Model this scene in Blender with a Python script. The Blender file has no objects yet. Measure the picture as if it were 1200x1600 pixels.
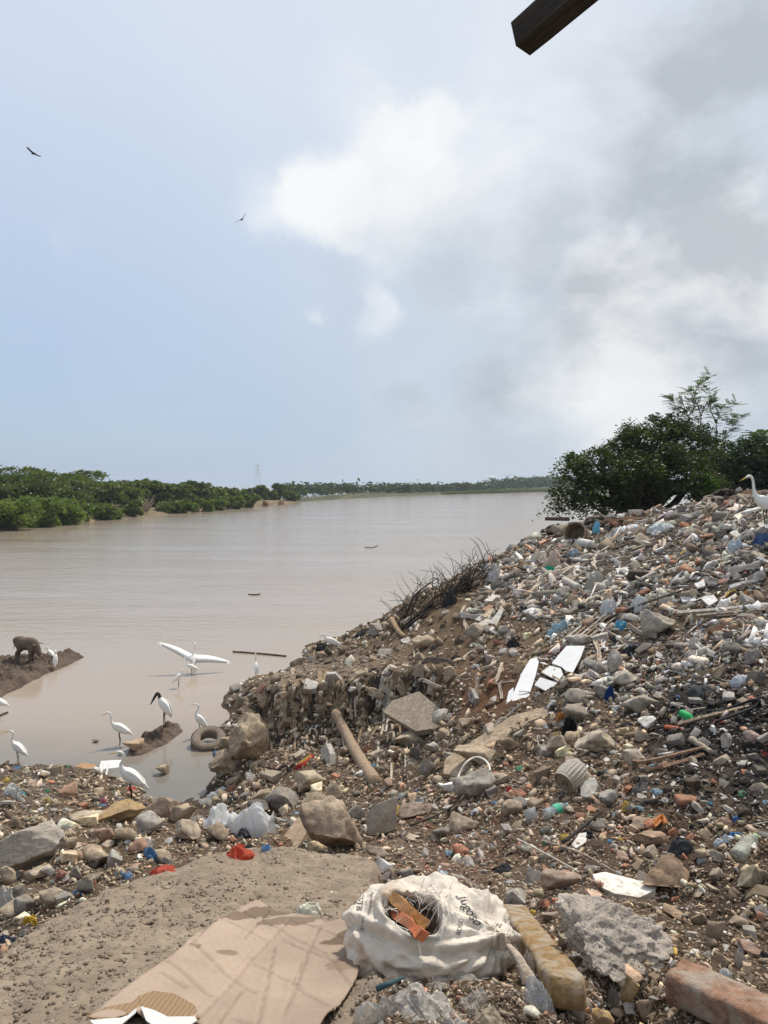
import bpy, bmesh, math, random
import numpy as np
from mathutils import Vector, Matrix, Quaternion
from mathutils.bvhtree import BVHTree

rng = np.random.default_rng(7)
random.seed(7)
scene = bpy.context.scene
COL = scene.collection

# ------------------------------------------------------------------ camera
CAM_H = 4.7          # metres above the river
FPX = 1150.0         # focal length in photograph pixels (1200 x 1600)
HORIZON = 757.0
PITCH = math.atan((800.0 - HORIZON) / FPX)
cam_data = bpy.data.cameras.new('camera')
cam_data.sensor_fit = 'VERTICAL'
cam_data.sensor_height = 24.0
cam_data.lens = 24.0 * FPX / 1600.0
cam_data.clip_start = 0.05
cam_data.clip_end = 9000.0
cam = bpy.data.objects.new('camera', cam_data)
cam.location = (0, 0, CAM_H)
cam.rotation_euler = (math.pi / 2 - PITCH, 0, 0)
COL.objects.link(cam)
scene.camera = cam

# ------------------------------------------------------------------ light
SUN_EL = math.radians(56)
SUN_AZ = math.radians(28)      # to the right of straight ahead (+Y), towards +X
sun_dir = Vector((math.sin(SUN_AZ) * math.cos(SUN_EL), math.cos(SUN_AZ) * math.cos(SUN_EL), math.sin(SUN_EL)))
sl = bpy.data.lights.new('sun', 'SUN')
sl.energy = 3.6
sl.angle = math.radians(6.5)
sl.color = (1.0, 0.94, 0.84)
so = bpy.data.objects.new('sun', sl)
so.rotation_euler = (-sun_dir).to_track_quat('-Z', 'Y').to_euler()
so.location = (20, 40, 60)
COL.objects.link(so)

vs = scene.view_settings
vs.view_transform = 'Standard'
vs.look = 'None'
vs.exposure = 0.2
vs.gamma = 1.0
vs.use_curve_mapping = False
scene.cycles.max_bounces = 6
scene.cycles.diffuse_bounces = 3
scene.cycles.glossy_bounces = 3
scene.cycles.transmission_bounces = 4
scene.cycles.transparent_max_bounces = 8
scene.cycles.use_denoising = True
scene.cycles.caustics_reflective = False
scene.cycles.caustics_refractive = False


def s2l(r, g, b):
    o = []
    for c in (r, g, b):
        c = c / 255.0
        o.append(c / 12.92 if c <= 0.04045 else ((c + 0.055) / 1.055) ** 2.4)
    return tuple(o)


def ray(px, py):
    """world direction through photograph pixel"""
    v = Vector(((px - 600.0) / FPX, -(py - 800.0) / FPX, -1.0))
    return (cam.rotation_euler.to_matrix() @ v)


def at(px, py, d):
    """point at forward distance d (metres along +Y) on the sight line of a pixel"""
    v = ray(px, py)
    return Vector((0, 0, CAM_H)) + v * (d / v.y)


# ------------------------------------------------------------------ sky
world = bpy.data.worlds.new('World')
scene.world = world
world.use_nodes = True
wt = world.node_tree
wt.nodes.clear()
WN = wt.nodes.new


def wl(a, b):
    wt.links.new(a, b)


def wmath(op, a, b=None, c=None, clamp=False):
    n = WN('ShaderNodeMath'); n.operation = op; n.use_clamp = clamp
    for i, v in enumerate((a, b, c)):
        if v is None: continue
        if isinstance(v, (int, float)): n.inputs[i].default_value = v
        else: wl(v, n.inputs[i])
    return n.outputs[0]


def wrange(v, a, b, c=0.0, d=1.0, smooth=True):
    n = WN('ShaderNodeMapRange'); n.interpolation_type = 'SMOOTHSTEP' if smooth else 'LINEAR'
    wl(v, n.inputs['Value'])
    for k, x in (('From Min', a), ('From Max', b), ('To Min', c), ('To Max', d)):
        n.inputs[k].default_value = x
    return n.outputs[0]


def wmix(fac, a, b):
    n = WN('ShaderNodeMix'); n.data_type = 'RGBA'
    if isinstance(fac, (int, float)): n.inputs[0].default_value = fac
    else: wl(fac, n.inputs[0])
    for sock, v in ((n.inputs[6], a), (n.inputs[7], b)):
        if isinstance(v, tuple): sock.default_value = (*v, 1)
        else: wl(v, sock)
    return n.outputs[2]


def build_sky():
    out = WN('ShaderNodeOutputWorld'); bg = WN('ShaderNodeBackground')
    wl(bg.outputs[0], out.inputs[0])
    sky = WN('ShaderNodeTexSky'); sky.sky_type = 'NISHITA'; sky.sun_disc = False
    sky.sun_elevation = SUN_EL; sky.sun_rotation = SUN_AZ
    sky.air_density = 1.0; sky.dust_density = 1.5; sky.ozone_density = 1.0
    geo = WN('ShaderNodeTexCoord')
    D0 = geo.outputs['Generated']
    # warp the direction so cloud edges are ragged
    nz = WN('ShaderNodeTexNoise'); nz.inputs['Scale'].default_value = 4.6; nz.inputs['Detail'].default_value = 9; nz.inputs['Roughness'].default_value = 0.62
    wl(D0, nz.inputs['Vector'])
    sub = WN('ShaderNodeVectorMath'); sub.operation = 'SUBTRACT'; wl(nz.outputs['Color'], sub.inputs[0]); sub.inputs[1].default_value = (0.5, 0.5, 0.5)
    sc = WN('ShaderNodeVectorMath'); sc.operation = 'SCALE'; wl(sub.outputs[0], sc.inputs[0]); sc.inputs['Scale'].default_value = 0.17
    ad = WN('ShaderNodeVectorMath'); ad.operation = 'ADD'; wl(D0, ad.inputs[0]); wl(sc.outputs[0], ad.inputs[1])
    nm = WN('ShaderNodeVectorMath'); nm.operation = 'NORMALIZE'; wl(ad.outputs[0], nm.inputs[0])
    D = nm.outputs[0]
    # flattened coordinates: cloud layers stretch out towards the horizon
    mp = WN('ShaderNodeMapping'); mp.inputs['Scale'].default_value = (1.0, 1.0, 1.5); wl(D0, mp.inputs['Vector'])

    def noise(scale, detail, rough, off=(0, 0, 0), dist=0.0):
        m = WN('ShaderNodeMapping'); m.inputs['Location'].default_value = off; wl(mp.outputs[0], m.inputs['Vector'])
        n = WN('ShaderNodeTexNoise'); n.inputs['Scale'].default_value = scale; n.inputs['Detail'].default_value = detail
        n.inputs['Roughness'].default_value = rough; n.inputs['Distortion'].default_value = dist
        wl(m.outputs[0], n.inputs['Vector'])
        return n.outputs['Fac']

    def blob(px, py, r_px, soft=0.0, src=None):
        """1 inside an angular disc round the direction of a cloud"""
        d = ray(px, py).normalized()
        vm = WN('ShaderNodeVectorMath'); vm.operation = 'DOT_PRODUCT'; wl(src or D, vm.inputs[0]); vm.inputs[1].default_value = d
        a0 = math.cos(r_px / FPX * 1.25); a1 = math.cos(r_px / FPX * soft)
        return wrange(vm.outputs['Value'], a0, a1)

    def total(items):
        acc = None
        for px, py, r, w in items:
            b = wmath('MULTIPLY', blob(px, py, r), w)
            acc = b if acc is None else wmath('ADD', acc, b)
        return acc

    sepz = WN('ShaderNodeSeparateXYZ'); wl(D0, sepz.inputs[0])
    blue = WN('ShaderNodeVectorMath'); blue.operation = 'SCALE'; wl(sky.outputs[0], blue.inputs[0]); blue.inputs['Scale'].default_value = 0.115
    big = noise(1.6, 8, 0.58, (3.1, 0.7, 0.0), 0.3)
    fine = noise(3.6, 9, 0.58, (0.2, 5.0, 1.0), 0.2)
    # pale high veil over the whole sky: bluer low down, whiter overhead
    vcol = wmix(wrange(sepz.outputs['Z'], 0.0, 0.62), (0.355, 0.475, 0.64), (0.63, 0.695, 0.81))
    veil = wrange(big, 0.25, 0.8, 0.74, 0.92)
    base = wmix(veil, blue.outputs[0], vcol)
    # soft grey-white sheet over the right of the view and on round to the right
    sx = WN('ShaderNodeSeparateXYZ'); wl(D, sx.inputs[0])
    side = wmath('ADD', sx.outputs['X'], wmath('MULTIPLY', sx.outputs['Z'], 0.20))
    sheet = wmath('MULTIPLY', wrange(side, -0.42, 0.34), wrange(big, 0.22, 0.58, 0.65, 1.0))
    base = wmix(wmath('MULTIPLY', sheet, 0.9), base, wmix(wrange(sepz.outputs['Z'], 0.02, 0.45), (0.52, 0.575, 0.64), (0.63, 0.675, 0.74)))
    # white cumulus heads
    white = total([(505, 318, 80, 0.58), (575, 325, 90, 0.22), (640, 240, 90, 0.26), (655, 205, 50, 0.36), (560, 150, 80, 0.3), (700, 330, 150, 0.16), (860, 240, 190, 0.3), (590, 482, 46, 0.3), (497, 503, 18, 0.4),
                   (98, 364, 24, 0.13), (1110, 388, 80, 0.65), (1040, 550, 150, 0.42), (900, 595, 140, 0.24), (960, 440, 70, 0.4), (760, 640, 190, 0.12), (1200, 420, 70, 0.5), (420, 325, 60, .3), (930, 640, 150, .12)])
    puff = noise(7.5, 10, 0.6, (4.0, 1.0, 2.0), 0.15)
    crisp = wrange(wmath('ADD', wmath('MULTIPLY', white, 1.15), wmath('MULTIPLY', wmath('SUBTRACT', puff, 0.5), 1.1)), 0.16, 0.72)
    soft = wmath('MULTIPLY', white, wrange(fine, 0.32, 0.62, 0.3, 1.35))
    wf = wmath('ADD', wmath('MULTIPLY', crisp, 0.50), wmath('MULTIPLY', soft, 0.55))
    base = wmix(wmath('MINIMUM', wf, 0.9), base, (0.84, 0.85, 0.85))
    # grey undersides
    grey = total([(1130, 240, 180, 0.55), (1190, 130, 150, 0.25), (900, 420, 100, 0.32), (965, 500, 90, 0.60), (1060, 330, 100, 0.2), (1180, 470, 110, 0.5), (640, 400, 130, 0.16), (780, 390, 130, 0.13), (830, 560, 75, 0.22),
                  (905, 595, 36, 0.35), (645, 628, 42, 0.4), (1140, 640, 170, 0.52), (820, 690, 160, 0.16), (1000, 150, 160, 0.15), (760, 590, 50, .2)])
    gf = wmath('MULTIPLY', grey, wrange(wmath('ADD', wmath('MULTIPLY', fine, 0.6), wmath('MULTIPLY', puff, 0.4)), 0.33, 0.62, 1.3, 0.25))
    base = wmix(wmath('MINIMUM', gf, 0.75), base, (0.37, 0.405, 0.45))
    wl(base, bg.inputs['Color'])
    bg.inputs['Strength'].default_value = 1.0
    world.cycles.sampling_method = 'MANUAL'
    world.cycles.sample_map_resolution = 512


build_sky()
# ------------------------------------------------------------------ numpy noise
def _hash(i, j, k, seed):
    i = i.astype(np.int64); j = j.astype(np.int64); k = k.astype(np.int64)
    h = (i * 374761393 + j * 668265263 + k * 2147483647 + seed * 1274126177) & 0xFFFFFFFF
    h = ((h ^ (h >> 13)) * 1274126177) & 0xFFFFFFFF
    h = (h ^ (h >> 16)) & 0xFFFFFFFF
    return h / 4294967295.0


def vnoise(p, seed=0):
    """value noise in [-1, 1], p (N,3)"""
    f = np.floor(p); t = p - f; t = t * t * (3 - 2 * t)
    i, j, k = f[:, 0], f[:, 1], f[:, 2]
    r = 0
    for a in (0, 1):
        wa = t[:, 0] if a else 1 - t[:, 0]
        for b in (0, 1):
            wb = t[:, 1] if b else 1 - t[:, 1]
            for c in (0, 1):
                wc = t[:, 2] if c else 1 - t[:, 2]
                r = r + wa * wb * wc * _hash(i + a, j + b, k + c, seed)
    return r * 2 - 1


def fbm(p, seed=0, octaves=4, gain=0.5, lac=2.03):
    a, s, r = 1.0, 1.0, 0
    for o in range(octaves):
        r = r + a * vnoise(p * s + o * 17.3, seed + o)
        a *= gain; s *= lac
    return r


def fbm2(x, y, scale, seed=0, octaves=4, gain=0.5):
    p = np.stack([np.ravel(x) * scale, np.ravel(y) * scale, np.zeros(np.size(x)) + seed * 3.7], 1)
    return fbm(p, seed, octaves, gain).reshape(np.shape(x))


# ------------------------------------------------------------------ meshes and objects
def mesh_np(name, verts, faces, smooth=False, col=None):
    """verts (N,3); faces: array (M,3|4) or list of tuples; col (N,3) per-vertex colour"""
    me = bpy.data.meshes.new(name)
    verts = np.asarray(verts, dtype=np.float32)
    if isinstance(faces, np.ndarray):
        m, n = faces.shape
        me.vertices.add(len(verts)); me.vertices.foreach_set('co', verts.ravel())
        me.loops.add(m * n); me.loops.foreach_set('vertex_index', faces.astype(np.int32).ravel())
        me.polygons.add(m)
        me.polygons.foreach_set('loop_start', np.arange(0, m * n, n, dtype=np.int32))
        me.update(calc_edges=True)
    else:
        me.from_pydata([tuple(v) for v in verts], [], faces)
        me.update()
    if smooth:
        me.polygons.foreach_set('use_smooth', np.ones(len(me.polygons), dtype=bool))
    if col is not None:
        a = me.color_attributes.new('Col', 'FLOAT_COLOR', 'POINT')
        c = np.ones((len(verts), 4), dtype=np.float32); c[:, :3] = col
        a.data.foreach_set('color', c.ravel())
    me.update()
    return me


def put(name, me, mat=None, parent=None, loc=(0, 0, 0), rot=None, scale=None, color=None):
    o = bpy.data.objects.new(name, me)
    COL.objects.link(o)
    if mat is not None and me is not None and not me.materials:
        me.materials.append(mat)
    if parent is not None: o.parent = parent
    o.location = loc
    if rot is not None:
        if isinstance(rot, Matrix): o.rotation_euler = rot.to_euler()
        else: o.rotation_euler = rot
    if scale is not None:
        o.scale = scale if hasattr(scale, '__len__') else (scale,) * 3
    if color is not None: o.color = (*color, 1)
    return o


def empty(name, loc=(0, 0, 0), rot=None):
    o = bpy.data.objects.new(name, None)
    COL.objects.link(o); o.location = loc
    if rot is not None: o.rotation_euler = rot
    return o


LANDMARKS = []       # (px, py, phrase)


def tag(o, label, cat, group=None, kind=None):
    o['label'] = label; o['category'] = cat
    if group: o['group'] = group
    if kind: o['kind'] = kind
    return o


def struct(o, label=None):
    o['kind'] = 'structure'
    if label: o['label'] = label
    return o


_ico_cache = {}


def ico(sub):
    if sub not in _ico_cache:
        bm = bmesh.new(); bmesh.ops.create_icosphere(bm, subdivisions=sub, radius=1.0)
        v = np.array([x.co[:] for x in bm.verts]); f = np.array([[y.index for y in x.verts] for x in bm.faces])
        bm.free(); _ico_cache[sub] = (v, f)
    v, f = _ico_cache[sub]
    return v.copy(), f.copy()


def rock_vf(seed, sub=2, cuts=9, rough=0.08, flat=1.0, nscale=2.2):
    """a stone: sphere cut by random planes, then roughened; about unit half-size"""
    r = np.random.default_rng(seed)
    v, f = ico(sub)
    for c in range(cuts + 7):
        n = r.normal(size=3); n /= np.linalg.norm(n)
        d = r.uniform(0.34, 0.72)
        k = v @ n - d
        v = v - np.outer(np.maximum(k, 0), n) * 0.97
    dirn = v / (np.linalg.norm(v, axis=1, keepdims=True) + 1e-9)
    v = v + dirn * (fbm(v * nscale + seed * 7.1, seed, 3) * rough + fbm(v * nscale * 3.1 + seed, seed + 3, 2) * rough * 0.35)[:, None]
    mx = np.abs(v).max(0)
    v = v / mx
    v[:, 2] *= flat
    return v, f


def prism_vf(seed, n=6, thick=0.18, jag=0.3):
    """a flat broken shard"""
    r = np.random.default_rng(seed)
    a = np.sort(r.uniform(0, 2 * math.pi, n)) if jag > 0.2 else np.arange(n) * 2 * math.pi / n
    a = (np.arange(n) + r.uniform(-jag, jag, n)) * 2 * math.pi / n
    rad = r.uniform(0.6, 1.0, n)
    x, y = np.cos(a) * rad, np.sin(a) * rad
    top = np.stack([x * r.uniform(0.9, 1.0), y, np.full(n, thick) + r.uniform(-.03, .03, n)], 1)
    bot = np.stack([x, y, np.full(n, -thick)], 1)
    v = np.vstack([top, bot])
    fs = [tuple(range(n)), tuple(range(2 * n - 1, n - 1, -1))]
    for i in range(n):
        j = (i + 1) % n
        fs.append((i, n + i, n + j, j))
    return v, fs


def box_vf(seed, dims=(1, .75, .55), jit=.26, bevel=0.0, cut=True):
    """a sharp-edged broken block: box with its corners knocked about"""
    r = np.random.default_rng(seed)
    v = np.array([(x, y, z) for x in (-1, 1) for y in (-1, 1) for z in (-1, 1)], float)
    v = v * (1 + r.uniform(-jit, jit * .4, (8, 3))) * np.array(dims) + r.uniform(-jit, jit, (8, 3)) * .35
    f = [(0, 1, 3, 2), (4, 6, 7, 5), (0, 4, 5, 1), (2, 3, 7, 6), (0, 2, 6, 4), (1, 5, 7, 3)]
    bm = bmesh.new(); bv = [bm.verts.new(q) for q in v]
    for q in f: bm.faces.new([bv[i] for i in q])
    bmesh.ops.recalc_face_normals(bm, faces=bm.faces)
    if cut:
        for _ in range(2):
            n = Vector(r.normal(size=3)).normalized()
            g = bmesh.ops.bisect_plane(bm, geom=bm.verts[:] + bm.edges[:] + bm.faces[:], plane_co=n * r.uniform(.45, .75), plane_no=n, clear_outer=True)
            ed = [e for e in g['geom_cut'] if isinstance(e, bmesh.types.BMEdge)]
            if ed: bmesh.ops.contextual_create(bm, geom=ed)
    if bevel: 
        bmesh.ops.bevel(bm, geom=bm.edges[:], offset=bevel, segments=2, profile=.5, affect='EDGES')
        bmesh.ops.triangulate(bm, faces=bm.faces); bmesh.ops.subdivide_edges(bm, edges=[e for e in bm.edges if e.calc_length() > .45], cuts=1); 
    bmesh.ops.triangulate(bm, faces=bm.faces)
    v = np.array([q.co[:] for q in bm.verts]); f = np.array([[q.index for q in x.verts] for x in bm.faces]); bm.verts.index_update(); bm.free()
    if bevel: v = v + .035 * np.stack([vnoise(v * 2.6 + 3 * k + seed, seed + k) for k in range(3)], 1)
    return v, f


def tri_faces(fs):
    out = []
    for f in fs:
        for i in range(1, len(f) - 1): out.append((f[0], f[i], f[i + 1]))
    return np.array(out)


def sweep(points, radii, seg=10, cap=True, flat=None, up=(0, 0, 1)):
    """tube through points; radii scalar, or (side, up) pairs; returns verts, faces"""
    P = [Vector(p) for p in points]
    n = len(P)
    V, F = [], []
    upv = Vector(up)
    tang = []
    for i in range(n):
        t = (P[min(i + 1, n - 1)] - P[max(i - 1, 0)])
        tang.append(t.normalized() if t.length > 1e-9 else Vector((0, 0, 1)))
    side = tang[0].cross(upv)
    if side.length < 1e-3: side = tang[0].cross(Vector((1, 0, 0)))
    side.normalize()
    for i in range(n):
        side = side - tang[i] * side.dot(tang[i]); side.normalize()
        u = side.cross(tang[i]).normalized()
        r = radii[i] if hasattr(radii, '__len__') else radii
        ra, rb = r if hasattr(r, '__len__') else (r, r)
        for k in range(seg):
            a = 2 * math.pi * k / seg
            V.append(P[i] + side * (math.cos(a) * ra) + u * (math.sin(a) * rb))
    for i in range(n - 1):
        for k in range(seg):
            k2 = (k + 1) % seg
            F.append((i * seg + k, i * seg + k2, (i + 1) * seg + k2, (i + 1) * seg + k))
    if cap:
        F.append(tuple(range(seg - 1, -1, -1)))
        F.append(tuple((n - 1) * seg + k for k in range(seg)))
    return np.array([v[:] for v in V]), F


def smooth_path(pts, n=20):
    """Catmull-Rom through points (any dimension)"""
    P = np.array(pts, dtype=float)
    m = len(P)
    out = []
    for t in np.linspace(0, m - 1, n):
        i = min(int(t), m - 2); u = t - i
        p0, p1, p2, p3 = P[max(i - 1, 0)], P[i], P[i + 1], P[min(i + 2, m - 1)]
        out.append(0.5 * ((2 * p1) + (-p0 + p2) * u + (2 * p0 - 5 * p1 + 4 * p2 - p3) * u * u + (-p0 + 3 * p1 - 3 * p2 + p3) * u ** 3))
    return np.array(out)


def join_vf(parts):
    V, F, o = [], [], 0
    for v, f in parts:
        V.append(np.asarray(v)); F += [tuple(int(i) + o for i in q) for q in f]; o += len(v)
    return np.vstack(V), F


def lathe(profile, seg=24):
    """profile [(r, z)] turned about z"""
    V, F = [], []
    n = len(profile)
    for r, z in profile:
        for k in range(seg):
            a = 2 * math.pi * k / seg
            V.append((r * math.cos(a), r * math.sin(a), z))
    for i in range(n - 1):
        for k in range(seg):
            k2 = (k + 1) % seg
            F.append((i * seg + k, i * seg + k2, (i + 1) * seg + k2, (i + 1) * seg + k))
    return np.array(V), F


def rot_to(axis, up=Vector((0, 0, 1))):
    """rotation matrix whose local Z is axis"""
    return Vector(axis).normalized().to_track_quat('Z', 'Y').to_matrix()


def rand_rot(r, n):
    q = r.normal(size=(n, 4)); q /= np.linalg.norm(q, axis=1, keepdims=True)
    w, x, y, z = q.T
    R = np.empty((n, 3, 3))
    R[:, 0, 0] = 1 - 2 * (y * y + z * z); R[:, 0, 1] = 2 * (x * y - z * w); R[:, 0, 2] = 2 * (x * z + y * w)
    R[:, 1, 0] = 2 * (x * y + z * w); R[:, 1, 1] = 1 - 2 * (x * x + z * z); R[:, 1, 2] = 2 * (y * z - x * w)
    R[:, 2, 0] = 2 * (x * z - y * w); R[:, 2, 1] = 2 * (y * z + x * w); R[:, 2, 2] = 1 - 2 * (x * x + y * y)
    return R


# ------------------------------------------------------------------ materials
MATS = {}


class NT:
    def __init__(self, name):
        self.m = bpy.data.materials.new(name); self.m.use_nodes = True
        self.t = self.m.node_tree; self.t.nodes.clear()
        self.out = self.t.nodes.new('ShaderNodeOutputMaterial')
        MATS[name] = self.m

    def n(self, typ, **kw):
        x = self.t.nodes.new(typ)
        for k, v in kw.items(): setattr(x, k, v)
        return x

    def l(self, a, b): self.t.links.new(a, b)

    def setin(self, sock, v):
        if isinstance(v, tuple): sock.default_value = (*v, 1) if len(v) == 3 and sock.type == 'RGBA' else v
        elif isinstance(v, (int, float)): sock.default_value = v
        else: self.l(v, sock)

    def noise(self, scale, detail=5, rough=0.6, vec=None, dist=0.0, col=False):
        x = self.n('ShaderNodeTexNoise')
        x.inputs['Scale'].default_value = scale; x.inputs['Detail'].default_value = detail
        x.inputs['Roughness'].default_value = rough; x.inputs['Distortion'].default_value = dist
        if vec is not None: self.l(vec, x.inputs['Vector'])
        return x.outputs['Color' if col else 'Fac']

    def vor(self, scale, feature='F1', vec=None, out='Distance', rnd=1.0):
        x = self.n('ShaderNodeTexVoronoi', feature=feature)
        x.inputs['Scale'].default_value = scale; x.inputs['Randomness'].default_value = rnd
        if vec is not None: self.l(vec, x.inputs['Vector'])
        return x.outputs[out]

    def rng(self, v, a, b, c=0.0, d=1.0, smooth=False):
        x = self.n('ShaderNodeMapRange'); x.interpolation_type = 'SMOOTHSTEP' if smooth else 'LINEAR'
        self.l(v, x.inputs['Value'])
        for k, q in (('From Min', a), ('From Max', b), ('To Min', c), ('To Max', d)): x.inputs[k].default_value = q
        return x.outputs[0]

    def mix(self, fac, a, b, blend='MIX'):
        x = self.n('ShaderNodeMix', data_type='RGBA', blend_type=blend)
        self.setin(x.inputs[0], fac); self.setin(x.inputs[6], a); self.setin(x.inputs[7], b)
        return x.outputs[2]

    def math(self, op, a, b=0.0, clamp=False):
        x = self.n('ShaderNodeMath', operation=op); x.use_clamp = clamp
        self.setin(x.inputs[0], a); self.setin(x.inputs[1], b)
        return x.outputs[0]

    def coord(self, kind='Object'):
        return self.n('ShaderNodeTexCoord').outputs[kind]

    def pos(self):
        return self.n('ShaderNodeNewGeometry').outputs['Position']

    def mapping(self, vec, scale=(1, 1, 1), rot=(0, 0, 0), loc=(0, 0, 0)):
        x = self.n('ShaderNodeMapping'); self.l(vec, x.inputs['Vector'])
        x.inputs['Scale'].default_value = scale; x.inputs['Rotation'].default_value = rot; x.inputs['Location'].default_value = loc
        return x.outputs[0]

    def bump(self, h, strength=0.5, dist=0.02, normal=None):
        x = self.n('ShaderNodeBump'); x.inputs['Strength'].default_value = strength; x.inputs['Distance'].default_value = dist
        self.l(h, x.inputs['Height'])
        if normal is not None: self.l(normal, x.inputs['Normal'])
        return x.outputs[0]

    def bsdf(self, base, rough=0.8, normal=None, spec=0.3, **kw):
        x = self.n('ShaderNodeBsdfPrincipled')
        self.setin(x.inputs['Base Color'], base); self.setin(x.inputs['Roughness'], rough)
        x.inputs['Specular IOR Level'].default_value = spec
        if normal is not None: self.l(normal, x.inputs['Normal'])
        for k, v in kw.items(): self.setin(x.inputs[k], v)
        self.l(x.outputs[0], self.out.inputs[0])
        return x

    def objcol(self):
        return self.n('ShaderNodeObjectInfo').outputs['Color']

    def objrand(self):
        return self.n('ShaderNodeObjectInfo').outputs['Random']

    def attr(self, name='Col'):
        return self.n('ShaderNodeVertexColor', layer_name=name).outputs['Color']


def mat_stone(name, src, dirt=(0.20, 0.150, 0.105), rough=0.9, scale=22, dirt_amt=0.55, bump=0.7, bdist=0.012):
    t = NT(name)
    base = t.objcol() if src == 'obj' else t.attr()
    pos = t.pos()
    n1 = t.noise(scale, 6, 0.65, pos); n2 = t.noise(scale * 5.5, 4, 0.7, pos); n3 = t.noise(scale * 0.35, 4, 0.6, pos)
    c = t.mix(t.rng(n1, 0.3, 0.72), t.mix(1.0, base, (0.52, 0.50, 0.47), 'MULTIPLY'), t.mix(1.0, base, (1.35, 1.32, 1.28), 'MULTIPLY'))
    c = t.mix(t.math('MULTIPLY', t.rng(n3, 0.42, 0.68, smooth=True), dirt_amt), c, dirt)
    c = t.mix(t.math('MULTIPLY', t.rng(n2, 0.52, 0.75), 0.45), c, t.mix(1.0, c, (0.45, 0.43, 0.41), 'MULTIPLY'))
    h = t.math('ADD', n1, t.math('MULTIPLY', n2, 0.5))
    t.bsdf(c, rough, t.bump(h, bump, bdist), 0.25)
    return t.m


def mat_aggregate(name, paste, stone_a, stone_b, scale=45, bump=0.9):
    """weathered concrete with stones standing out of it"""
    t = NT(name)
    pos = t.pos()
    wob = t.noise(9, 4, 0.6, pos, col=True)
    v = t.n('ShaderNodeVectorMath', operation='MULTIPLY_ADD'); t.l(wob, v.inputs[0]); v.inputs[1].default_value = (0.03,) * 3; t.l(pos, v.inputs[2])
    d1 = t.vor(scale, vec=v.outputs[0]); cc = t.vor(scale, vec=v.outputs[0], out='Color')
    sepc = t.n('ShaderNodeSeparateColor'); t.l(cc, sepc.inputs[0])
    stone = t.mix(sepc.outputs[0], stone_a, stone_b)
    n1 = t.noise(6, 6, 0.65, pos); n2 = t.noise(120, 3, 0.6, pos)
    show = t.math('MULTIPLY', t.rng(d1, 0.30, 0.42, 1, 0, True), t.math('GREATER_THAN', sepc.outputs[1], 0.45))
    base = t.mix(t.rng(n1, 0.3, 0.7), t.mix(1.0, paste, (0.68, 0.66, 0.63), 'MULTIPLY'), t.mix(1.0, paste, (1.2, 1.18, 1.15), 'MULTIPLY'))
    c = t.mix(t.math('MULTIPLY', show, 0.8), base, stone)
    c = t.mix(t.math('MULTIPLY', t.rng(n2, 0.5, 0.75), 0.5), c, t.mix(1.0, c, (0.5, 0.48, 0.46), 'MULTIPLY'))
    h = t.math('ADD', t.math('MULTIPLY', show, 1.0), t.math('MULTIPLY', n2, 0.35))
    h = t.math('ADD', h, n1)
    t.bsdf(c, 0.92, t.bump(h, bump, 0.014), 0.2)
    return t.m


def mat_plastic(name, rough=0.32, trans=0.42):
    t = NT(name)
    base = t.objcol()
    co = t.coord('Object')
    n1 = t.noise(7, 5, 0.6, co); n2 = t.noise(26, 5, 0.65, co)
    c = t.mix(t.math('MULTIPLY', t.rng(n1, 0.48, 0.75), 0.26), base, (0.27, 0.22, 0.17))
    ridg = t.math('ABSOLUTE', t.math('SUBTRACT', n2, 0.5))
    nb = t.bump(ridg, 0.5, 0.03)
    pb = t.bsdf(c, rough, nb, 0.5)
    tr = t.n('ShaderNodeBsdfTranslucent'); t.l(c, tr.inputs[0]); t.l(nb, tr.inputs['Normal'])
    mx = t.n('ShaderNodeMixShader'); mx.inputs[0].default_value = trans
    t.l(pb.outputs[0], mx.inputs[1]); t.l(tr.outputs[0], mx.inputs[2]); t.l(mx.outputs[0], t.out.inputs[0])
    return t.m


def mat_clear(name):
    """thin clear dirty plastic film"""
    t = NT(name)
    base = t.objcol(); co = t.coord('Object')
    n1 = t.noise(9, 5, 0.6, co); n2 = t.noise(30, 5, 0.65, co)
    nb = t.bump(t.math('ABSOLUTE', t.math('SUBTRACT', n2, 0.5)), 0.6, 0.03)
    pb = t.bsdf(base, 0.22, nb, 0.55)
    tp = t.n('ShaderNodeBsdfTransparent')
    mx = t.n('ShaderNodeMixShader'); t.l(t.rng(n1, 0.3, 0.7, 0.22, 0.66), mx.inputs[0])
    t.l(tp.outputs[0], mx.inputs[1]); t.l(pb.outputs[0], mx.inputs[2]); t.l(mx.outputs[0], t.out.inputs[0])
    return t.m


def mat_cloth(name):
    t = NT(name)
    base = t.objcol(); co = t.coord('Object')
    n1 = t.noise(5, 6, 0.65, co); n2 = t.noise(60, 4, 0.6, co)
    c = t.mix(t.math('MULTIPLY', t.rng(n1, 0.42, 0.7), 0.55), base, t.mix(1.0, base, (0.45, 0.38, 0.31), 'MULTIPLY'))
    c = t.mix(t.math('MULTIPLY', t.rng(n2, 0.5, 0.72), 0.4), c, t.mix(1.0, c, (0.5, 0.47, 0.44), 'MULTIPLY'))
    t.bsdf(c, 0.95, t.bump(t.math('ADD', n1, t.math('MULTIPLY', n2, 0.6)), 0.7, 0.02), 0.1)
    return t.m


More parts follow.
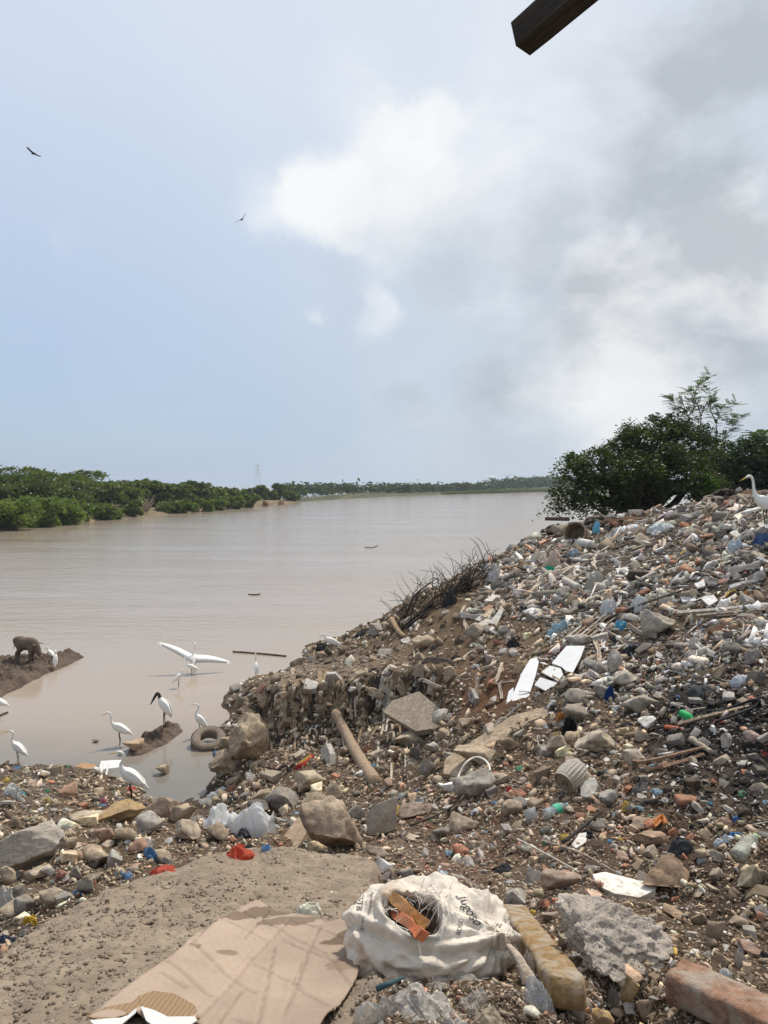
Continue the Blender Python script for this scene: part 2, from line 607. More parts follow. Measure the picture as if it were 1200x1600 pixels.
def mat_wood(name, axis=2):
    t = NT(name)
    base = t.objcol(); co = t.coord('Object')
    sc = [30, 30, 30]; sc[axis] = 1.6
    v = t.mapping(co, tuple(sc))
    n1 = t.noise(1.0, 7, 0.65, v, 0.4); n2 = t.noise(3, 4, 0.6, co)
    c = t.mix(t.rng(n1, 0.32, 0.68), t.mix(1.0, base, (0.5, 0.47, 0.44), 'MULTIPLY'), t.mix(1.0, base, (1.2, 1.18, 1.15), 'MULTIPLY'))
    c = t.mix(t.math('MULTIPLY', t.rng(n2, 0.5, 0.75), 0.4), c, t.mix(1.0, c, (0.5, 0.48, 0.46), 'MULTIPLY'))
    t.bsdf(c, 0.85, t.bump(n1, 0.7, 0.012), 0.2)
    return t.m


def mat_flat(name, rough=0.7, spec=0.3, var=0.35, metallic=0.0):
    t = NT(name)
    base = t.objcol(); co = t.coord('Object')
    n1 = t.noise(11, 6, 0.65, co)
    c = t.mix(t.math('MULTIPLY', t.rng(n1, 0.35, 0.75), var), base, t.mix(1.0, base, (0.55, 0.50, 0.44), 'MULTIPLY'))
    t.bsdf(c, rough, t.bump(n1, 0.25, 0.01), spec, Metallic=metallic)
    return t.m


def mat_leaf(name, gloss=0.45):
    t = NT(name)
    base = t.attr()
    pb = t.bsdf(base, gloss, None, 0.25)
    tr = t.n('ShaderNodeBsdfTranslucent'); t.l(t.mix(1.0, base, (1.3, 1.5, 0.6), 'MULTIPLY'), tr.inputs[0])
    mx = t.n('ShaderNodeMixShader'); mx.inputs[0].default_value = 0.38
    t.l(pb.outputs[0], mx.inputs[1]); t.l(tr.outputs[0], mx.inputs[2]); t.l(mx.outputs[0], t.out.inputs[0])
    return t.m


M_STONE = mat_stone('stone', 'obj')
M_CLEAN = mat_stone('plaster', 'obj', dirt_amt=0.28, bump=0.35, bdist=0.006)
M_RUBBLE = mat_stone('rubble', 'attr', dirt_amt=0.35, scale=30)
M_PLASTIC = mat_plastic('plastic_film')
M_CLEAR = mat_clear('clear_film')
M_CLOTH = mat_cloth('cloth')
M_WOOD = mat_wood('weathered_wood')
M_FLAT = mat_flat('painted')
M_BOARD = mat_flat('board', 0.6, 0.3, 0.30)
M_DARK = mat_flat('dark_rubber', 0.75, 0.25)
M_LEAF = mat_leaf('leaf')
M_BARK = mat_wood('bark')
M_FEATHER = mat_flat('feather', 0.8, 0.15, 0.12)
M_METAL = mat_flat('metal', 0.5, 0.4, 0.3, 0.3)
M_CONC = mat_aggregate('concrete_lump', (0.42, 0.37, 0.31), (0.30, 0.27, 0.24), (0.50, 0.45, 0.38), 38, 0.8)
# ------------------------------------------------------------------ terrain: the dumped bank
CTRL_PX = [  # photograph pixel and forward distance in metres
    (-400,1600,2.3),(0,1600,2.3),(300,1600,2.25),(600,1600,2.2),(900,1600,2.2),(1200,1600,2.2),(1500,1600,2.2),
    (30,1450,3.9),(-200,1450,4.0),(60,1360,5.2),(-200,1360,5.4),(60,1290,7.0),(-200,1290,7.2),(60,1250,9.2),(-200,1250,9.4),(205,1258,9.8),(140,1235,10.6),
    (100,1500,2.95),(300,1500,2.9),(150,1420,3.75),(300,1380,4.15),(250,1372,4.35),(450,1348,4.8),(450,1450,3.45),
    (300,1330,5.8),(400,1315,6.4),(170,1320,6.1),(200,1290,7.4),(370,1280,8.6),(300,1275,8.9),(250,1262,9.9),
    (500,1352,5.5),(430,1275,8.7),(500,1240,9.4),(420,1222,10.7),(360,1185,12.2),(375,1150,13.0),
    (420,1200,11.2),(480,1200,10.6),(550,1215,9.9),(600,1225,9.3),
    (480,1180,11.2),(540,1190,10.7),(620,1190,9.9),(450,1170,11.5),
    (420,1092,13.2),(480,1070,13.2),(540,1085,12.4),(600,1075,12.2),(680,1075,11.0),
    (430,1060,16.0),(400,1078,15.3),(480,1050,15.3),(370,1103,14.7),(515,1022,18.2),(500,1030,18.0),(540,1000,18.6),(560,988,19.5),
    (600,1000,16.0),(600,968,18.3),(650,932,18.3),(650,1000,14.3),(700,908,17.6),(750,882,18.0),(800,858,19.0),(850,832,20.5),
    (540,1050,13.6),(600,1045,13.2),(680,1045,12.1),
    (700,1000,12.9),(700,950,15.0),(750,930,15.6),(800,1000,11.5),(800,900,15.6),(850,862,17.6),(900,835,19.0),(900,900,14.0),(900,1000,10.3),
    (950,822,19.3),(1000,812,19.3),(1050,802,18.6),(1100,792,17.4),(1150,787,14.6),(1200,792,12.2),(1190,806,11.5),(1300,785,13),
    (1000,900,12.3),(1000,1000,9.6),(1000,1100,7.6),(1000,1200,6.1),(1000,1300,4.9),(1000,1400,3.8),(1000,1500,2.8),
    (1200,900,10.0),(1200,1000,8.2),(1200,1100,6.7),(1200,1200,5.5),(1200,1300,4.5),(1200,1400,3.6),(1100,850,13.5),
    (800,1100,8.9),(800,1200,7.0),(800,1300,5.4),(800,1400,4.1),(800,1500,3.0),
    (760,1090,9.6),(700,1150,9.0),(700,1200,8.0),(700,1300,5.8),(650,1250,7.3),(600,1300,6.3),(600,1350,5.2),(600,1400,4.3),(600,1450,3.5),(600,1500,3.0),
    (1500,1000,8),(1500,1300,4.3),(1500,820,11),(1400,900,10),
    (1000,806,24),(1100,790,24),(950,815,23.5),(1200,785,22),
]
# waterline seen in the photograph (z = 0 there)
SHORE_PX = [(-300,1205),(-100,1202),(0,1199),(60,1196),(130,1197),(175,1215),(215,1228),(228,1244),(290,1246),(318,1240),(322,1205),(330,1170),(345,1132),(362,1121),(350,1095),(352,1084),
            (400,1061),(450,1045),(474,1034),(472,1012)]
CTRL_W = []   # world (x, y, z)
for px, py, d in CTRL_PX:
    p = at(px, py, d); CTRL_W.append((p.x, p.y, p.z))
_v = ray(600, 900)
shore_w = []
for px, py in SHORE_PX:
    v = ray(px, py); k = -CAM_H / v.z
    shore_w.append((v.x * k, v.y * k)); CTRL_W.append((v.x * k, v.y * k, 0.0))
# river bed in front of the waterline
for px, py in [(-300,1170),(0,1165),(100,1165),(180,1185),(250,1215),(280,1220),(290,1190),(310,1135),(320,1090),(370,1055),(430,1030),(440,1000),(200,1120),(0,1110),(250,1060),(-300,1100),(350,1010)]:
    v = ray(px, py); k = -CAM_H / v.z
    CTRL_W.append((v.x * k, v.y * k, -0.35))
CTRL_W += [(-1.0,21.2,0.25),(-2.2,23.0,-0.3),(-0.9,24.5,-0.3),(0.0,21.6,0.2),(0.5,24,-0.4),(1.3,22.5,0.3),(2.2,26,-0.4),(2.6,23.5,0.6),(3.4,25.5,0.5),(3.6,29,-0.4),(5.0,27.5,0.8),(5.2,32,-0.5),
           (7.5,28,2.9),(9.5,27,3.5),(7.5,34,-0.4),(10,29.5,2.6),(10,34,-0.3),(13,28,3.7),(13,34,2.6),(13,39,-.2),(18,30,3.9),(18,38,3.6),(18,46,0.0),(25,30,4.0),(25,45,3.6),(25,55,0.0),(35,35,4.0),(35,60,1.0),
           (-5,1,3.1),(0,0.5,3.15),(5,1,3.15),(0,-4,3.15),(-7,-3,3.1),(7,-3,3.2),(12,5,3.6),(12,12,4.4),(18,20,4.2),(-9,5,2.4),(-12,10,0.9),(-10,2,2.9),(30,20,4.1),(30,5,4.0)]
CTRL_W = np.array(CTRL_W)


def _tps(r2):
    return np.where(r2 > 1e-12, r2 * np.log(np.maximum(r2, 1e-12)) * 0.5, 0.0)


def _warp(x, y):
    # distances count less far away: fit in a log-like space so near detail and far shape are both smooth
    s = np.log1p(np.maximum(y + 4.5, 0.4) / 3.0) * 6.0
    return x / (np.maximum(y + 4.5, 0.4)) * 9.0, s


_cx, _cy = _warp(CTRL_W[:, 0], CTRL_W[:, 1])
_n = len(_cx)
_A = _tps((_cx[:, None] - _cx[None]) ** 2 + (_cy[:, None] - _cy[None]) ** 2)
_A[np.diag_indices(_n)] += 0.012
_Pm = np.stack([np.ones(_n), _cx, _cy], 1)
_L = np.zeros((_n + 3, _n + 3)); _L[:_n, :_n] = _A; _L[:_n, _n:] = _Pm; _L[_n:, :_n] = _Pm.T
_w = np.linalg.solve(_L, np.concatenate([CTRL_W[:, 2], np.zeros(3)]))


def h_base(x, y):
    x = np.asarray(x, float); y = np.asarray(y, float)
    sh = x.shape; x = x.ravel(); y = y.ravel()
    out = np.empty(len(x))
    for a in range(0, len(x), 20000):
        u, v = _warp(x[a:a + 20000], y[a:a + 20000])
        K = _tps((u[:, None] - _cx[None]) ** 2 + (v[:, None] - _cy[None]) ** 2)
        out[a:a + 20000] = K @ _w[:_n] + _w[_n] + u * _w[_n + 1] + v * _w[_n + 2]
    return np.clip(out, -1.5, 5.2).reshape(sh)


# grid in (a, b): y = b-row, x = a * (y + 4.5)
GA, GB = 560, 520
_a = np.linspace(-1, 1, GA); _a = np.sign(_a) * (0.55 * np.abs(_a) + 0.45 * np.abs(_a) ** 2.4) * 1.02
_b = np.concatenate([np.linspace(-1.2, 1.6, 30)[:-1], np.exp(np.linspace(math.log(1.6), math.log(62), GB - 29))])
gx = _a[None, :] * (_b[:, None] + 4.5); gy = np.repeat(_b[:, None], GA, 1)
gz = h_base(gx, gy)
_amp = np.clip((gz + 0.35) / 0.5, 0, 1)
_rough = 0.5 + 0.5 * np.clip(fbm2(gx, gy, 0.5, 5, 2) + 0.5, 0, 1)
gz = gz + _amp * _rough * (0.13 * fbm2(gx, gy, 1.3, 11, 3) + 0.10 * np.abs(fbm2(gx, gy, 3.2, 21, 3)) + 0.034 * fbm2(gx, gy, 10.0, 31, 3) + 0.008 * fbm2(gx, gy, 42.0, 41, 2))


# the eroded edge of the mound and a few hollows: cut back below the lip so the face stands steep
_pts = np.stack([gx.ravel(), gy.ravel(), gz.ravel()], 1); _fr = _pts[:, 1] > .6
_ux = np.full(len(_pts), -9e3); _uy = np.full(len(_pts), -9e3)
_R = np.array(cam.rotation_euler.to_matrix()); _q = (_pts[_fr] - np.array([0, 0, CAM_H])) @ _R
_ux[_fr] = 600 + _q[:, 0] / -_q[:, 2] * FPX; _uy[_fr] = 800 - _q[:, 1] / -_q[:, 2] * FPX
_lip = np.interp(_ux, [385, 420, 470, 520, 560, 600, 640, 700], [1086, 1092, 1085, 1086, 1078, 1062, 1062, 1060]) + 5 * fbm2(gx, gy, 2.2, 17, 3).ravel()
_t = (_uy - _lip) / 80
_side = np.clip((_ux - 388) / 25, 0, 1) * np.clip((715 - _ux) / 40, 0, 1)
_cut = np.where(_t < 0, .16 * np.clip(1 + _t * 2.0, 0, 1), -.38 * np.clip(_t / .12, 0, 1) * np.clip((1.35 - _t) / .8, 0, 1))
_dz = _cut * _side
for _x, _y, _r, _d in ((662, 1142, 30, .22), (985, 1548, 50, .16), (455, 1335, 26, .12), (40, 1352, 40, .12), (350, 1262, 34, .10), (425, 1268, 30, .12), (880, 1120, 30, .12)):
    _dz -= _d * np.exp(-(((_ux - _x) ** 2 + ((_uy - _y) * 1.5) ** 2) / _r ** 2))
gz = gz + _dz.reshape(gz.shape)


def h_at(x, y):
    """height of the built ground by bilinear lookup"""
    x = np.asarray(x, float); y = np.clip(np.asarray(y, float), _b[0] + 1e-6, _b[-1] - 1e-6)
    j = np.clip(np.searchsorted(_b, y) - 1, 0, GB - 2); u = (y - _b[j]) / (_b[j + 1] - _b[j])
    a = np.clip(x / (y + 4.5), _a[0] + 1e-6, _a[-1] - 1e-6)
    i = np.clip(np.searchsorted(_a, a) - 1, 0, GA - 2); t = (a - _a[i]) / (_a[i + 1] - _a[i])
    return (gz[j, i] * (1 - t) + gz[j, i + 1] * t) * (1 - u) + (gz[j + 1, i] * (1 - t) + gz[j + 1, i + 1] * t) * u


_steps = np.exp(np.linspace(math.log(1.2), math.log(60), 520))


def hits(px, py):
    """first ground hit of many pixels: returns (N,3) points and validity"""
    px = np.asarray(px, float); py = np.asarray(py, float)
    R = np.array(cam.rotation_euler.to_matrix())
    v = np.stack([(px - 600) / FPX, -(py - 800) / FPX, -np.ones_like(px)], 1) @ R.T
    v = v / v[:, 1:2]
    out = np.zeros((len(px), 3)); ok = np.zeros(len(px), bool)
    for a in range(0, len(px), 3000):
        vv = v[a:a + 3000]
        X = vv[:, 0:1] * _steps[None]; Y = np.repeat(_steps[None], len(vv), 0); Z = CAM_H + vv[:, 2:3] * _steps[None]
        under = Z < h_at(X, Y)
        k = under.argmax(1); good = under.any(1) & (k > 0)
        k = np.maximum(k, 1)
        lo, hi = _steps[k - 1].copy(), _steps[k].copy()
        for _ in range(14):
            m = (lo + hi) / 2
            u = CAM_H + vv[:, 2] * m < h_at(vv[:, 0] * m, m)
            hi = np.where(u, m, hi); lo = np.where(u, lo, m)
        out[a:a + 3000] = np.stack([vv[:, 0] * hi, hi, CAM_H + vv[:, 2] * hi], 1); ok[a:a + 3000] = good
    return out, ok


def hit(px, py):
    for dy in (0, 6, 14, 26, 40, 60, 90):
        p, ok = hits(np.array([px]), np.array([py + dy]))
        if ok[0] and p[0][1] < 30: return at(px, py, p[0][1])
    return at(px, py, 20)


def water_hit(px, py, z=0.0):
    v = ray(px, py); k = (z - CAM_H) / v.z
    return Vector((v.x * k, v.y * k, z))


def ground_normal(x, y, e=0.12):
    dx = (h_at(x + e, y) - h_at(x - e, y)) / (2 * e); dy = (h_at(x, y + e) - h_at(x, y - e)) / (2 * e)
    n = np.stack([-dx, -dy, np.ones_like(dx)], -1)
    return n / np.linalg.norm(n, axis=-1, keepdims=True)


def project(P):
    """world points (N,3) -> photograph pixels"""
    R = np.array(cam.rotation_euler.to_matrix())
    q = (np.asarray(P) - np.array([0, 0, CAM_H])) @ R
    return 600 + q[:, 0] / -q[:, 2] * FPX, 800 - q[:, 1] / -q[:, 2] * FPX


# a broken concrete slab lies on the slope at the lower left: raise the ground there
SLAB_PX = [(-150,1660),(-60,1565),(0,1528),(35,1496),(62,1470),(100,1438),(150,1404),(200,1381),(260,1363),(330,1352),(420,1342),(480,1338),(545,1346),(600,1372),(592,1410),(585,1450),(600,1500),(600,1740),(-150,1740)]


def poly_sd(P, poly):
    A = poly; B = np.roll(poly, -1, 0); ab = B - A
    out = np.empty(len(P))
    for a0 in range(0, len(P), 40000):
        Q = P[a0:a0 + 40000]
        tt = np.clip(((Q[:, None] - A[None]) * ab[None]).sum(2) / ((ab ** 2).sum(1)[None] + 1e-12), 0, 1)
        dist = np.linalg.norm(Q[:, None] - (A[None] + tt[..., None] * ab[None]), axis=2).min(1)
        ins = np.zeros(len(Q), bool)
        for a, b in zip(A, B):
            cond = (a[1] > Q[:, 1]) != (b[1] > Q[:, 1])
            ins ^= cond & (Q[:, 0] < (b[0] - a[0]) * (Q[:, 1] - a[1]) / (b[1] - a[1] + 1e-12) + a[0])
        out[a0:a0 + 40000] = np.where(ins, dist, -dist)
    return out


slab_poly = hits([p[0] for p in SLAB_PX], [p[1] for p in SLAB_PX])[0][:, :2]
_m = (gy.ravel() > 0.5) & (gy.ravel() < 7)
_sd = np.full(gx.size, -9.0); _sd[_m] = poly_sd(np.stack([gx.ravel()[_m], gy.ravel()[_m]], 1), slab_poly)
_sd = _sd.reshape(gx.shape)
_k = np.clip((_sd + 0.03) / 0.10, 0, 1); _k = _k * _k * (3 - 2 * _k)
gz = np.where(_sd > -0.05, gz * (1 - _k) + _k * (h_base(gx, gy) + 0.085 + 0.018 * fbm2(gx, gy, 2.0, 90, 3) + 0.006 * fbm2(gx, gy, 14.0, 91, 3)), gz)

# bed for the flattened cardboard: its plane, and the ground pressed below it
CB = [(138, 1592), (160, 1572), (215, 1528), (300, 1466), (345, 1433), (372, 1420), (402, 1412), (430, 1424), (470, 1428), (512, 1442), (530, 1438), (576, 1462), (572, 1480), (556, 1530), (530, 1570), (505, 1605), (440, 1700), (330, 1700), (322, 1612), (300, 1598), (262, 1590), (236, 1600), (214, 1582), (176, 1594)]
_hp = hits([p[0] for p in CB], [p[1] for p in CB])[0]
_cc = _hp.mean(0); CB_N = np.linalg.svd(_hp - _cc)[2][2]; CB_N = CB_N * np.sign(CB_N[2]); CB_C = _cc + np.array([0, 0, .035])
_d = np.array([list(ray(x, y)) for x, y in CB]); _o = np.array([0, 0, CAM_H])
CBW = _o + _d * (((CB_C - _o) @ CB_N) / (_d @ CB_N))[:, None]
_sd = np.full(gx.size, -9.0); _sd[_m] = poly_sd(np.stack([gx.ravel()[_m], gy.ravel()[_m]], 1), CBW[:, :2]); _sd = _sd.reshape(gx.shape)
_pz = CB_C[2] - ((gx - CB_C[0]) * CB_N[0] + (gy - CB_C[1]) * CB_N[1]) / CB_N[2]
gz = np.where(_sd > -.06, np.minimum(gz, _pz - .035 + np.clip(-_sd, 0, 1) * .6), gz)

# soil colours patch by patch; heap gaps and cliff have shade painted in
SOIL_SHADE = [  # px, py, radius in px, colour, weight
    (1000,880,160,(0.105,0.085,0.068),0.85),(1120,900,150,(0.10,0.082,0.066),0.85),(900,900,110,(0.12,0.095,0.075),0.8),(1100,1000,120,(0.13,0.10,0.075),0.7),(960,1040,90,(0.12,0.095,0.075),0.7),(820,890,70,(0.14,0.11,0.085),0.7),  # heap earth darkened: shade of the gaps between pieces put into colour
    (480,1140,75,(0.07,0.055,0.042),0.85),(600,1140,80,(0.075,0.058,0.044),0.85),(470,1062,50,(0.33,0.265,0.195),0.8),(560,1050,50,(0.30,0.235,0.17),0.7),  # dark pair imitates shade under the lip; pale pair is the top mat
    (1130,1130,150,(0.028,0.026,0.025),0.97),(1180,1220,90,(0.045,0.040,0.037),0.9),(1060,1080,60,(0.05,0.042,0.036),0.6),(1000,1060,50,(0.07,0.05,0.04),0.5),
    (760,1090,70,(0.165,0.085,0.045),0.85),(800,1050,45,(0.15,0.08,0.045),0.6),(720,1010,60,(0.19,0.125,0.075),0.6),(650,990,70,(0.24,0.175,0.12),0.6),
    (540,1140,70,(0.10,0.078,0.055),0.7),(600,1160,80,(0.115,0.085,0.06),0.7),(470,1130,50,(0.09,0.07,0.05),0.7),  # cliff face below the lip, its shade painted as dark earth
    (1050,1330,110,(0.10,0.07,0.052),0.9),(950,1300,90,(0.11,0.075,0.055),0.8),(1150,1400,110,(0.095,0.068,0.05),0.85),(900,1330,60,(0.12,0.08,0.055),0.7),
    (720,1340,80,(0.22,0.14,0.10),0.8),(700,1390,60,(0.25,0.15,0.11),0.8),(620,1340,60,(0.27,0.20,0.15),0.7),(780,1240,80,(0.20,0.14,0.095),0.6),
    (1050,980,60,(0.19,0.13,0.08),0.6),(780,880,40,(0.20,0.15,0.10),0.6),(860,960,60,(0.17,0.125,0.085),0.6),(700,960,50,(0.24,0.165,0.10),0.7),
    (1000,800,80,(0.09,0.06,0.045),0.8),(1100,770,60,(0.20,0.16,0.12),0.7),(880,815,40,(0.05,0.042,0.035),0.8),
    (60,1210,90,(0.17,0.145,0.115),0.7),(100,1400,70,(0.15,0.12,0.095),0.7),(30,1440,70,(0.13,0.11,0.088),0.8),(340,1250,60,(0.07,0.065,0.058),0.8),
    (400,1090,60,(0.24,0.19,0.14),0.6),(500,1050,70,(0.26,0.21,0.16),0.5),(850,1130,60,(0.06,0.05,0.045),0.5),
]
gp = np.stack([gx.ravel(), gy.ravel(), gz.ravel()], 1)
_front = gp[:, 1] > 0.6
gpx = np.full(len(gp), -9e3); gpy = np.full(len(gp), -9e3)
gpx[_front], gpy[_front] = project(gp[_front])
gcol = np.tile(np.array([0.170, 0.122, 0.082]), (len(gp), 1))  # base earth also darkened to stand for shaded gaps between pieces
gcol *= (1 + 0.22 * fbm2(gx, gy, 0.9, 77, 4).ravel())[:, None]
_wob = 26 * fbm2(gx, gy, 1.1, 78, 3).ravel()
for px, py, r, c, w in SOIL_SHADE:
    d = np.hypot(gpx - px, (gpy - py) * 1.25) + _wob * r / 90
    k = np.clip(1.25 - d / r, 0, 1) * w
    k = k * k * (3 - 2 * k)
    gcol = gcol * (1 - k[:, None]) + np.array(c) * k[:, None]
_wet = np.clip(1 - (gp[:, 2] - 0.02) / 0.14, 0, 1)[:, None] * 0.75      # mud soaked by the river
gcol = gcol * (1 - _wet) + np.array([0.085, 0.070, 0.055]) * _wet
gcol = np.clip(gcol, 0.01, 1)
_i = np.arange(GA * GB).reshape(GB, GA)
_f = np.stack([_i[:-1, :-1].ravel(), _i[:-1, 1:].ravel(), _i[1:, 1:].ravel(), _i[1:, :-1].ravel()], 1)
t = NT('soil')
_c = t.attr(); _p = t.pos()
n1 = t.noise(5, 8, 0.68, _p); n2 = t.noise(38, 6, 0.7, _p); n3 = t.vor(55, vec=_p); n4 = t.noise(160, 3, 0.7, _p)
c = t.mix(t.rng(n1, 0.3, 0.7), t.mix(1.0, _c, (0.62, 0.60, 0.58), 'MULTIPLY'), t.mix(1.0, _c, (1.3, 1.27, 1.24), 'MULTIPLY'))
c = t.mix(t.rng(n2, 0.40, 0.72), c, t.mix(1.0, c, (0.5, 0.48, 0.46), 'MULTIPLY'))
c = t.mix(t.math('MULTIPLY', t.rng(n4, 0.58, 0.72), 0.7), c, t.mix(1.0, c, (2.0, 1.95, 1.9), 'MULTIPLY'))
hh = t.math('ADD', t.math('MULTIPLY', n2, 1.0), t.math('MULTIPLY', n4, 0.5)); hh = t.math('SUBTRACT', hh, t.math('MULTIPLY', n3, 0.5))
t.bsdf(c, 0.95, t.bump(hh, 0.9, 0.03), 0.15)
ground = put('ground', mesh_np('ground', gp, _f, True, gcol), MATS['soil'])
struct(ground, 'brown earth of the sloping riverbank under the dumped rubble')

# the slab itself: concrete skin just above the raised ground, stones standing out of it
x0, y0 = slab_poly.min(0); x1, y1 = slab_poly.max(0)
sx_, sy_ = np.meshgrid(np.arange(x0 - .05, x1 + .05, 0.014), np.arange(max(y0, .9) - .05, y1 + .05, 0.014))
_P = np.stack([sx_.ravel(), sy_.ravel()], 1); _q = poly_sd(_P, slab_poly) + 0.02 * fbm2(_P[:, 0], _P[:, 1], 6.0, 95, 3)
_z = h_at(_P[:, 0], _P[:, 1]) + np.where(_q > 0.01, 0.008, -0.02)
_z += np.where(_q > 0, 0.010 * fbm2(_P[:, 0], _P[:, 1], 22.0, 96, 4), 0)
_i = np.arange(sx_.size).reshape(sx_.shape); _f = np.stack([_i[:-1, :-1].ravel(), _i[:-1, 1:].ravel(), _i[1:, 1:].ravel(), _i[1:, :-1].ravel()], 1)
_f = _f[(_q[_f] > -0.02).all(1)]
M_SLAB = mat_aggregate('slab_concrete', (0.262, 0.208, 0.156), (0.18, 0.148, 0.116), (0.33, 0.272, 0.212), 42, 0.9)
slab = put('concrete_slab', mesh_np('concrete_slab', np.stack([_P[:, 0], _P[:, 1], _z], 1), _f, True), M_SLAB)
tag(slab, 'wide weathered concrete slab with exposed pebbles under the flattened cardboard', 'slab')
# ------------------------------------------------------------------ river
t = NT('river_water')
_p = t.pos()
geo = t.n('ShaderNodeNewGeometry')
cd = t.n('ShaderNodeCameraData')
w1 = t.noise(1.0, 4, 0.55, t.mapping(_p, (0.9, 2.6, 1), (0, 0, 0.25)))
w2 = t.noise(1.0, 3, 0.6, t.mapping(_p, (4.5, 11.0, 1), (0, 0, 0.15)))
w3 = t.noise(1.0, 4, 0.6, t.mapping(_p, (0.045, 0.16, 1), (0, 0, 0.2)))
w4 = t.noise(1.0, 5, 0.6, t.mapping(_p, (0.25, 0.5, 1)))
sep = t.n('ShaderNodeSeparateXYZ'); t.l(_p, sep.inputs[0])
calm = t.rng(sep.outputs['Y'], 14, 26, 0.06, 1.0, True)          # the cove lies still behind the mud bar
patch = t.rng(w3, 0.35, 0.62, 0.25, 1.0)
hgt = t.math('MULTIPLY', t.math('ADD', t.math('MULTIPLY', w1, 1.0), t.math('MULTIPLY', w2, 0.35)), t.math('MULTIPLY', calm, patch))
col = t.mix(t.rng(w3, 0.3, 0.7), (0.305, 0.240, 0.178), (0.340, 0.278, 0.215))
near = t.rng(sep.outputs['Y'], 11, 15.5, 1.0, 0.0, True)
col = t.mix(t.math('MULTIPLY', near, t.rng(w4, 0.3, 0.65, 0.5, 1.0)), col, (0.125, 0.122, 0.108))     # dark stagnant cove water
t.bsdf(col, 0.10, t.bump(hgt, 0.5, 0.10), 0.5, IOR=1.33)
nr = 60
X0, X1, Y0, Y1 = -2600, 2600, -40, 4200
river = put('river', mesh_np('river', [(X0, Y0, 0), (X1, Y0, 0), (X1, Y1, 0), (X0, Y1, 0)], np.array([[0, 1, 2, 3]])), MATS['river_water'])
struct(river, 'wide muddy brown river')


def land_strip(name, shore, depth_fn, prof, mat, label, seed, col):
    """land behind a shoreline: shore = [(x, y)], inland direction by depth_fn, prof = [(inland m, height m)]"""
    S = smooth_path(shore, 160)
    V, n = [], len(prof)
    for i, (x, y) in enumerate(S):
        dx, dy = depth_fn(x, y)
        for k, (s, z) in enumerate(prof):
            V.append((x + dx * s, y + dy * s, z))
    V = np.array(V)
    d = np.linalg.norm(V[:, :2], axis=1)
    am = np.repeat(np.array([0.02, 0.1, 0.3, 0.5, 0.6, 0.6][:n])[None], len(S), 0).ravel()
    V[:, 2] += am * fbm2(V[:, 0], V[:, 1], 0.12, seed, 4)
    wig = fbm2(V[:, 0], V[:, 1], 0.07, seed + 3, 4)
    V[:, 1] += wig * 1.2
    F = []
    for i in range(len(S) - 1):
        for k in range(n - 1):
            a = i * n + k; F.append((a, a + 1, a + n + 1, a + n))
    c = np.tile(np.array(col), (len(V), 1)) * (1 + 0.3 * fbm2(V[:, 0], V[:, 1], 0.3, seed + 9, 3))[:, None]
    o = put(name, mesh_np(name, V, np.array(F), True, c), mat)
    struct(o, label)
    return o, S


t = NT('bank_earth')
_c = t.attr(); _p = t.pos(); n1 = t.noise(0.6, 7, 0.7, _p); n2 = t.noise(4, 5, 0.7, _p)
c = t.mix(t.rng(n1, 0.35, 0.65), t.mix(1.0, _c, (0.6, 0.58, 0.55), 'MULTIPLY'), t.mix(1.0, _c, (1.25, 1.2, 1.15), 'MULTIPLY'))
c = t.mix(t.rng(n2, 0.45, 0.7), c, t.mix(1.0, c, (0.6, 0.6, 0.58), 'MULTIPLY'))
t.bsdf(c, 0.95, t.bump(n2, 0.6, 0.2), 0.15)


def wpx(px, py):
    p = water_hit(px, py); return (p.x, p.y)


left_shore = [wpx(-500, 868), wpx(-200, 846), wpx(0, 829), wpx(100, 819), wpx(200, 808), wpx(300, 800), wpx(400, 792), wpx(440, 788), wpx(468, 785)]
left_bank, LS = land_strip('left_bank', left_shore, lambda x, y: (-0.75, 0.66), [(-1.5, -0.6), (0.0, 0.02), (0.8, 0.35), (4, 0.7), (40, 1.2), (260, 1.5)], MATS['bank_earth'], 'low earthen bank across the river under the green trees', 5, (0.20, 0.155, 0.10))
far_shore = [(-330, 240), wpx(455, 784.5), wpx(520, 780.5), wpx(600, 776.2), wpx(660, 774), wpx(720, 772), wpx(780, 770.3), wpx(850, 768), wpx(960, 766), wpx(1100, 765), wpx(1400, 764.5)]
far_bank, FS = land_strip('far_bank', far_shore[1:], lambda x, y: (0.15, 0.98), [(-4, -0.6), (0, 0.05), (6, 0.5), (25, 0.8), (120, 1.5), (1500, 4)], MATS['bank_earth'], 'distant low bank closing the river at the horizon', 15, (0.10, 0.105, 0.06))

# ------------------------------------------------------------------ mud bar with the pig, and the islet with the stork
t = NT('wet_mud')
_c = t.attr(); _p = t.pos(); n1 = t.noise(4, 7, 0.7, _p, 0.4); n2 = t.noise(24, 5, 0.7, _p)
c = t.mix(t.rng(n1, 0.35, 0.68), t.mix(1.0, _c, (0.55, 0.53, 0.5), 'MULTIPLY'), t.mix(1.0, _c, (1.35, 1.3, 1.25), 'MULTIPLY'))
c = t.mix(t.rng(n2, 0.45, 0.7), c, t.mix(1.0, c, (0.5, 0.48, 0.46), 'MULTIPLY'))
t.bsdf(c, 0.75, t.bump(t.math('ADD', n1, t.math('MULTIPLY', n2, 0.6)), 0.9, 0.05), 0.35)


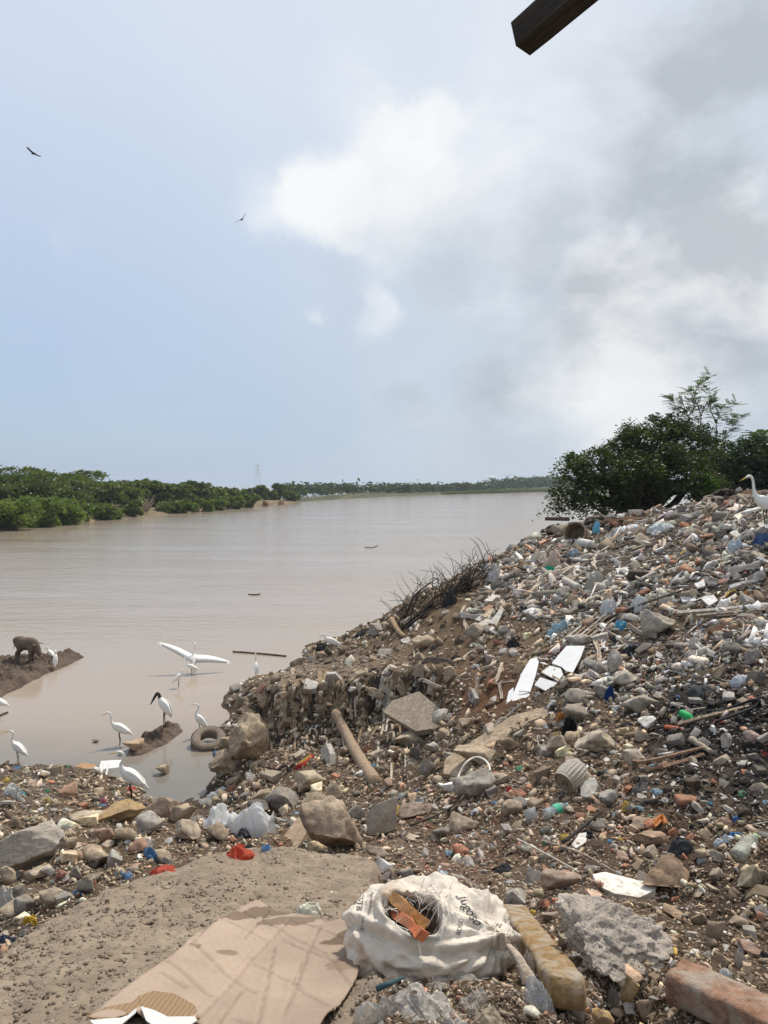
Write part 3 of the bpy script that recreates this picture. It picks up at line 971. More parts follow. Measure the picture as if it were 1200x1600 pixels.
def mound(name, outline_px, height, label, seed, col, n=90, lump=0.5):
    poly = np.array([wpx(*q) for q in outline_px])
    x0, y0 = poly.min(0) - 0.2; x1, y1 = poly.max(0) + 0.2
    nx = n; ny = n
    X, Y = np.meshgrid(np.linspace(x0, x1, nx), np.linspace(y0, y1, ny))
    P = np.stack([X.ravel(), Y.ravel()], 1)
    # signed distance to the outline
    A = poly; B = np.roll(poly, -1, 0)
    ab = B - A
    tt = np.clip(((P[:, None] - A[None]) * ab[None]).sum(2) / (ab ** 2).sum(1)[None], 0, 1)
    dist = np.linalg.norm(P[:, None] - (A[None] + tt[..., None] * ab[None]), axis=2).min(1)
    ins = np.zeros(len(P), bool)
    for a, b in zip(A, B):
        cond = (a[1] > P[:, 1]) != (b[1] > P[:, 1])
        xi = (b[0] - a[0]) * (P[:, 1] - a[1]) / (b[1] - a[1] + 1e-12) + a[0]
        ins ^= cond & (P[:, 0] < xi)
    sd = np.where(ins, dist, -dist) + 0.10 * fbm2(P[:, 0], P[:, 1], 1.6, seed, 3)
    z = np.where(sd > 0, height * (1 - np.exp(-sd / 0.22)), sd * 0.8)
    z += np.clip(sd * 3, 0, 1) * height * lump * (0.6 * fbm2(P[:, 0], P[:, 1], 2.2, seed + 1, 3) + 0.55 * np.abs(fbm2(P[:, 0], P[:, 1], 6.0, seed + 2, 3)) + .30 * fbm2(P[:, 0], P[:, 1], 16.0, seed + 5, 3))
    z = np.maximum(z, -0.3)
    V = np.stack([P[:, 0], P[:, 1], z], 1)
    ii = np.arange(nx * ny).reshape(ny, nx)
    F = np.stack([ii[:-1, :-1].ravel(), ii[:-1, 1:].ravel(), ii[1:, 1:].ravel(), ii[1:, :-1].ravel()], 1)
    F = F[(z[F] > -0.25).any(1)]
    c = np.tile(np.array(col), (len(V), 1)) * (1 + 0.3 * fbm2(X.ravel(), Y.ravel(), 2.0, seed + 4, 3))[:, None]
    o = put(name, mesh_np(name, V, F, True, np.clip(c, .01, 1)), MATS['wet_mud'])
    struct(o, label)

    def height_at(x, y):
        i = int(np.clip((x - x0) / (x1 - x0) * (nx - 1), 0, nx - 1)); j = int(np.clip((y - y0) / (y1 - y0) * (ny - 1), 0, ny - 1))
        return float(z[j * nx + i])
    def on(px, py):
        for d in np.arange(9.0, 30.0, .02):
            p = at(px, py, float(d)); h = height_at(p.x, p.y) if x0 < p.x < x1 and y0 < p.y < y1 else 0.0
            if p.z <= max(h, 0.0): return Vector((p.x, p.y, max(h, -.02)))
    height_at.on = on
    return o, height_at


mud_bar, mud_h = mound('mud_bar', [(-160, 1040), (0, 1036), (60, 1030), (122, 1022), (128, 1027), (95, 1045), (55, 1062), (25, 1078), (0, 1096), (-160, 1150)], 0.20, 'dark brown mud bar where the pig roots beside the water', 3, (0.115, 0.080, 0.056), 220, .8)
mud_islet, islet_h = mound('mud_islet', [(200, 1172), (215, 1158), (235, 1146), (258, 1138), (280, 1132), (286, 1141), (276, 1152), (262, 1162), (240, 1170), (222, 1182), (200, 1184)], 0.17, 'small muddy islet with stones in the cove under the black-headed stork', 4, (0.15, 0.108, 0.078), 90, 1.3)
# ------------------------------------------------------------------ vegetation
def leaf_cloud(lobes, clumps, leaves, clump_r, leaf, cols, r, droop=0.35, flatten=0.6, core=0.35):
    """leaf faces gathered in clumps on the lobes; lobes = [(x, y, z, rx, ry, rz)]; returns verts, quads, colours"""
    C = []
    tot = sum(l[3] * l[4] + l[3] * l[5] for l in lobes)
    for (x, y, z, rx, ry, rz) in lobes:
        k = max(3, int(clumps * (rx * ry + rx * rz) / tot))
        d = r.normal(size=(k, 3)); d /= np.linalg.norm(d, axis=1, keepdims=True)
        d[:, 2] = np.where(d[:, 2] < -0.55, -d[:, 2], d[:, 2])
        rad = r.uniform(core, 1.06, (k, 1)) ** 0.6
        C.append(np.array([x, y, z]) + d * rad * np.array([rx, ry, rz]))
    C = np.vstack(C); nc = len(C)
    cs = clump_r * r.uniform(0.5, 1.3, nc)
    P = np.repeat(C, leaves, 0); S = np.repeat(cs, leaves)
    q = r.normal(size=(len(P), 3)) * 0.55
    q[:, 2] *= flatten
    P = P + q * S[:, None]
    P[:, 2] -= droop * (np.hypot(q[:, 0], q[:, 1]) ** 2) * S
    n = len(P)
    R = rand_rot(r, n)
    # leaves mostly lie flat
    a = R[:, :, 0]; a[:, 2] *= 0.5; a /= np.linalg.norm(a, axis=1, keepdims=True)
    b = np.cross(a, R[:, :, 1]); b /= np.linalg.norm(b, axis=1, keepdims=True) + 1e-9
    L = leaf * r.uniform(0.6, 1.4, (n, 1)); W = L * r.uniform(0.35, 0.55, (n, 1))
    V = np.stack([P - a * L, P + b * W, P + a * L, P - b * W], 1).reshape(-1, 3)
    F = np.arange(4 * n).reshape(n, 4)
    cc = np.array(cols); base = cc[r.integers(0, len(cc), nc)]
    cl = np.repeat(base, leaves, 0) * r.uniform(0.7, 1.35, (n, 1))
    return V, F, np.repeat(cl, 4, 0), C


def limb_set(base, tops, r0, r, wiggle=0.15, seg=6):
    parts = []
    for T in tops:
        b = np.array(base, float); T = np.array(T, float)
        m1 = b + (T - b) * 0.4 + np.array([0, 0, np.linalg.norm(T - b) * 0.12]) + r.normal(size=3) * wiggle
        m2 = b + (T - b) * 0.75 + r.normal(size=3) * wiggle
        pts = smooth_path([b, m1, m2, T], 9)
        parts.append(sweep(pts, [r0 * (1 - 0.86 * k / 8) for k in range(9)], seg))
    return join_vf(parts)


def make_tree(name, label, cat, lobes, clumps, leaves, clump_r, leaf, cols, seed, base, trunk_r, bark, group=None, loc=(0, 0, 0), trunk_top=None, ntops=14, flatten=0.6):
    r = np.random.default_rng(seed)
    root = empty(name, loc)
    V, F, cl, C = leaf_cloud(lobes, clumps, leaves, clump_r, leaf, cols, r, flatten=flatten)
    put('crown', mesh_np('crown', V, F, False, cl), M_LEAF, root)
    b = np.array(base, float)
    tops = C[r.choice(len(C), min(ntops, len(C)), replace=False)]
    tv, tf = limb_set(b, tops, trunk_r, r, 0.08 * np.ptp(C[:, 2]))
    put('trunk', mesh_np('trunk', tv, tf, True), M_BARK, root, color=bark)
    tag(root, label, cat, group)
    return root


def copy_tree(o, loc, rz, sc, label, group=None):
    c = o.copy(); COL.objects.link(c); c.location = loc; c.rotation_euler = (0, 0, rz); c.scale = sc; c['label'] = label
    if group: c['group'] = group
    for ch in o.children:
        k = ch.copy(); COL.objects.link(k); k.parent = c
    return c


DARK = [(0.036, 0.050, 0.016), (0.046, 0.062, 0.019), (0.062, 0.076, 0.022), (0.030, 0.042, 0.015)]
# -- the dense dark tree on our own bank
def lob(px, py, r_px, d, sq=0.85, dy=1.0):
    p = at(px, py, d); k = r_px * d / FPX
    return (p.x, p.y, p.z, k, k * dy, k * sq)


D = 25.5
tree_l = [lob(884, 778, 30, D), lob(905, 745, 40, D - .4), lob(940, 735, 48, D), lob(945, 770, 48, D - 1.2), lob(985, 705, 42, D + .4), lob(1015, 690, 46, D), lob(1035, 672, 30, D + .2), lob(1060, 700, 46, D + .3), lob(1085, 735, 42, D),
          lob(1035, 745, 62, D - .8), lob(990, 750, 58, D - 1.0), lob(1085, 770, 30, D - .8), lob(915, 795, 26, D - 1.0), lob(965, 792, 30, D - 1.4), lob(870, 790, 14, D - .6), lob(1078, 672, 26, D + .6), lob(1102, 700, 26, D + .5), lob(1110, 762, 22, D + .2), lob(885, 722, 16, D)]
tb = hit(1010, 806)
tbase = (tb.x, 25.4, float(h_at(tb.x * 25.4 / tb.y, 25.4)) - 0.1)
tbase = (at(1012, 800, 25.4).x, 25.4, float(h_at(at(1012, 800, 25.4).x, 25.4)) - 0.1)
rel = [(l[0] - tbase[0], l[1] - tbase[1], l[2] - tbase[2], *l[3:]) for l in tree_l]
make_tree('bush_tree', 'large dense dark green tree overhanging the water at the top of the rubble', 'tree', rel, 430, 96, 0.33, 0.055, DARK, 21, (0, 0, 0), 0.13, (0.09, 0.075, 0.06), loc=tbase, ntops=40)
LANDMARKS.append((960, 805, 'dense dark tree'))
# -- thin sparse tree rising behind it
tb2 = at(1112, 800, 27.5); z2 = float(h_at(tb2.x, 27.5))
r = np.random.default_rng(5)
thin = empty('sparse_tree', (tb2.x, 27.5, z2 - 0.1))
paths = [[(1112, 800), (1125, 770), (1100, 735), (1090, 690), (1075, 650), (1062, 618)], [(1118, 790), (1108, 745), (1095, 720), (1082, 712), (1075, 718)], [(1100, 735), (1118, 700), (1120, 660), (1130, 640), (1152, 632)],
         [(1090, 690), (1095, 650), (1085, 620), (1095, 598), (1112, 588)], [(1095, 650), (1110, 625), (1130, 655), (1160, 652)], [(1118, 700), (1135, 680), (1150, 660)], [(1082, 655), (1060, 640), (1048, 622)], [(1125, 770), (1128, 760), (1110, 750)],
         [(1120, 660), (1110, 640), (1112, 622), (1100, 600)], [(1075, 650), (1085, 635), (1078, 610)]]
tw, lv, lc = [], [], []
for i, pth in enumerate(paths):
    pts3 = smooth_path([at(a, b_, 27.5 + 0.5 * math.sin(i * 1.7 + k)) - Vector(thin.location) for k, (a, b_) in enumerate(pth)], 14)
    r0 = 0.05 if i == 0 else 0.026
    tw.append(sweep(pts3, [r0 * (1 - 0.8 * k / 13) for k in range(14)], 5))
    for k in range(3 if i else 6, 14):
        if i in (1, 7): continue
        for q in range(5):
            s = pts3[k] + r.normal(size=3) * 0.05
            dr = r.normal(size=3); dr[2] = abs(dr[2]) * 0.4; dr /= np.linalg.norm(dr)
            Ln = r.uniform(0.18, 0.42)
            e = s + dr * Ln
            tw.append(sweep([s, (s + e) / 2 + np.array([0, 0, 0.02]), e], [0.006, 0.005, 0.003], 3, False))
            for u in np.linspace(0.3, 1, 7):
                c0 = s + dr * Ln * u; sd = np.cross(dr, [0, 0, 1]); sd /= np.linalg.norm(sd) + 1e-6
                for g in (-1, 1):
                    tip = c0 + sd * g * 0.075 + dr * 0.03 - np.array([0, 0, 0.012]); w = dr * 0.022
                    lv.append([c0, c0 * 0.5 + tip * 0.5 + w, tip, c0 * 0.5 + tip * 0.5 - w]); lc.append(np.array([0.075, 0.115, 0.032]) * r.uniform(0.6, 1.3))
lv = np.array(lv).reshape(-1, 3)
put('crown', mesh_np('crown', lv, np.arange(len(lv)).reshape(-1, 4), False, np.repeat(np.array(lc), 4, 0)), M_LEAF, thin)
v_, f_ = join_vf(tw)
put('trunk', mesh_np('trunk', v_, f_, True), M_BARK, thin, color=(0.26, 0.22, 0.17))
tag(thin, 'thin sparse tree with bare pale branches rising behind the dense dark tree', 'tree')
# -- low light green shrub at its foot, dark hedge and palm beyond on the right
sb = at(1092, 788, 24.3); zb = float(h_at(sb.x, sb.y))
make_tree('green_shrub', 'low bright green shrub at the foot of the pale branches', 'shrub', [(0, 0, 0.75, 0.55, .4, .45), (.4, 0, .55, .45, .4, .38), (-.35, 0, 0.6, .35, .3, .3)], 60, 50, 0.2, 0.045, [(0.075, 0.12, 0.022), (0.055, 0.095, 0.02)], 33, (0, 0, 0), 0.03, (0.2, 0.16, 0.12), loc=(sb.x, sb.y, zb))
hedge = []
for k, (px, py, rp) in enumerate([(1122, 728, 28), (1150, 718, 34), (1180, 712, 38), (1215, 710, 40), (1255, 715, 44), (1300, 710, 48)]):
    d = 40 + (k % 2) * 1.5
    p = at(px, py, d); zg = float(h_at(p.x, min(d, 44)))
    zg = min(zg, p.z - 1.0)
    kk = rp * d / FPX
    hgt = p.z - zg
    o = make_tree('evergreen_bush', ['dark evergreen bush closest to the pale bare branches', 'second dark evergreen bush beyond the top of the rubble', 'dark evergreen bush behind the head of the topmost egret', 'rightmost dark evergreen bush at the picture edge', 'dark evergreen bush past the palm', 'dark evergreen bush farthest past the palm'][k], 'bush',
                  [(0, 0, hgt, kk, kk, kk * .9), (kk * .5, -.3, hgt * .55, kk, kk, hgt * .5), (-kk * .4, -.2, hgt * .45, kk, kk, hgt * .45)], 170, 46, 0.34, 0.10, [(0.022, 0.036, 0.014), (0.032, 0.048, 0.018), (0.040, 0.058, 0.020)], 50 + k, (0, 0, 0), 0.1, (0.08, 0.06, 0.05), 'bushes beyond the rubble', (p.x, p.y, zg), ntops=10)
pp = at(1188, 688, 43); zg = 3.6
palm = empty('palm', (pp.x, pp.y, zg)); r = np.random.default_rng(3)
lv, lc = [], []
top = np.array([0, 0, pp.z - zg])
for k in range(18):
    an = k * 2.4; el = r.uniform(0.1, 1.1)
    d0 = np.array([math.cos(an) * math.cos(el), math.sin(an) * math.cos(el), math.sin(el)])
    for u in np.linspace(0.1, 1, 16):
        c0 = top + d0 * 1.5 * u - np.array([0, 0, 0.7 * u * u]); sd = np.cross(d0, [0, 0, 1]); sd /= np.linalg.norm(sd) + 1e-6
        for g in (-1, 1):
            tip = c0 + sd * g * 0.30 * (1.1 - u * .7) + d0 * 0.15 - np.array([0, 0, 0.1]); w = d0 * 0.03
            lv.append([c0 - w, c0 + w, tip + w * .3, tip - w * .3]); lc.append(np.array([0.05, 0.075, 0.03]) * r.uniform(0.6, 1.3))
lv = np.array(lv).reshape(-1, 3)
put('crown', mesh_np('crown', lv, np.arange(len(lv)).reshape(-1, 4), False, np.repeat(np.array(lc), 4, 0)), M_LEAF, palm)
v_, f_ = sweep([(0, 0, -.2), (0.05, 0, top[2] * .5), top], [0.16, 0.13, 0.12], 8)
put('trunk', mesh_np('trunk', v_, f_, True), M_BARK, palm, color=(0.12, 0.1, 0.08))
tag(palm, 'palm crown poking over the dark evergreen bushes', 'palm')

# -- trees of the opposite bank
RAIN = [(0.070, 0.094, 0.022), (0.092, 0.116, 0.027), (0.118, 0.140, 0.033), (0.078, 0.102, 0.025)]
LIGHT = [(0.140, 0.178, 0.036), (0.120, 0.158, 0.034), (0.165, 0.195, 0.046), (0.100, 0.140, 0.032)]
def umbrella(seed, w, h):
    r = np.random.default_rng(seed); L = []
    for k in range(13):
        a = r.uniform(0, 6.28); q = math.sqrt(r.uniform(0, 1)) * w * 0.8
        z = h * (1.0 - 0.32 * (q / w) ** 2) - r.uniform(0, 0.34) * h
        L.append((q * math.cos(a), q * math.sin(a), z, w * r.uniform(.28, .45), w * r.uniform(.28, .45), h * r.uniform(0.07, 0.13)))
    for k in range(9):
        a = r.uniform(0, 6.28); L.append((w * .6 * math.cos(a), w * .6 * math.sin(a), h * r.uniform(.15, .5), w * .38, w * .38, h * .22))
    return L
def rounded(seed, w, h):
    r = np.random.default_rng(seed); L = []
    for k in range(16):
        a = r.uniform(0, 6.28); q = math.sqrt(r.uniform(0, 1)) * w * .75
        z = h * r.uniform(0.08, 0.86) * (1 - 0.3 * (q / w) ** 2)
        L.append((q * math.cos(a), q * math.sin(a), z, w * r.uniform(.28, .42), w * r.uniform(.28, .42), h * r.uniform(.14, .22)))
    return L
bank_specs = [  # kind, px of trunk, py of its foot (shore line row), inland metres, top py, half width px, label
    ('u', 55, 812, 12, 733, 92, 'broad rain tree with the highest flat layered crown on the opposite bank'),
    ('u', 148, 805, 10, 744, 72, 'second broad rain tree, right of the highest crown across the river'),
    ('u', -45, 815, 12, 742, 80, 'broad rain tree cut by the picture edge across the river'),
    ('u', 225, 800, 9, 756, 42, 'rain tree with flat dark crown behind the pale dead shrub'),
    ('u', 262, 798, 9, 757, 40, 'rain tree just past the pale dead shrub across the river'),
    ('u', 300, 795, 9, 757, 38, 'rain tree with even flat top midway along the opposite bank'),
    ('r', 330, 793, 8, 762, 26, 'dark green tree with low top midway along the opposite bank'),
    ('r', 362, 790, 8, 758, 18, 'rounded tree with domed top on the opposite bank before the pylon'),
    ('r', 385, 789, 8, 765, 18, 'light green tree directly before the pylon'),
    ('u', 405, 788, 10, 762, 15, 'small flat-topped tree right beside the pylon foot'),
    ('r', 420, 787, 6, 768, 14, 'olive bush right of the pylon near the bare red earth'),
    ('u', 436, 786, 10, 758, 14, 'umbrella-topped tree standing alone right of the pylon'),
    ('r', 450, 786, 8, 768, 12, 'last low tree at the point where the near opposite bank ends'),
    ('r', 462, 785.5, 8, 772, 9, 'smallest bush on the tip of the opposite bank'),
]
bush_specs = [
    (12, 826, 3, 778, 50, 'bright green willow bush at the picture edge across the river'), (65, 821, 3, 776, 46, 'bright green willow bush under the highest flat crown'), (102, 817, 3, 782, 38, 'bright green willow bush at the end of the light green thicket'),
    (-50, 828, 3, 775, 50, 'bright green willow bush just out past the picture edge'), (122, 813, 5, 790, 24, 'dark green bush hanging low beside the light thicket'), (160, 810, 5, 786, 30, 'mid green bush under the second rain tree'), (205, 805, 3, 780, 20, 'olive green bush left of the pale dead shrub'),
    (262, 800, 3, 784, 20, 'green bush at the water right of the pale dead shrub'), (290, 799, 3, 780, 18, 'leafy bush third along from the pale dead shrub'), (318, 797, 3, 780, 18, 'leafy bush fourth along from the pale dead shrub'), (345, 795, 3, 776, 18, 'leafy green bush below the domed tree'), (370, 793, 3, 772, 16, 'light olive bush below the pylon'), (392, 791, 3, 772, 14, 'round green bush between the pylon and the red earth'),
]
def shore_pt(px, py, inland):
    p = water_hit(px, py)
    return Vector((p.x - 0.75 * inland, p.y + 0.66 * inland, 0.9))
for k, (kind, px, py, inl, tpy, wpx_, label) in enumerate(bank_specs):
    p0 = water_hit(px, py); d = p0.y + 0.66 * inl
    q = at(px, tpy - (4 if kind == 'u' else 1), d); h = q.z - 0.8; w = wpx_ * d / FPX
    lobes = umbrella(100 + k, w, h) if kind == 'u' else rounded(100 + k, w, h)
    n = int(np.clip(wpx_ * 5.5, 40, 420))
    make_tree('rain_tree' if kind == 'u' else 'bank_tree', label, 'tree', lobes, n, 46, w * 0.15 if wpx_ > 30 else w * .20, 0.0021 * d, RAIN if kind == 'u' else RAIN[1:] + LIGHT[1:2], 200 + k, (0, 0, -0.5), 0.03 * w + .1, (0.13, 0.11, 0.09), 'trees on the opposite bank', (q.x, d, 0.8), ntops=12, flatten=0.28 if kind == 'u' else 0.5)
for k, (px, py, inl, tpy, wpx_, label) in enumerate(bush_specs):
    py += 2.5; inl *= .4
    p0 = water_hit(px, py); d = p0.y + 0.66 * inl
    q = at(px, tpy, d); h = q.z - 0.1; w = wpx_ * d / FPX
    cols = LIGHT if k in (0, 1, 2, 3) else [LIGHT[3], RAIN[2], LIGHT[1]] if k not in (4,) else RAIN
    make_tree('willow_bush' if k < 4 else 'bank_bush', label, 'bush', rounded(300 + k, w, h * 1.02), int(np.clip(wpx_ * 5, 50, 260)), 46, w * 0.15, 0.0020 * d, cols, 400 + k, (0, 0, -0.4), 0.06, (0.15, 0.13, 0.1), 'bushes along the opposite shore', (q.x, d, 0.1), ntops=8, flatten=0.8)
# pale dead shrub
p0 = at(228, 802, water_hit(228, 806).y + 3); r = np.random.default_rng(9)
tw = []
for k in range(34):
    a = r.uniform(0, 6.28); e = np.array([math.cos(a) * r.uniform(.3, 1.6), math.sin(a) * .8, r.uniform(1.2, 2.7)])
    tw.append(sweep(smooth_path([(0, 0, 0), e * .5 + r.normal(size=3) * .15, e], 6), [0.07, .06, .05, .04, .03, .02], 4))
v_, f_ = join_vf(tw)
ds = put('dead_shrub', mesh_np('dead_shrub', v_, f_, True), M_BARK, None, (p0.x, p0.y, 0.4), color=(0.42, 0.36, 0.28))
tag(ds, 'pale leafless dead shrub at the foot of the opposite bank trees', 'shrub')

# -- the wood that closes the far horizon: a mass nobody could count
r = np.random.default_rng(17)
lob2 = []
tops = [(440, 775), (470, 771), (490, 769), (520, 769), (550, 765), (570, 768), (585, 770), (620, 766), (650, 763), (690, 761), (720, 757), (745, 757), (770, 754), (800, 749), (830, 747), (860, 747), (900, 748), (960, 750), (1100, 752), (1400, 754)]
tx = np.array([a for a, b in tops]); ty = np.array([b - 1.5 for a, b in tops])
sx = np.array([project(np.array([[x, y, 0.0]]))[0][0] for x, y in FS])
for k in range(560):
    px = r.uniform(445, 1250)
    sy = float(np.interp(px, sx, FS[:, 1])) + r.uniform(25, 110)
    top = float(np.interp(px, tx, ty)) + r.uniform(-0.6, 5.5)
    q = at(px, top, sy); h = max(q.z - 1.0, 3)
    w = r.uniform(3.0, 7.0) * sy / 480
    lob2.append((q.x, sy, 1.0 + h * 0.55, w, w, h * 0.45))
V, F, cl, C = leaf_cloud(lob2, 7500, 12, 2.4, 0.85, [(0.030, 0.046, 0.020), (0.042, 0.060, 0.024), (0.052, 0.070, 0.028), (0.036, 0.050, 0.026)], r, droop=.1)
tl = put('treeline', mesh_np('treeline', V, F, False, cl), M_LEAF)
tag(tl, 'dark distant wood along the horizon bank', 'woods', kind='stuff')
# reed fringe on the far shore
r = np.random.default_rng(18)
n = 9000
px = r.uniform(690, 880, n); i = r.integers(0, 1, n)
sy = np.interp(px, sx, FS[:, 1]) + r.uniform(0, 22, n)
X = (px - 600) / FPX * sy; H = r.uniform(0.6, 1.3, n) * np.clip((px - 680) / 90, .2, 1)
W = r.uniform(0.4, 1.0, n)
V = np.stack([np.stack([X - W, sy, np.zeros(n) + .6], 1), np.stack([X + W, sy, np.zeros(n) + .6], 1), np.stack([X + W * .3, sy, H + .8], 1), np.stack([X - W * .4, sy, H + .7], 1)], 1).reshape(-1, 3)
cl = np.repeat(np.array([0.10, 0.12, 0.042])[None] * r.uniform(0.7, 1.3, (n, 1)), 4, 0)
rd = put('reeds', mesh_np('reeds', V, np.arange(4 * n).reshape(n, 4), False, cl), M_LEAF)
tag(rd, 'yellow green fringe of reeds along the far shore', 'reeds', kind='stuff')

# -- pylon, water tower, chimney mast, white house
d = 330.0
pb = at(403, 770, d); ptop = at(403, 734, d)
H = ptop.z + 2
py_ = empty('transmission_pylon', (pb.x, d, 0.5))
pv = []
lev = np.linspace(0, 1, 9)
def sq(u): return 1.3 * (1 - u) ** 1.2 + 0.28
for i in range(8):
    a, b_ = lev[i], lev[i + 1]
    ca = [np.array([sx_ * sq(a), sy_ * sq(a), a * H]) for sx_, sy_ in ((1, 1), (1, -1), (-1, -1), (-1, 1))]
    cb = [np.array([sx_ * sq(b_), sy_ * sq(b_), b_ * H]) for sx_, sy_ in ((1, 1), (1, -1), (-1, -1), (-1, 1))]
    for k in range(4):
        pv.append(sweep([ca[k], cb[k]], 0.05, 4)); pv.append(sweep([ca[k], cb[(k + 1) % 4]], 0.028, 4)); pv.append(sweep([cb[k], cb[(k + 1) % 4]], 0.028, 4))
v_, f_ = join_vf(pv)
put('lattice_mast', mesh_np('lattice_mast', v_, f_), M_METAL, py_, color=(0.66, 0.69, 0.71))
for u in (0.68, 0.80, 0.92):
    v_, f_ = join_vf([sweep([(-1.9, 0, u * H), (1.9, 0, u * H)], 0.08, 4), sweep([(-1.9, 0, u * H), (0, 0, u * H + .8)], .06, 4), sweep([(1.9, 0, u * H), (0, 0, u * H + .8)], .06, 4)])
    put('cross_arm', mesh_np('cross_arm', v_, f_), M_METAL, py_, color=(0.66, 0.69, 0.71))
tag(py_, 'pale lattice transmission pylon above the opposite bank trees', 'pylon')
d = 620.0
p = at(769, 750, d)
wtw = empty('water_tower', (p.x, d, 1.5))
zt = at(769, 747, d).z - 1.5
v_, f_ = lathe([(0.1, zt + 1.6), (2.2, zt + 1.3), (3.2, zt + .2), (3.0, zt - 1.0), (1.2, zt - 2.0), (.1, zt - 2.0)], 20)
put('tank', mesh_np('tank', v_, f_, True), M_FLAT, wtw, color=(0.75, 0.76, 0.76))
v_, f_ = lathe([(1.3, 0), (0.9, zt - 2.0)], 12)
put('stem', mesh_np('stem', v_, f_, True), M_FLAT, wtw, color=(0.7, 0.7, 0.7))
tag(wtw, 'white water tower on the far horizon', 'water tower')
p = at(655, 755, 520.0)
v_, f_ = join_vf([sweep([(0, 0, 0), (0, 0, p.z)], 0.35, 6), sweep([(0, 0, p.z - 2.0), (0, 0, p.z + 0.3)], 1.0, 8)])
tag(put('signal_mast', mesh_np('signal_mast', v_, f_), M_METAL, None, (p.x, 520, 0), color=(0.12, 0.12, 0.13)), 'thin dark mast with a thick top on the far horizon', 'mast')
d = 370.0; p = at(583, 774, d)
hs = empty('white_house', (p.x, d, 1.0))
bm = bmesh.new(); bmesh.ops.create_cube(bm, size=1); bmesh.ops.scale(bm, vec=(4.2, 4, 2.2), verts=bm.verts); bmesh.ops.translate(bm, vec=(0, 0, 1.1), verts=bm.verts)
me = bpy.data.meshes.new('wall'); bm.to_mesh(me); bm.free(); put('wall', me, M_FLAT, hs, color=(0.72, 0.71, 0.7))
put('roof', mesh_np('roof', [(-2.5, -2.4, 2.2), (2.5, -2.4, 2.2), (2.5, 2.4, 2.2), (-2.5, 2.4, 2.2), (-2.5, 0, 3.4), (2.5, 0, 3.4)], [(0, 1, 5, 4), (2, 3, 4, 5), (0, 4, 3), (1, 2, 5), (3, 2, 1, 0)]), M_FLAT, hs, color=(0.5, 0.42, 0.4))
put('door', mesh_np('door', [(-.4, -2.03, 0), (.4, -2.03, 0), (.4, -2.03, 1.7), (-.4, -2.03, 1.7)], [(0, 1, 2, 3)]), M_FLAT, hs, color=(0.1, 0.1, 0.1))
tag(hs, 'tiny white house on the far shore', 'house')
# bare red earth scarps at the end of the opposite bank
for k, (px, py, w, label) in enumerate([(413, 783, 9, 'orange earth scarp just right of the pylon foot'), (440, 781, 9, 'orange earth scarp below the lone umbrella-topped tree')]):
    p = water_hit(px, py + 8); d = p.y + 1
    v, f = rock_vf(60 + k, 3, 8, 0.2)
    s = w * d / FPX
    o = put('earth_scarp', mesh_np('earth_scarp', v, f, True), M_STONE, None, (p.x, d, 0.3), None, (s * .8, 1.0, 1.0), color=(0.33, 0.205, 0.12))
    tag(o, label, 'earth scarp', 'earth scarps on the opposite bank')
# ------------------------------------------------------------------ birds and the pig
WHITE_F = (0.80, 0.79, 0.74)
BODY_PTS = [(-.285, .255, .010, .008), (-.23, .305, .034, .026), (-.15, .375, .060, .060), (-.06, .445, .076, .084), (.02, .515, .072, .084), (.08, .57, .052, .062)]
NECKS = {
    's': [(.122, .625, .028, .034), (.134, .685, .020, .025), (.105, .75, .017, .020), (.088, .81, .016, .018), (.105, .862, .017, .019), (.145, .888, .022, .022), (.185, .886, .017, .016), (.212, .880, .008, .008)],
    'up': [(.118, .635, .027, .032), (.128, .70, .019, .022), (.120, .78, .016, .018), (.112, .86, .015, .016), (.125, .925, .017, .018), (.158, .950, .021, .021), (.195, .945, .016, .015), (.22, .94, .008, .008)],
    'hook': [(.118, .625, .028, .034), (.135, .68, .021, .026), (.125, .75, .017, .020), (.118, .82, .016, .018), (.128, .875, .018, .019), (.165, .902, .022, .022), (.205, .895, .016, .015), (.232, .885, .008, .008)],
    'low': [(.118, .615, .032, .038), (.135, .65, .028, .032), (.115, .69, .022, .024), (.12, .725, .020, .021), (.155, .742, .022, .022), (.195, .735, .017, .016), (.222, .728, .008, .008)],
    'down': [(.13, .60, .03, .034), (.19, .60, .022, .026), (.23, .55, .018, .02), (.25, .47, .017, .019), (.28, .42, .02, .021), (.31, .40, .016, .016), (.335, .39, .008, .008)],
}


def smooth_tube(P, n, seg=12):
    S = smooth_path(P, n)
    pts = [(p[0], 0, p[1]) for p in S]
    return sweep(pts, [(max(p[2], .004), max(p[3], .004)) for p in S], seg, True, up=(0, 0, 1))


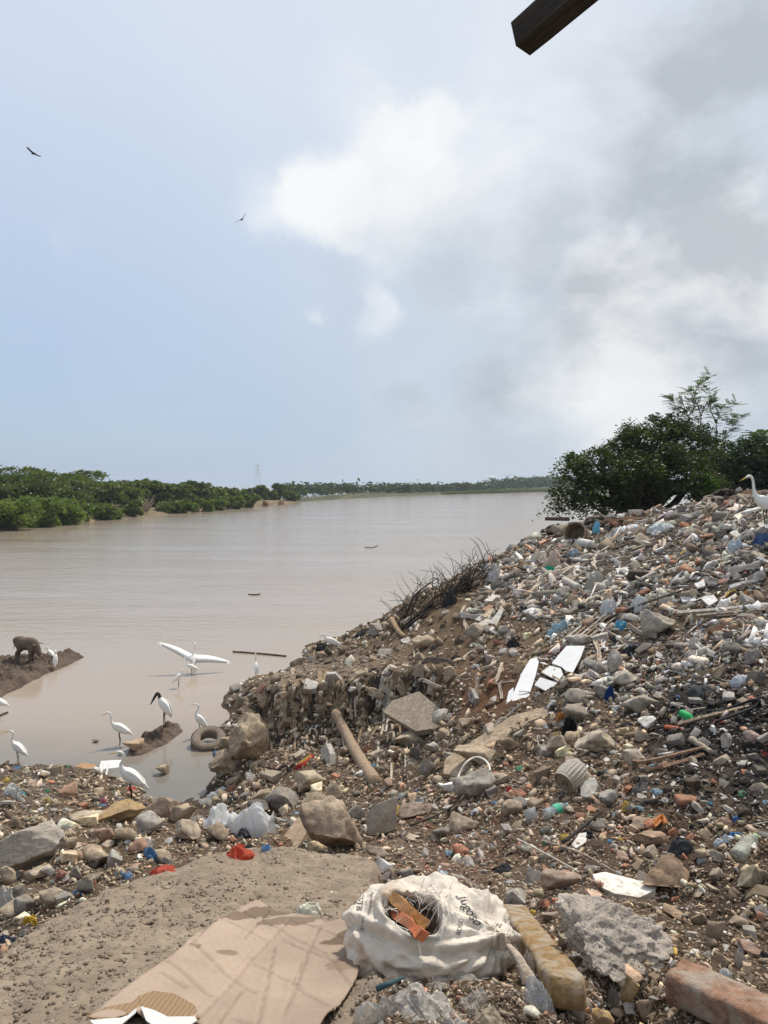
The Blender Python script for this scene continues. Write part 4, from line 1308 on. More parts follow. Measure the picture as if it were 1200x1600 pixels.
def make_egret(name, label, pos, heading, size, neck='s', wings=None, leg=0.36, gape=0, tilt=0.0, headings_head=0.0, group='white egrets by the water', cat='egret', legcol=(0.035, 0.033, 0.03)):
    root = empty(name, pos, (0, 0, heading))
    root.scale = (size, size, size)
    dz = leg - 0.36
    P = [(x, z + dz, a, b) for x, z, a, b in BODY_PTS + NECKS[neck]]
    if tilt:
        c, s_ = math.cos(tilt), math.sin(tilt); cx, cz = -.04, .44 + dz
        P = [(cx + (x - cx) * c - (z - cz) * s_, cz + (x - cx) * s_ + (z - cz) * c, a, b) for x, z, a, b in P]
    P = [(x, z, a * 1.15, b * 1.15) for x, z, a, b in P]
    v, f = smooth_tube(P, 46)
    v[:, 2] += 0.004 * vnoise(v * 30, 3)
    put('body', mesh_np('egret_body', v, f, True), M_FEATHER, root, color=WHITE_F)
    hx, hz = P[-1][0], P[-1][1]; hx0, hz0 = P[-3][0], P[-3][1]
    dx, dzz = hx - hx0, hz - hz0; L = math.hypot(dx, dzz); dx /= L; dzz /= L
    v, f = sweep([(hx - dx * .03, 0, hz - dzz * .03), (hx + dx * .06, 0, hz + dzz * .06 - .002), (hx + dx * .135, 0, hz + dzz * .135 - .006)], [(.008, .0105), (.006, .008), (.001, .001)], 8)
    put('bill', mesh_np('egret_bill', v, f, True), M_FLAT, root, color=(0.62, 0.44, 0.10))
    for sd in (-1, 1):
        v, f = ico(1); o = put('eye', mesh_np('egret_eye', v, f, True), M_DARK, root, (hx - dx * .032, sd * .0165, hz - dzz * .03 + .005), None, .005, color=(0.02, 0.02, 0.02))
    for sd in (-1, 1):
        if wings is None:
            W = [(.075, .575, .004, .02), (.03, .55, .016, .055), (-.06, .475, .018, .072), (-.16, .385, .016, .058), (-.25, .300, .009, .028), (-.30, .250, .003, .008)]
            W = [(x, z + dz, a, b) for x, z, a, b in W]
            if tilt:
                W = [(cx + (x - cx) * c - (z - cz) * s_, cz + (x - cx) * s_ + (z - cz) * c, a, b) for x, z, a, b in W]
            S = smooth_path(W, 20)
            v, f = sweep([(p[0], sd * (0.062 if 2 < i < 14 else 0.05 if i <= 2 else 0.045 - .002 * i), p[1] + .006) for i, p in enumerate(S)], [(max(p[2], .003), max(p[3], .004)) for p in S], 10)
            put('wing', mesh_np('egret_wing', v, f, True), M_FEATHER, root, color=(0.84, 0.83, 0.79))
    for sd in (-1, 1):
        y = sd * .028; th = .42 + dz
        v, f = sweep(smooth_path([(-.035, y, th), (-.005, y, th * .72), (-.028, y, th * .46), (-.012, y, .02), (0, y, 0.0)], 14), [.020, .017, .013, .009, .0075, .009, .010, .008, .0065, .0065, .0065, .0065, .007, .007], 7)
        lg = put('leg', mesh_np('egret_leg', v, f, True), M_FLAT, root, color=legcol)
        toes = [sweep([(0, y, .005), (math.cos(a) * .045, y + math.sin(a) * .045, .006), (math.cos(a) * .075, y + math.sin(a) * .075, .002)], [.0055, .0045, .002], 5) for a in (-.5, 0, .5, math.pi)]
        v, f = join_vf(toes); put('foot', mesh_np('egret_foot', v, f, True), M_FLAT, lg, color=legcol)
    if wings:
        for sd, (tx, ty, tz, span) in zip((-1, 1), wings):
            # open wing: leading edge out to the tip, broad trailing feathers
            n = 16; V = []
            for i in range(n):
                u = i / (n - 1)
                lead = np.array([.07 + .06 * math.sin(u * 2.6) + tx * u ** 1.5, sd * .05 + ty * u, .56 + tz * u + .05 * math.sin(u * math.pi)])
                ch = .36 * (1 - .5 * u) * (1 - u ** 4) + .012
                trail = lead + np.array([-ch * .8, 0.0, -ch * .5 - .02 * u + .004 * (i % 2)])
                V += [lead, lead * .6 + trail * .4 + np.array([.006, 0, .010]), trail, lead * .5 + trail * .5 + np.array([.004, 0, .002])]
            F = []
            for i in range(n - 1):
                for k in range(4):
                    a = i * 4 + k; b = i * 4 + (k + 1) % 4
                    F.append((a, b, b + 4, a + 4))
            F += [(0, 3, 2, 1), tuple(4 * (n - 1) + k for k in range(4))]
            put('wing', mesh_np('egret_wing', np.array(V), F, True), M_FEATHER, root, color=(0.86, 0.85, 0.82))
    tag(root, label, cat, group)
    return root


def sized(pos, foot_py, top_py, top_unit):
    d = pos.y
    return (foot_py - top_py) * d / FPX / top_unit


LEFT = math.pi
g = hit(203, 1258); make_egret('egret', 'largest white egret, standing on rubble in front of the cove', g, LEFT + .12, sized(g, 1259, 1171, .91), 's'); LANDMARKS.append((203, 1250, 'largest egret'))
g = water_hit(186, 1168, -.04); make_egret('egret', 'white egret wading with long straight neck left of the stork islet', g, LEFT + .1, sized(g, 1166, 1106, .915), 'hook', tilt=-.18)
g = water_hit(311, 1147); g.z = 0.24; g = at(311, 1147, 13.6); make_egret('egret', 'white egret perched on the old tyre', g, LEFT + .25, sized(g, 1147, 1095, .91) * 1.0, 's', leg=.27, tilt=.22)
g = water_hit(27, 1194); make_egret('egret', 'white egret standing on the shoreline at the picture edge', g, LEFT - .1, sized(g, 1194, 1138, .91), 's', leg=.32); LANDMARKS.append((30, 1200, 'egret on the shoreline'))
g = water_hit(-4, 1122); make_egret('egret', 'white egret half out of the picture below the mud bar', g, LEFT, .72, 'down', tilt=-.3)
g = mud_h.on(79, 1033); make_egret('egret', 'white egret beside the pig snout, partly hidden by another egret', g, LEFT - .5, .58, 'low', leg=.22, tilt=-.2)
g = mud_h.on(87, 1043); make_egret('egret', 'white egret with its back turned at the edge of the mud bar', g, math.pi * .60, .62, 'low', leg=.2, tilt=.45)
g = water_hit(304, 1052, -.03); make_egret('egret', 'white egret with both wings spread wide in the shallows', g, math.pi / 2 + .1, .82, 'up', wings=[(-.05, -1.06, -.26, 1), (.05, 1.08, .40, 1)], leg=.30)
g = water_hit(299, 1056, -.03); make_egret('egret', 'white egret standing under the spread wing of its neighbour', g, LEFT, .55, 'up', leg=.30, tilt=-.3)
g = water_hit(280, 1076, -.03); make_egret('egret', 'small hunched white egret wading below the spread wings', g, .5, sized(g, 1076, 1047, .74), 'low', leg=.36)
g = water_hit(400, 1060, -.03); make_egret('egret', 'slender white egret wading near the floating plank', g, math.pi * .62, sized(g, 1060, 1022, .96), 'up', leg=.36, tilt=.25)
g = hit(517, 1025); make_egret('egret', 'white egret on the far point of the rubble mound', g, LEFT + .1, sized(g, 1027, 989, .76), 'low', tilt=-.25); LANDMARKS.append((517, 1022, 'egret on the point'))
g = hit(1194, 830); make_egret('egret', 'long-necked white egret on top of the rubble heap', g, LEFT + .2, .98, 'up', leg=.32, tilt=-.25); LANDMARKS.append((1185, 795, 'egret on the heap'))
_e = bpy.data.objects[-1] if False else None

# the stork
g = islet_h.on(253, 1137)
st = empty('wood_stork', g, (0, 0, LEFT - .05)); sz = sized(g, 1137, 1081, .92); st.scale = (sz,) * 3
P = [(-.22, .32, .012, .012), (-.19, .40, .055, .05), (-.12, .50, .095, .095), (-.05, .60, .105, .11), (.01, .70, .085, .09), (.045, .765, .05, .055)]
v, f = smooth_tube(P, 30, 14); put('body', mesh_np('stork_body', v, f, True), M_FEATHER, st, color=(0.80, 0.79, 0.73))
P = [(.04, .76, .045, .05), (.055, .82, .038, .042), (.08, .87, .040, .042), (.12, .885, .036, .036), (.15, .87, .022, .022)]
v, f = smooth_tube(P, 18, 10); hd = put('head', mesh_np('stork_head', v, f, True), M_DARK, st, color=(0.045, 0.04, 0.036))
v, f = smooth_tube([(.125, .88, .034, .038), (.19, .775, .027, .032), (.25, .67, .018, .022), (.30, .58, .004, .006)], 16, 8); put('bill', mesh_np('stork_bill', v, f, True), M_DARK, hd, color=(0.035, 0.03, 0.028))
for sd in (-1, 1):
    S = smooth_path([(.0, .72, .008, .03), (-.05, .64, .022, .085), (-.13, .52, .024, .10), (-.20, .40, .016, .06), (-.245, .30, .004, .012)], 18)
    v, f = sweep([(p[0], sd * (.085 if i < 12 else .085 - .006 * (i - 12)), p[1]) for i, p in enumerate(S)], [(max(p[2], .003), p[3]) for p in S], 10)
    put('wing', mesh_np('stork_wing', v, f, True), M_FEATHER, st, color=(0.83, 0.82, 0.77))
    v, f = sweep([(-.08, sd * .045, .45), (-.06, sd * .05, .25), (-.07, sd * .05, .0)], [.017, .012, .010], 7)
    lg = put('leg', mesh_np('stork_leg', v, f, True), M_DARK, st, color=(0.05, 0.05, 0.05))
    v, f = join_vf([sweep([(-.07, sd * .05, .008), (-.07 + math.cos(a) * .09, sd * .05 + math.sin(a) * .09, .003)], [.008, .003], 5) for a in (-.5, 0, .5, math.pi)]); put('foot', mesh_np('stork_foot', v, f), M_DARK, lg, color=(0.05, 0.05, 0.05))
v, f = smooth_tube([(-.20, .36, .02, .02), (-.235, .30, .025, .015), (-.25, .26, .008, .006)], 8, 8); put('tail', mesh_np('stork_tail', v, f, True), M_DARK, st, color=(0.03, 0.03, 0.03))
tag(st, 'white stork with bald dark head and long drooping black bill on the islet', 'stork')
LANDMARKS.append((245, 1140, 'stork'))

# the pig, rooting
g = mud_h.on(42, 1032)
pig = empty('pig', g, (0, 0, -.25)); pig.scale = (.98,) * 3
S = smooth_path([(-.36, .44, .04, .06), (-.33, .46, .10, .13), (-.22, .46, .14, .165), (-.05, .43, .155, .17), (.10, .44, .145, .17), (.20, .44, .12, .15), (.27, .38, .105, .12), (.33, .29, .085, .095), (.385, .20, .062, .065), (.42, .14, .045, .046), (.435, .115, .042, .042)], 34)
parts = [sweep([(p[0], 0, p[1]) for p in S], [(p[2], p[3]) for p in S], 18)]
for x, y, fr in ((-.26, .085, 0), (-.20, -.085, 0), (.12, .08, 1), (.17, -.08, 1)):
    if fr: pts = [(x, y, .40), (x + .02, y, .26), (x - .005, y, .13), (x, y, .02), (x + .01, y, 0)]
    else: pts = [(x + .02, y, .42), (x + .05, y, .28), (x - .05, y, .17), (x - .03, y, .03), (x - .02, y, 0)]
    parts.append(sweep(smooth_path(pts, 12), [.085, .08, .072, .062, .052, .044, .038, .035, .034, .034, .036, .038], 12))
v, f = join_vf(parts)
pb = put('body', mesh_np('pig_body', v, f, True), M_CLOTH, pig, color=(0.175, 0.135, 0.105))
md = pb.modifiers.new('remesh', 'REMESH'); md.mode = 'VOXEL'; md.voxel_size = .014; md.use_smooth_shade = True
ms = pb.modifiers.new('smooth', 'SMOOTH'); ms.iterations = 4; ms.factor = .6
for sd in (-1, 1):
    v, f = sweep([(.27, sd * .08, .45), (.33, sd * .13, .45), (.385, sd * .155, .405)], [(.045, .012), (.048, .010), (.008, .004)], 8)
    put('ear', mesh_np('pig_ear', v, f, True), M_CLOTH, pig, color=(0.16, 0.11, 0.085))
    v, f = ico(1); put('eye', mesh_np('pig_eye', v, f, True), M_DARK, pig, (.335, sd * .075, .335), None, .010, color=(0.01, 0.01, 0.01))
v, f = sweep([(.43, 0, .125), (.447, 0, .10)], [.046, .043], 14); put('snout', mesh_np('pig_snout', v, f, True), M_CLOTH, pig, color=(0.36, 0.20, 0.15))
v, f = sweep(smooth_path([(-.35, 0, .50), (-.40, .02, .44), (-.39, .01, .34), (-.41, -.01, .28)], 10), [.014, .012, .011, .010, .009, .008, .007, .007, .009, .004], 6); put('tail', mesh_np('pig_tail', v, f, True), M_CLOTH, pig, color=(0.13, 0.1, 0.08))
tag(pig, 'muddy grey brown pig rooting head down on the mud bar', 'pig')

# two dark vultures in the sky
def vulture(label, px, py, d, heading, bank, span):
    p = at(px, py, d); root = empty('vulture', p, (bank, 0, heading)); root.scale = (1.5,) * 3
    v, f = smooth_tube([(-.34, 0, .02, .006), (-.26, 0, .07, .015), (-.12, 0, .06, .06), (.05, .01, .09, .085), (.18, .02, .06, .06), (.24, .03, .03, .03), (.30, .03, .03, .03), (.36, .02, .006, .006)], 24, 10)
    put('body', mesh_np('vulture_body', v, f, True), M_DARK, root, color=(0.012, 0.012, 0.013))
    for sd in (-1, 1):
        V = []
        n = 12
        for i in range(n):
            u = i / (n - 1)
            y = sd * (.06 + span * .5 * u); z = .04 + .16 * u
            le = .14 + .05 * math.sin(u * 3) - .14 * u * u; ch = .30 * (1 - .25 * u) if u < .8 else .22 * (1 - u) / .2 + .02
            V += [(le, y, z), (le - ch * .4, y, z + .02), (le - ch, y, z), (le - ch * .4, y, z - .012)]
        F = [(i * 4 + k, i * 4 + (k + 1) % 4, i * 4 + 4 + (k + 1) % 4, i * 4 + 4 + k) for i in range(n - 1) for k in range(4)] + [(3, 2, 1, 0), tuple(4 * (n - 1) + k for k in range(4))]
        put('wing', mesh_np('vulture_wing', np.array(V), F, True), M_DARK, root, color=(0.012, 0.012, 0.013))
    tag(root, label, 'vulture', 'vultures in the sky')


vulture('dark vulture gliding high at the side of the sky over the rain trees', 52, 240, 110, 2.6, .25, 1.5)
vulture('dark vulture gliding near the white cumulus cloud', 378, 343, 110, 2.2, -.75, 1.5)
# ------------------------------------------------------------------ builders for the dumped things
_poolc = {}


def pooled(kind, i, maker, smooth):
    k = (kind, i)
    if k not in _poolc:
        v, f = maker()
        if not isinstance(f, np.ndarray) and kind != 'shard': f = f
        _poolc[k] = mesh_np(kind, v, f, smooth)
    return _poolc[k]


def own_mesh(me, mat):
    """share geometry but let the material follow"""
    if not me.materials: me.materials.append(mat)
    return me


def rock(px, py, w, h, col, label, seed=1, name='stone', cat='stone', mat=None, sub=3, cuts=10, rough=0.10, group=None, deep=0.8, rz=None, push=0.25, mark=None, nscale=2.2, tilt=0.0):
    g = hit(px, py + h * 0.42)
    k = g.y / FPX
    c = at(px, py, g.y + push * w * k * deep)
    v, f = rock_vf(seed * 13 + 5, sub, cuts, rough, nscale=nscale)
    if sub >= 4:
        v = v + 0.012 * fbm(v * 14, seed, 3)[:, None] * v
    me = mesh_np(name, v, f, sub >= 4)
    o = put(name, me, mat or M_STONE, None, c, (tilt * .5, tilt, 0), (w * k / 2, w * k / 2 * deep, h * k / 2 * 1.04), col)
    if label: tag(o, label, cat, group)
    if mark: LANDMARKS.append((px, py, mark))
    return o


def fit_plane(P):
    c = P.mean(0); u, s_, vt = np.linalg.svd(P - c); n = vt[2]
    if n[2] < 0: n = -n
    return c, n


def board(poly, thick, col, label, name='board', cat='board', mat=None, lift=0.03, group=None, mark=None, plane=None, bend=0.0):
    """flat piece: outline seen in the photograph, laid on the plane of the ground under it"""
    xs = [p[0] for p in poly]; ys = [p[1] for p in poly]
    P, ok = hits(xs, ys)
    if plane is None:
        if not ok.all() or len(poly) < 3:
            P = P[ok]
        c, n = fit_plane(P)
        dmean = c[1]
        # keep the tilt gentle so the outline does not stretch away
        n = n * 0.6 + np.array([0, 0, 1]) * 0.4 + np.array([0, -0.25, 0]); n /= np.linalg.norm(n)
        c = c + n * lift
    else:
        c, n = plane; n = np.array(n, float) / np.linalg.norm(n); c = np.array(c, float)
    R = np.array(cam.rotation_euler.to_matrix())
    top = []
    for x, y in poly:
        d = R @ np.array([(x - 600) / FPX, -(y - 800) / FPX, -1.0]); o = np.array([0, 0, CAM_H])
        top.append(o + d * (((c - o) @ n) / (d @ n)))
    top = np.array(top); cen = top.mean(0)
    n_ = len(top)
    V = np.vstack([top - cen, top - cen - n * thick])
    F = [tuple(range(n_)), tuple(range(2 * n_ - 1, n_ - 1, -1))] + [(i, n_ + i, n_ + (i + 1) % n_, (i + 1) % n_) for i in range(n_)]
    bm = bmesh.new()
    bv = [bm.verts.new(q) for q in V]
    for q in F: bm.faces.new([bv[i] for i in q])
    bmesh.ops.recalc_face_normals(bm, faces=bm.faces)
    me = bpy.data.meshes.new(name); bm.to_mesh(me); bm.free()
    o = put(name, me, mat or M_BOARD, None, tuple(cen), None, None, col)
    if label: tag(o, label, cat, group)
    if mark: LANDMARKS.append((sum(xs) / len(xs), sum(ys) / len(ys), mark))
    return o


def gpt(px, py, lift=0.0):
    g = hit(px, py)
    return at(px, py, g.y - lift * 0.8) if lift else g


def stick(path, r_px, col, label, name='stick', cat='stick', lift=0.03, mat=None, group=None, n=10, taper=0.6, seg=7, square=False, knots=0.0, mark=None):
    """path of photograph pixels lying on the ground"""
    P = []
    for q in path:
        g = hit(q[0], q[1])
        l = q[2] if len(q) > 2 else lift
        P.append(Vector((0, 0, CAM_H)).lerp(g, 1 - l / max(g.y, 1) * 1.6))
    S = smooth_path([p[:] for p in P], n) if len(P) > 2 else np.array([P[0].lerp(P[1], t_)[:] for t_ in np.linspace(0, 1, n)])
    k = float(np.mean(S[:, 1])) / FPX
    base = S[0].copy(); S = S - base
    rr = [r_px * k * (1 - (1 - taper) * i / (n - 1)) * (1 + knots * math.sin(i * 2.7)) for i in range(n)]
    v, f = sweep(S, rr, 4 if square else seg)
    if knots: v = v + knots * 0.1 * r_px * k * vnoise(v * 40, 3)[:, None]
    o = put(name, mesh_np(name, v, f, not square), mat or M_WOOD, None, tuple(base), None, None, col)
    if label: tag(o, label, cat, group)
    if mark: LANDMARKS.append((path[0][0], path[0][1], mark))
    return o


def crumple_vf(seed, sub=4, amp=0.5, fold=0.35):
    """a crumpled sheet: creased film heaped over itself, ragged outline, about unit half-size"""
    r = np.random.default_rng(seed)
    n = {3: 18, 4: 34, 5: 60}.get(sub, 30)
    m = n * 2
    T, Rr = np.meshgrid(np.linspace(0, 2 * math.pi, m, endpoint=False), np.linspace(0, 1, n))
    off = r.uniform(0, 60, 3)
    c = np.stack([np.cos(T.ravel()) * 1.3, np.sin(T.ravel()) * 1.3, np.zeros(T.size)], 1)
    out = 0.72 + 0.42 * fbm(c + off, seed, 3)
    rad = Rr.ravel() * np.clip(out, .35, 1.4)
    x, y = np.cos(T.ravel()) * rad, np.sin(T.ravel()) * rad
    p = np.stack([x, y, np.zeros_like(x)], 1)
    q = p + 0.35 * np.stack([vnoise(p * 1.7 + off, seed), vnoise(p * 1.7 + off + 9, seed), np.zeros_like(x)], 1)
    r1 = 1 - np.abs(vnoise(q * 1.9 + off, seed + 1)) * 2; r2 = 1 - np.abs(vnoise(q * 4.1 + off, seed + 2)) * 2; r3 = 1 - np.abs(vnoise(q * 8.7 + off, seed + 3)) * 2
    z = (1 - Rr.ravel() ** 2.4) * (.85 + amp * .7 * vnoise(p * 1.6 + off, seed + 7)) + .20 * r1 + .13 * r2 + .07 * r3
    z -= .35 * np.clip(Rr.ravel() - .8, 0, 1) * 5 * .5
    x = x + .12 * vnoise(p * 5 + off, seed + 4) + .10 * r1 * np.cos(T.ravel()); y = y + .12 * vnoise(p * 5 + off + 5, seed + 5) + .10 * r1 * np.sin(T.ravel())
    v = np.stack([x, y, z], 1)
    v[:, :2] -= v[:, :2].mean(0); v[:, :2] /= np.abs(v[:, :2]).max(0)
    v[:, 2] -= np.percentile(v[:, 2], 12); v[:, 2] /= v[:, 2].max()
    v[:, 2] = v[:, 2] * 1.35 - .62
    i = np.arange(n * m).reshape(n, m)
    f = np.stack([i[:-1].ravel(), np.roll(i, -1, 1)[:-1].ravel(), np.roll(i, -1, 1)[1:].ravel(), i[1:].ravel()], 1)
    return v, f


def bag(px, py, w, h, col, label, seed=1, name='plastic_bag', cat='plastic bag', mat=None, group=None, mark=None, deep=0.75, sub=4, rz=0.0, amp=.5, push=.2):
    g = hit(px, py + h * 0.4)
    k = g.y / FPX
    c = at(px, py + h * 0.12, g.y + push * w * k * deep)
    v, f = crumple_vf(seed, sub, amp)
    o = put(name, mesh_np(name, v, f, True), mat or M_PLASTIC, None, c, (0, 0, rz), (w * k / 2, w * k / 2 * deep, h * k / 2 * 1.2), col)
    if label: tag(o, label, cat, group)
    if mark: LANDMARKS.append((px, py, mark))
    return o


def ribbon(path, w_px, col, label, name='rag_strip', cat='rag', mat=None, lift=0.04, seed=0, group=None, n=22, m=5, curl=0.6):
    """a strip of cloth or film draped over the ground"""
    r = np.random.default_rng(seed)
    P = [hit(q[0], q[1]) for q in path]
    P = [Vector((0, 0, CAM_H)).lerp(g, 1 - lift / max(g.y, 1) * 1.6) for g in P]
    S = smooth_path([p[:] for p in P], n)
    k = float(np.mean(S[:, 1])) / FPX
    V = []
    ph = r.uniform(0, 9)
    for i in range(n):
        tg = S[min(i + 1, n - 1)] - S[max(i - 1, 0)]; tg /= np.linalg.norm(tg) + 1e-9
        view = S[i] - np.array([0, 0, CAM_H]); view /= np.linalg.norm(view)
        sd = np.cross(tg, view); sd /= np.linalg.norm(sd) + 1e-9
        nn = -view * .7 + np.array([0, 0, .5])
        ww = w_px * k * (0.9 + 0.12 * math.sin(i * .9 + ph) + r.uniform(-.10, .10)) * (0.55 if i in (0, n - 1) else 1)
        for j in range(m):
            u = j / (m - 1) - .5
            V.append(S[i] + sd * ww * u + nn * ww * curl * math.sin(u * 7 + ph + i * .35) * .5)
    F = [(i * m + j, i * m + j + 1, (i + 1) * m + j + 1, (i + 1) * m + j) for i in range(n - 1) for j in range(m - 1)]
    V = np.array(V); base = V.mean(0)
    o = put(name, mesh_np(name, V - base, F, True), mat or M_CLOTH, None, tuple(base), None, None, col)
    sm = o.modifiers.new('thickness', 'SOLIDIFY'); sm.thickness = 0.004
    if label: tag(o, label, cat, group)
    return o


def lathe_obj(name, prof, seg=20): 
    v, f = lathe(prof, seg); return mesh_np(name, v, f, True)
TAN = (.40, .32, .23); GREY = (.30, .275, .245); LGREY = (.45, .42, .38); WHITE = (.74, .72, .68); BROWN = (.22, .15, .10); BRICK = (.42, .20, .13); DKGREY = (.13, .12, .11); OCHRE = (.42, .29, .15); SAND = (.50, .41, .30)
# ------------------------------------------------------------------ wooden roof beam overhead
corners = [at(798, 35, 2.6), at(806, 72, 2.6), at(828, 87, 2.62), at(822, 48, 2.64)]
dirv = at(1100, -132, 2.05) - at(828, 87, 2.62)
V = []
for s_ in np.linspace(0, 3.2, 24):
    for c_ in corners: V.append((c_ + dirv * s_)[:])
V = np.array(V); V[4:] += 0.003 * np.stack([vnoise(V[4:] * 7, 2), vnoise(V[4:] * 7 + 9, 3), vnoise(V[4:] * 7 + 19, 4)], 1)
F = [(i * 4 + k, i * 4 + (k + 1) % 4, i * 4 + 4 + (k + 1) % 4, i * 4 + 4 + k) for i in range(23) for k in range(4)] + [(3, 2, 1, 0), (92, 93, 94, 95)]
t = NT('dark_beam_wood')
gq = dirv.normalized().to_track_quat('Z', 'Y').to_euler()
inv = dirv.normalized().to_track_quat('Z', 'Y').inverted().to_euler()
n1 = t.noise(1.0, 7, .68, t.mapping(t.mapping(t.pos(), (1, 1, 1), tuple(inv)), (55, 55, 2.2)), .3); n2 = t.noise(6, 4, .6, t.pos())
c = t.mix(t.rng(n1, .35, .68), (.020, .017, .014), (.085, .072, .056)); c = t.mix(t.math('MULTIPLY', t.rng(n2, .45, .7), .6), c, (.02, .017, .014))
t.bsdf(c, .85, t.bump(n1, .9, .006), .2)
bc = V.mean(0)
tag(put('roof_beam', mesh_np('roof_beam', V - bc, F), t.m, None, tuple(bc)), 'end of a dark wooden roof beam jutting into the sky overhead', 'beam')

# ------------------------------------------------------------------ big stones and blocks
rock(58, 1312, 140, 84, GREY, 'large grey concrete block with pebbly top at the picture edge', 3, 'concrete_block', 'concrete block', M_CONC, 5, 7, .05, deep=.55, mark='grey concrete block', push=.1, nscale=4)
rock(522, 1288, 112, 108, (.43, .34, .25), 'largest tan boulder with broken dark side beside the gravel', 11, 'boulder', 'boulder', mat_stone('boulder_rock', 'obj', (.13, .085, .06), scale=9, dirt_amt=.75, bump=.9, bdist=.02), 5, 7, .07, deep=.9, mark='largest boulder')
rock(600, 1277, 58, 68, (.45, .39, .31), 'pointed pale stone standing right of the largest boulder', 23, 'pointed_stone', 'stone', M_CONC, 4, 6, .06, mark='pointed pale stone')
board([(432, 1342), (436, 1318), (455, 1290), (478, 1264), (492, 1262), (490, 1282), (470, 1315), (452, 1342)], .07, (.36, .27, .19), 'curved brown slab leaning against the largest boulder', 'leaning_slab', 'slab', M_STONE, lift=.16)
rock(382, 1160, 84, 88, (.44, .35, .25), 'big lumpy tan boulder above the cove beside the tyre', 31, 'boulder', 'boulder', None, 5, 8, .16, mark='lumpy boulder by the tyre')
rock(352, 1186, 52, 56, (.38, .30, .22), 'low tan boulder at the water right below the tyre', 35, 'boulder', 'boulder', None, 4, 8, .14)
rock(252, 1258, 56, 46, (.36, .27, .20), 'brown pyramid-shaped stone by the cove edge', 41, 'pyramid_stone', 'stone', None, 4, 5, .04, mark='brown pyramid stone')
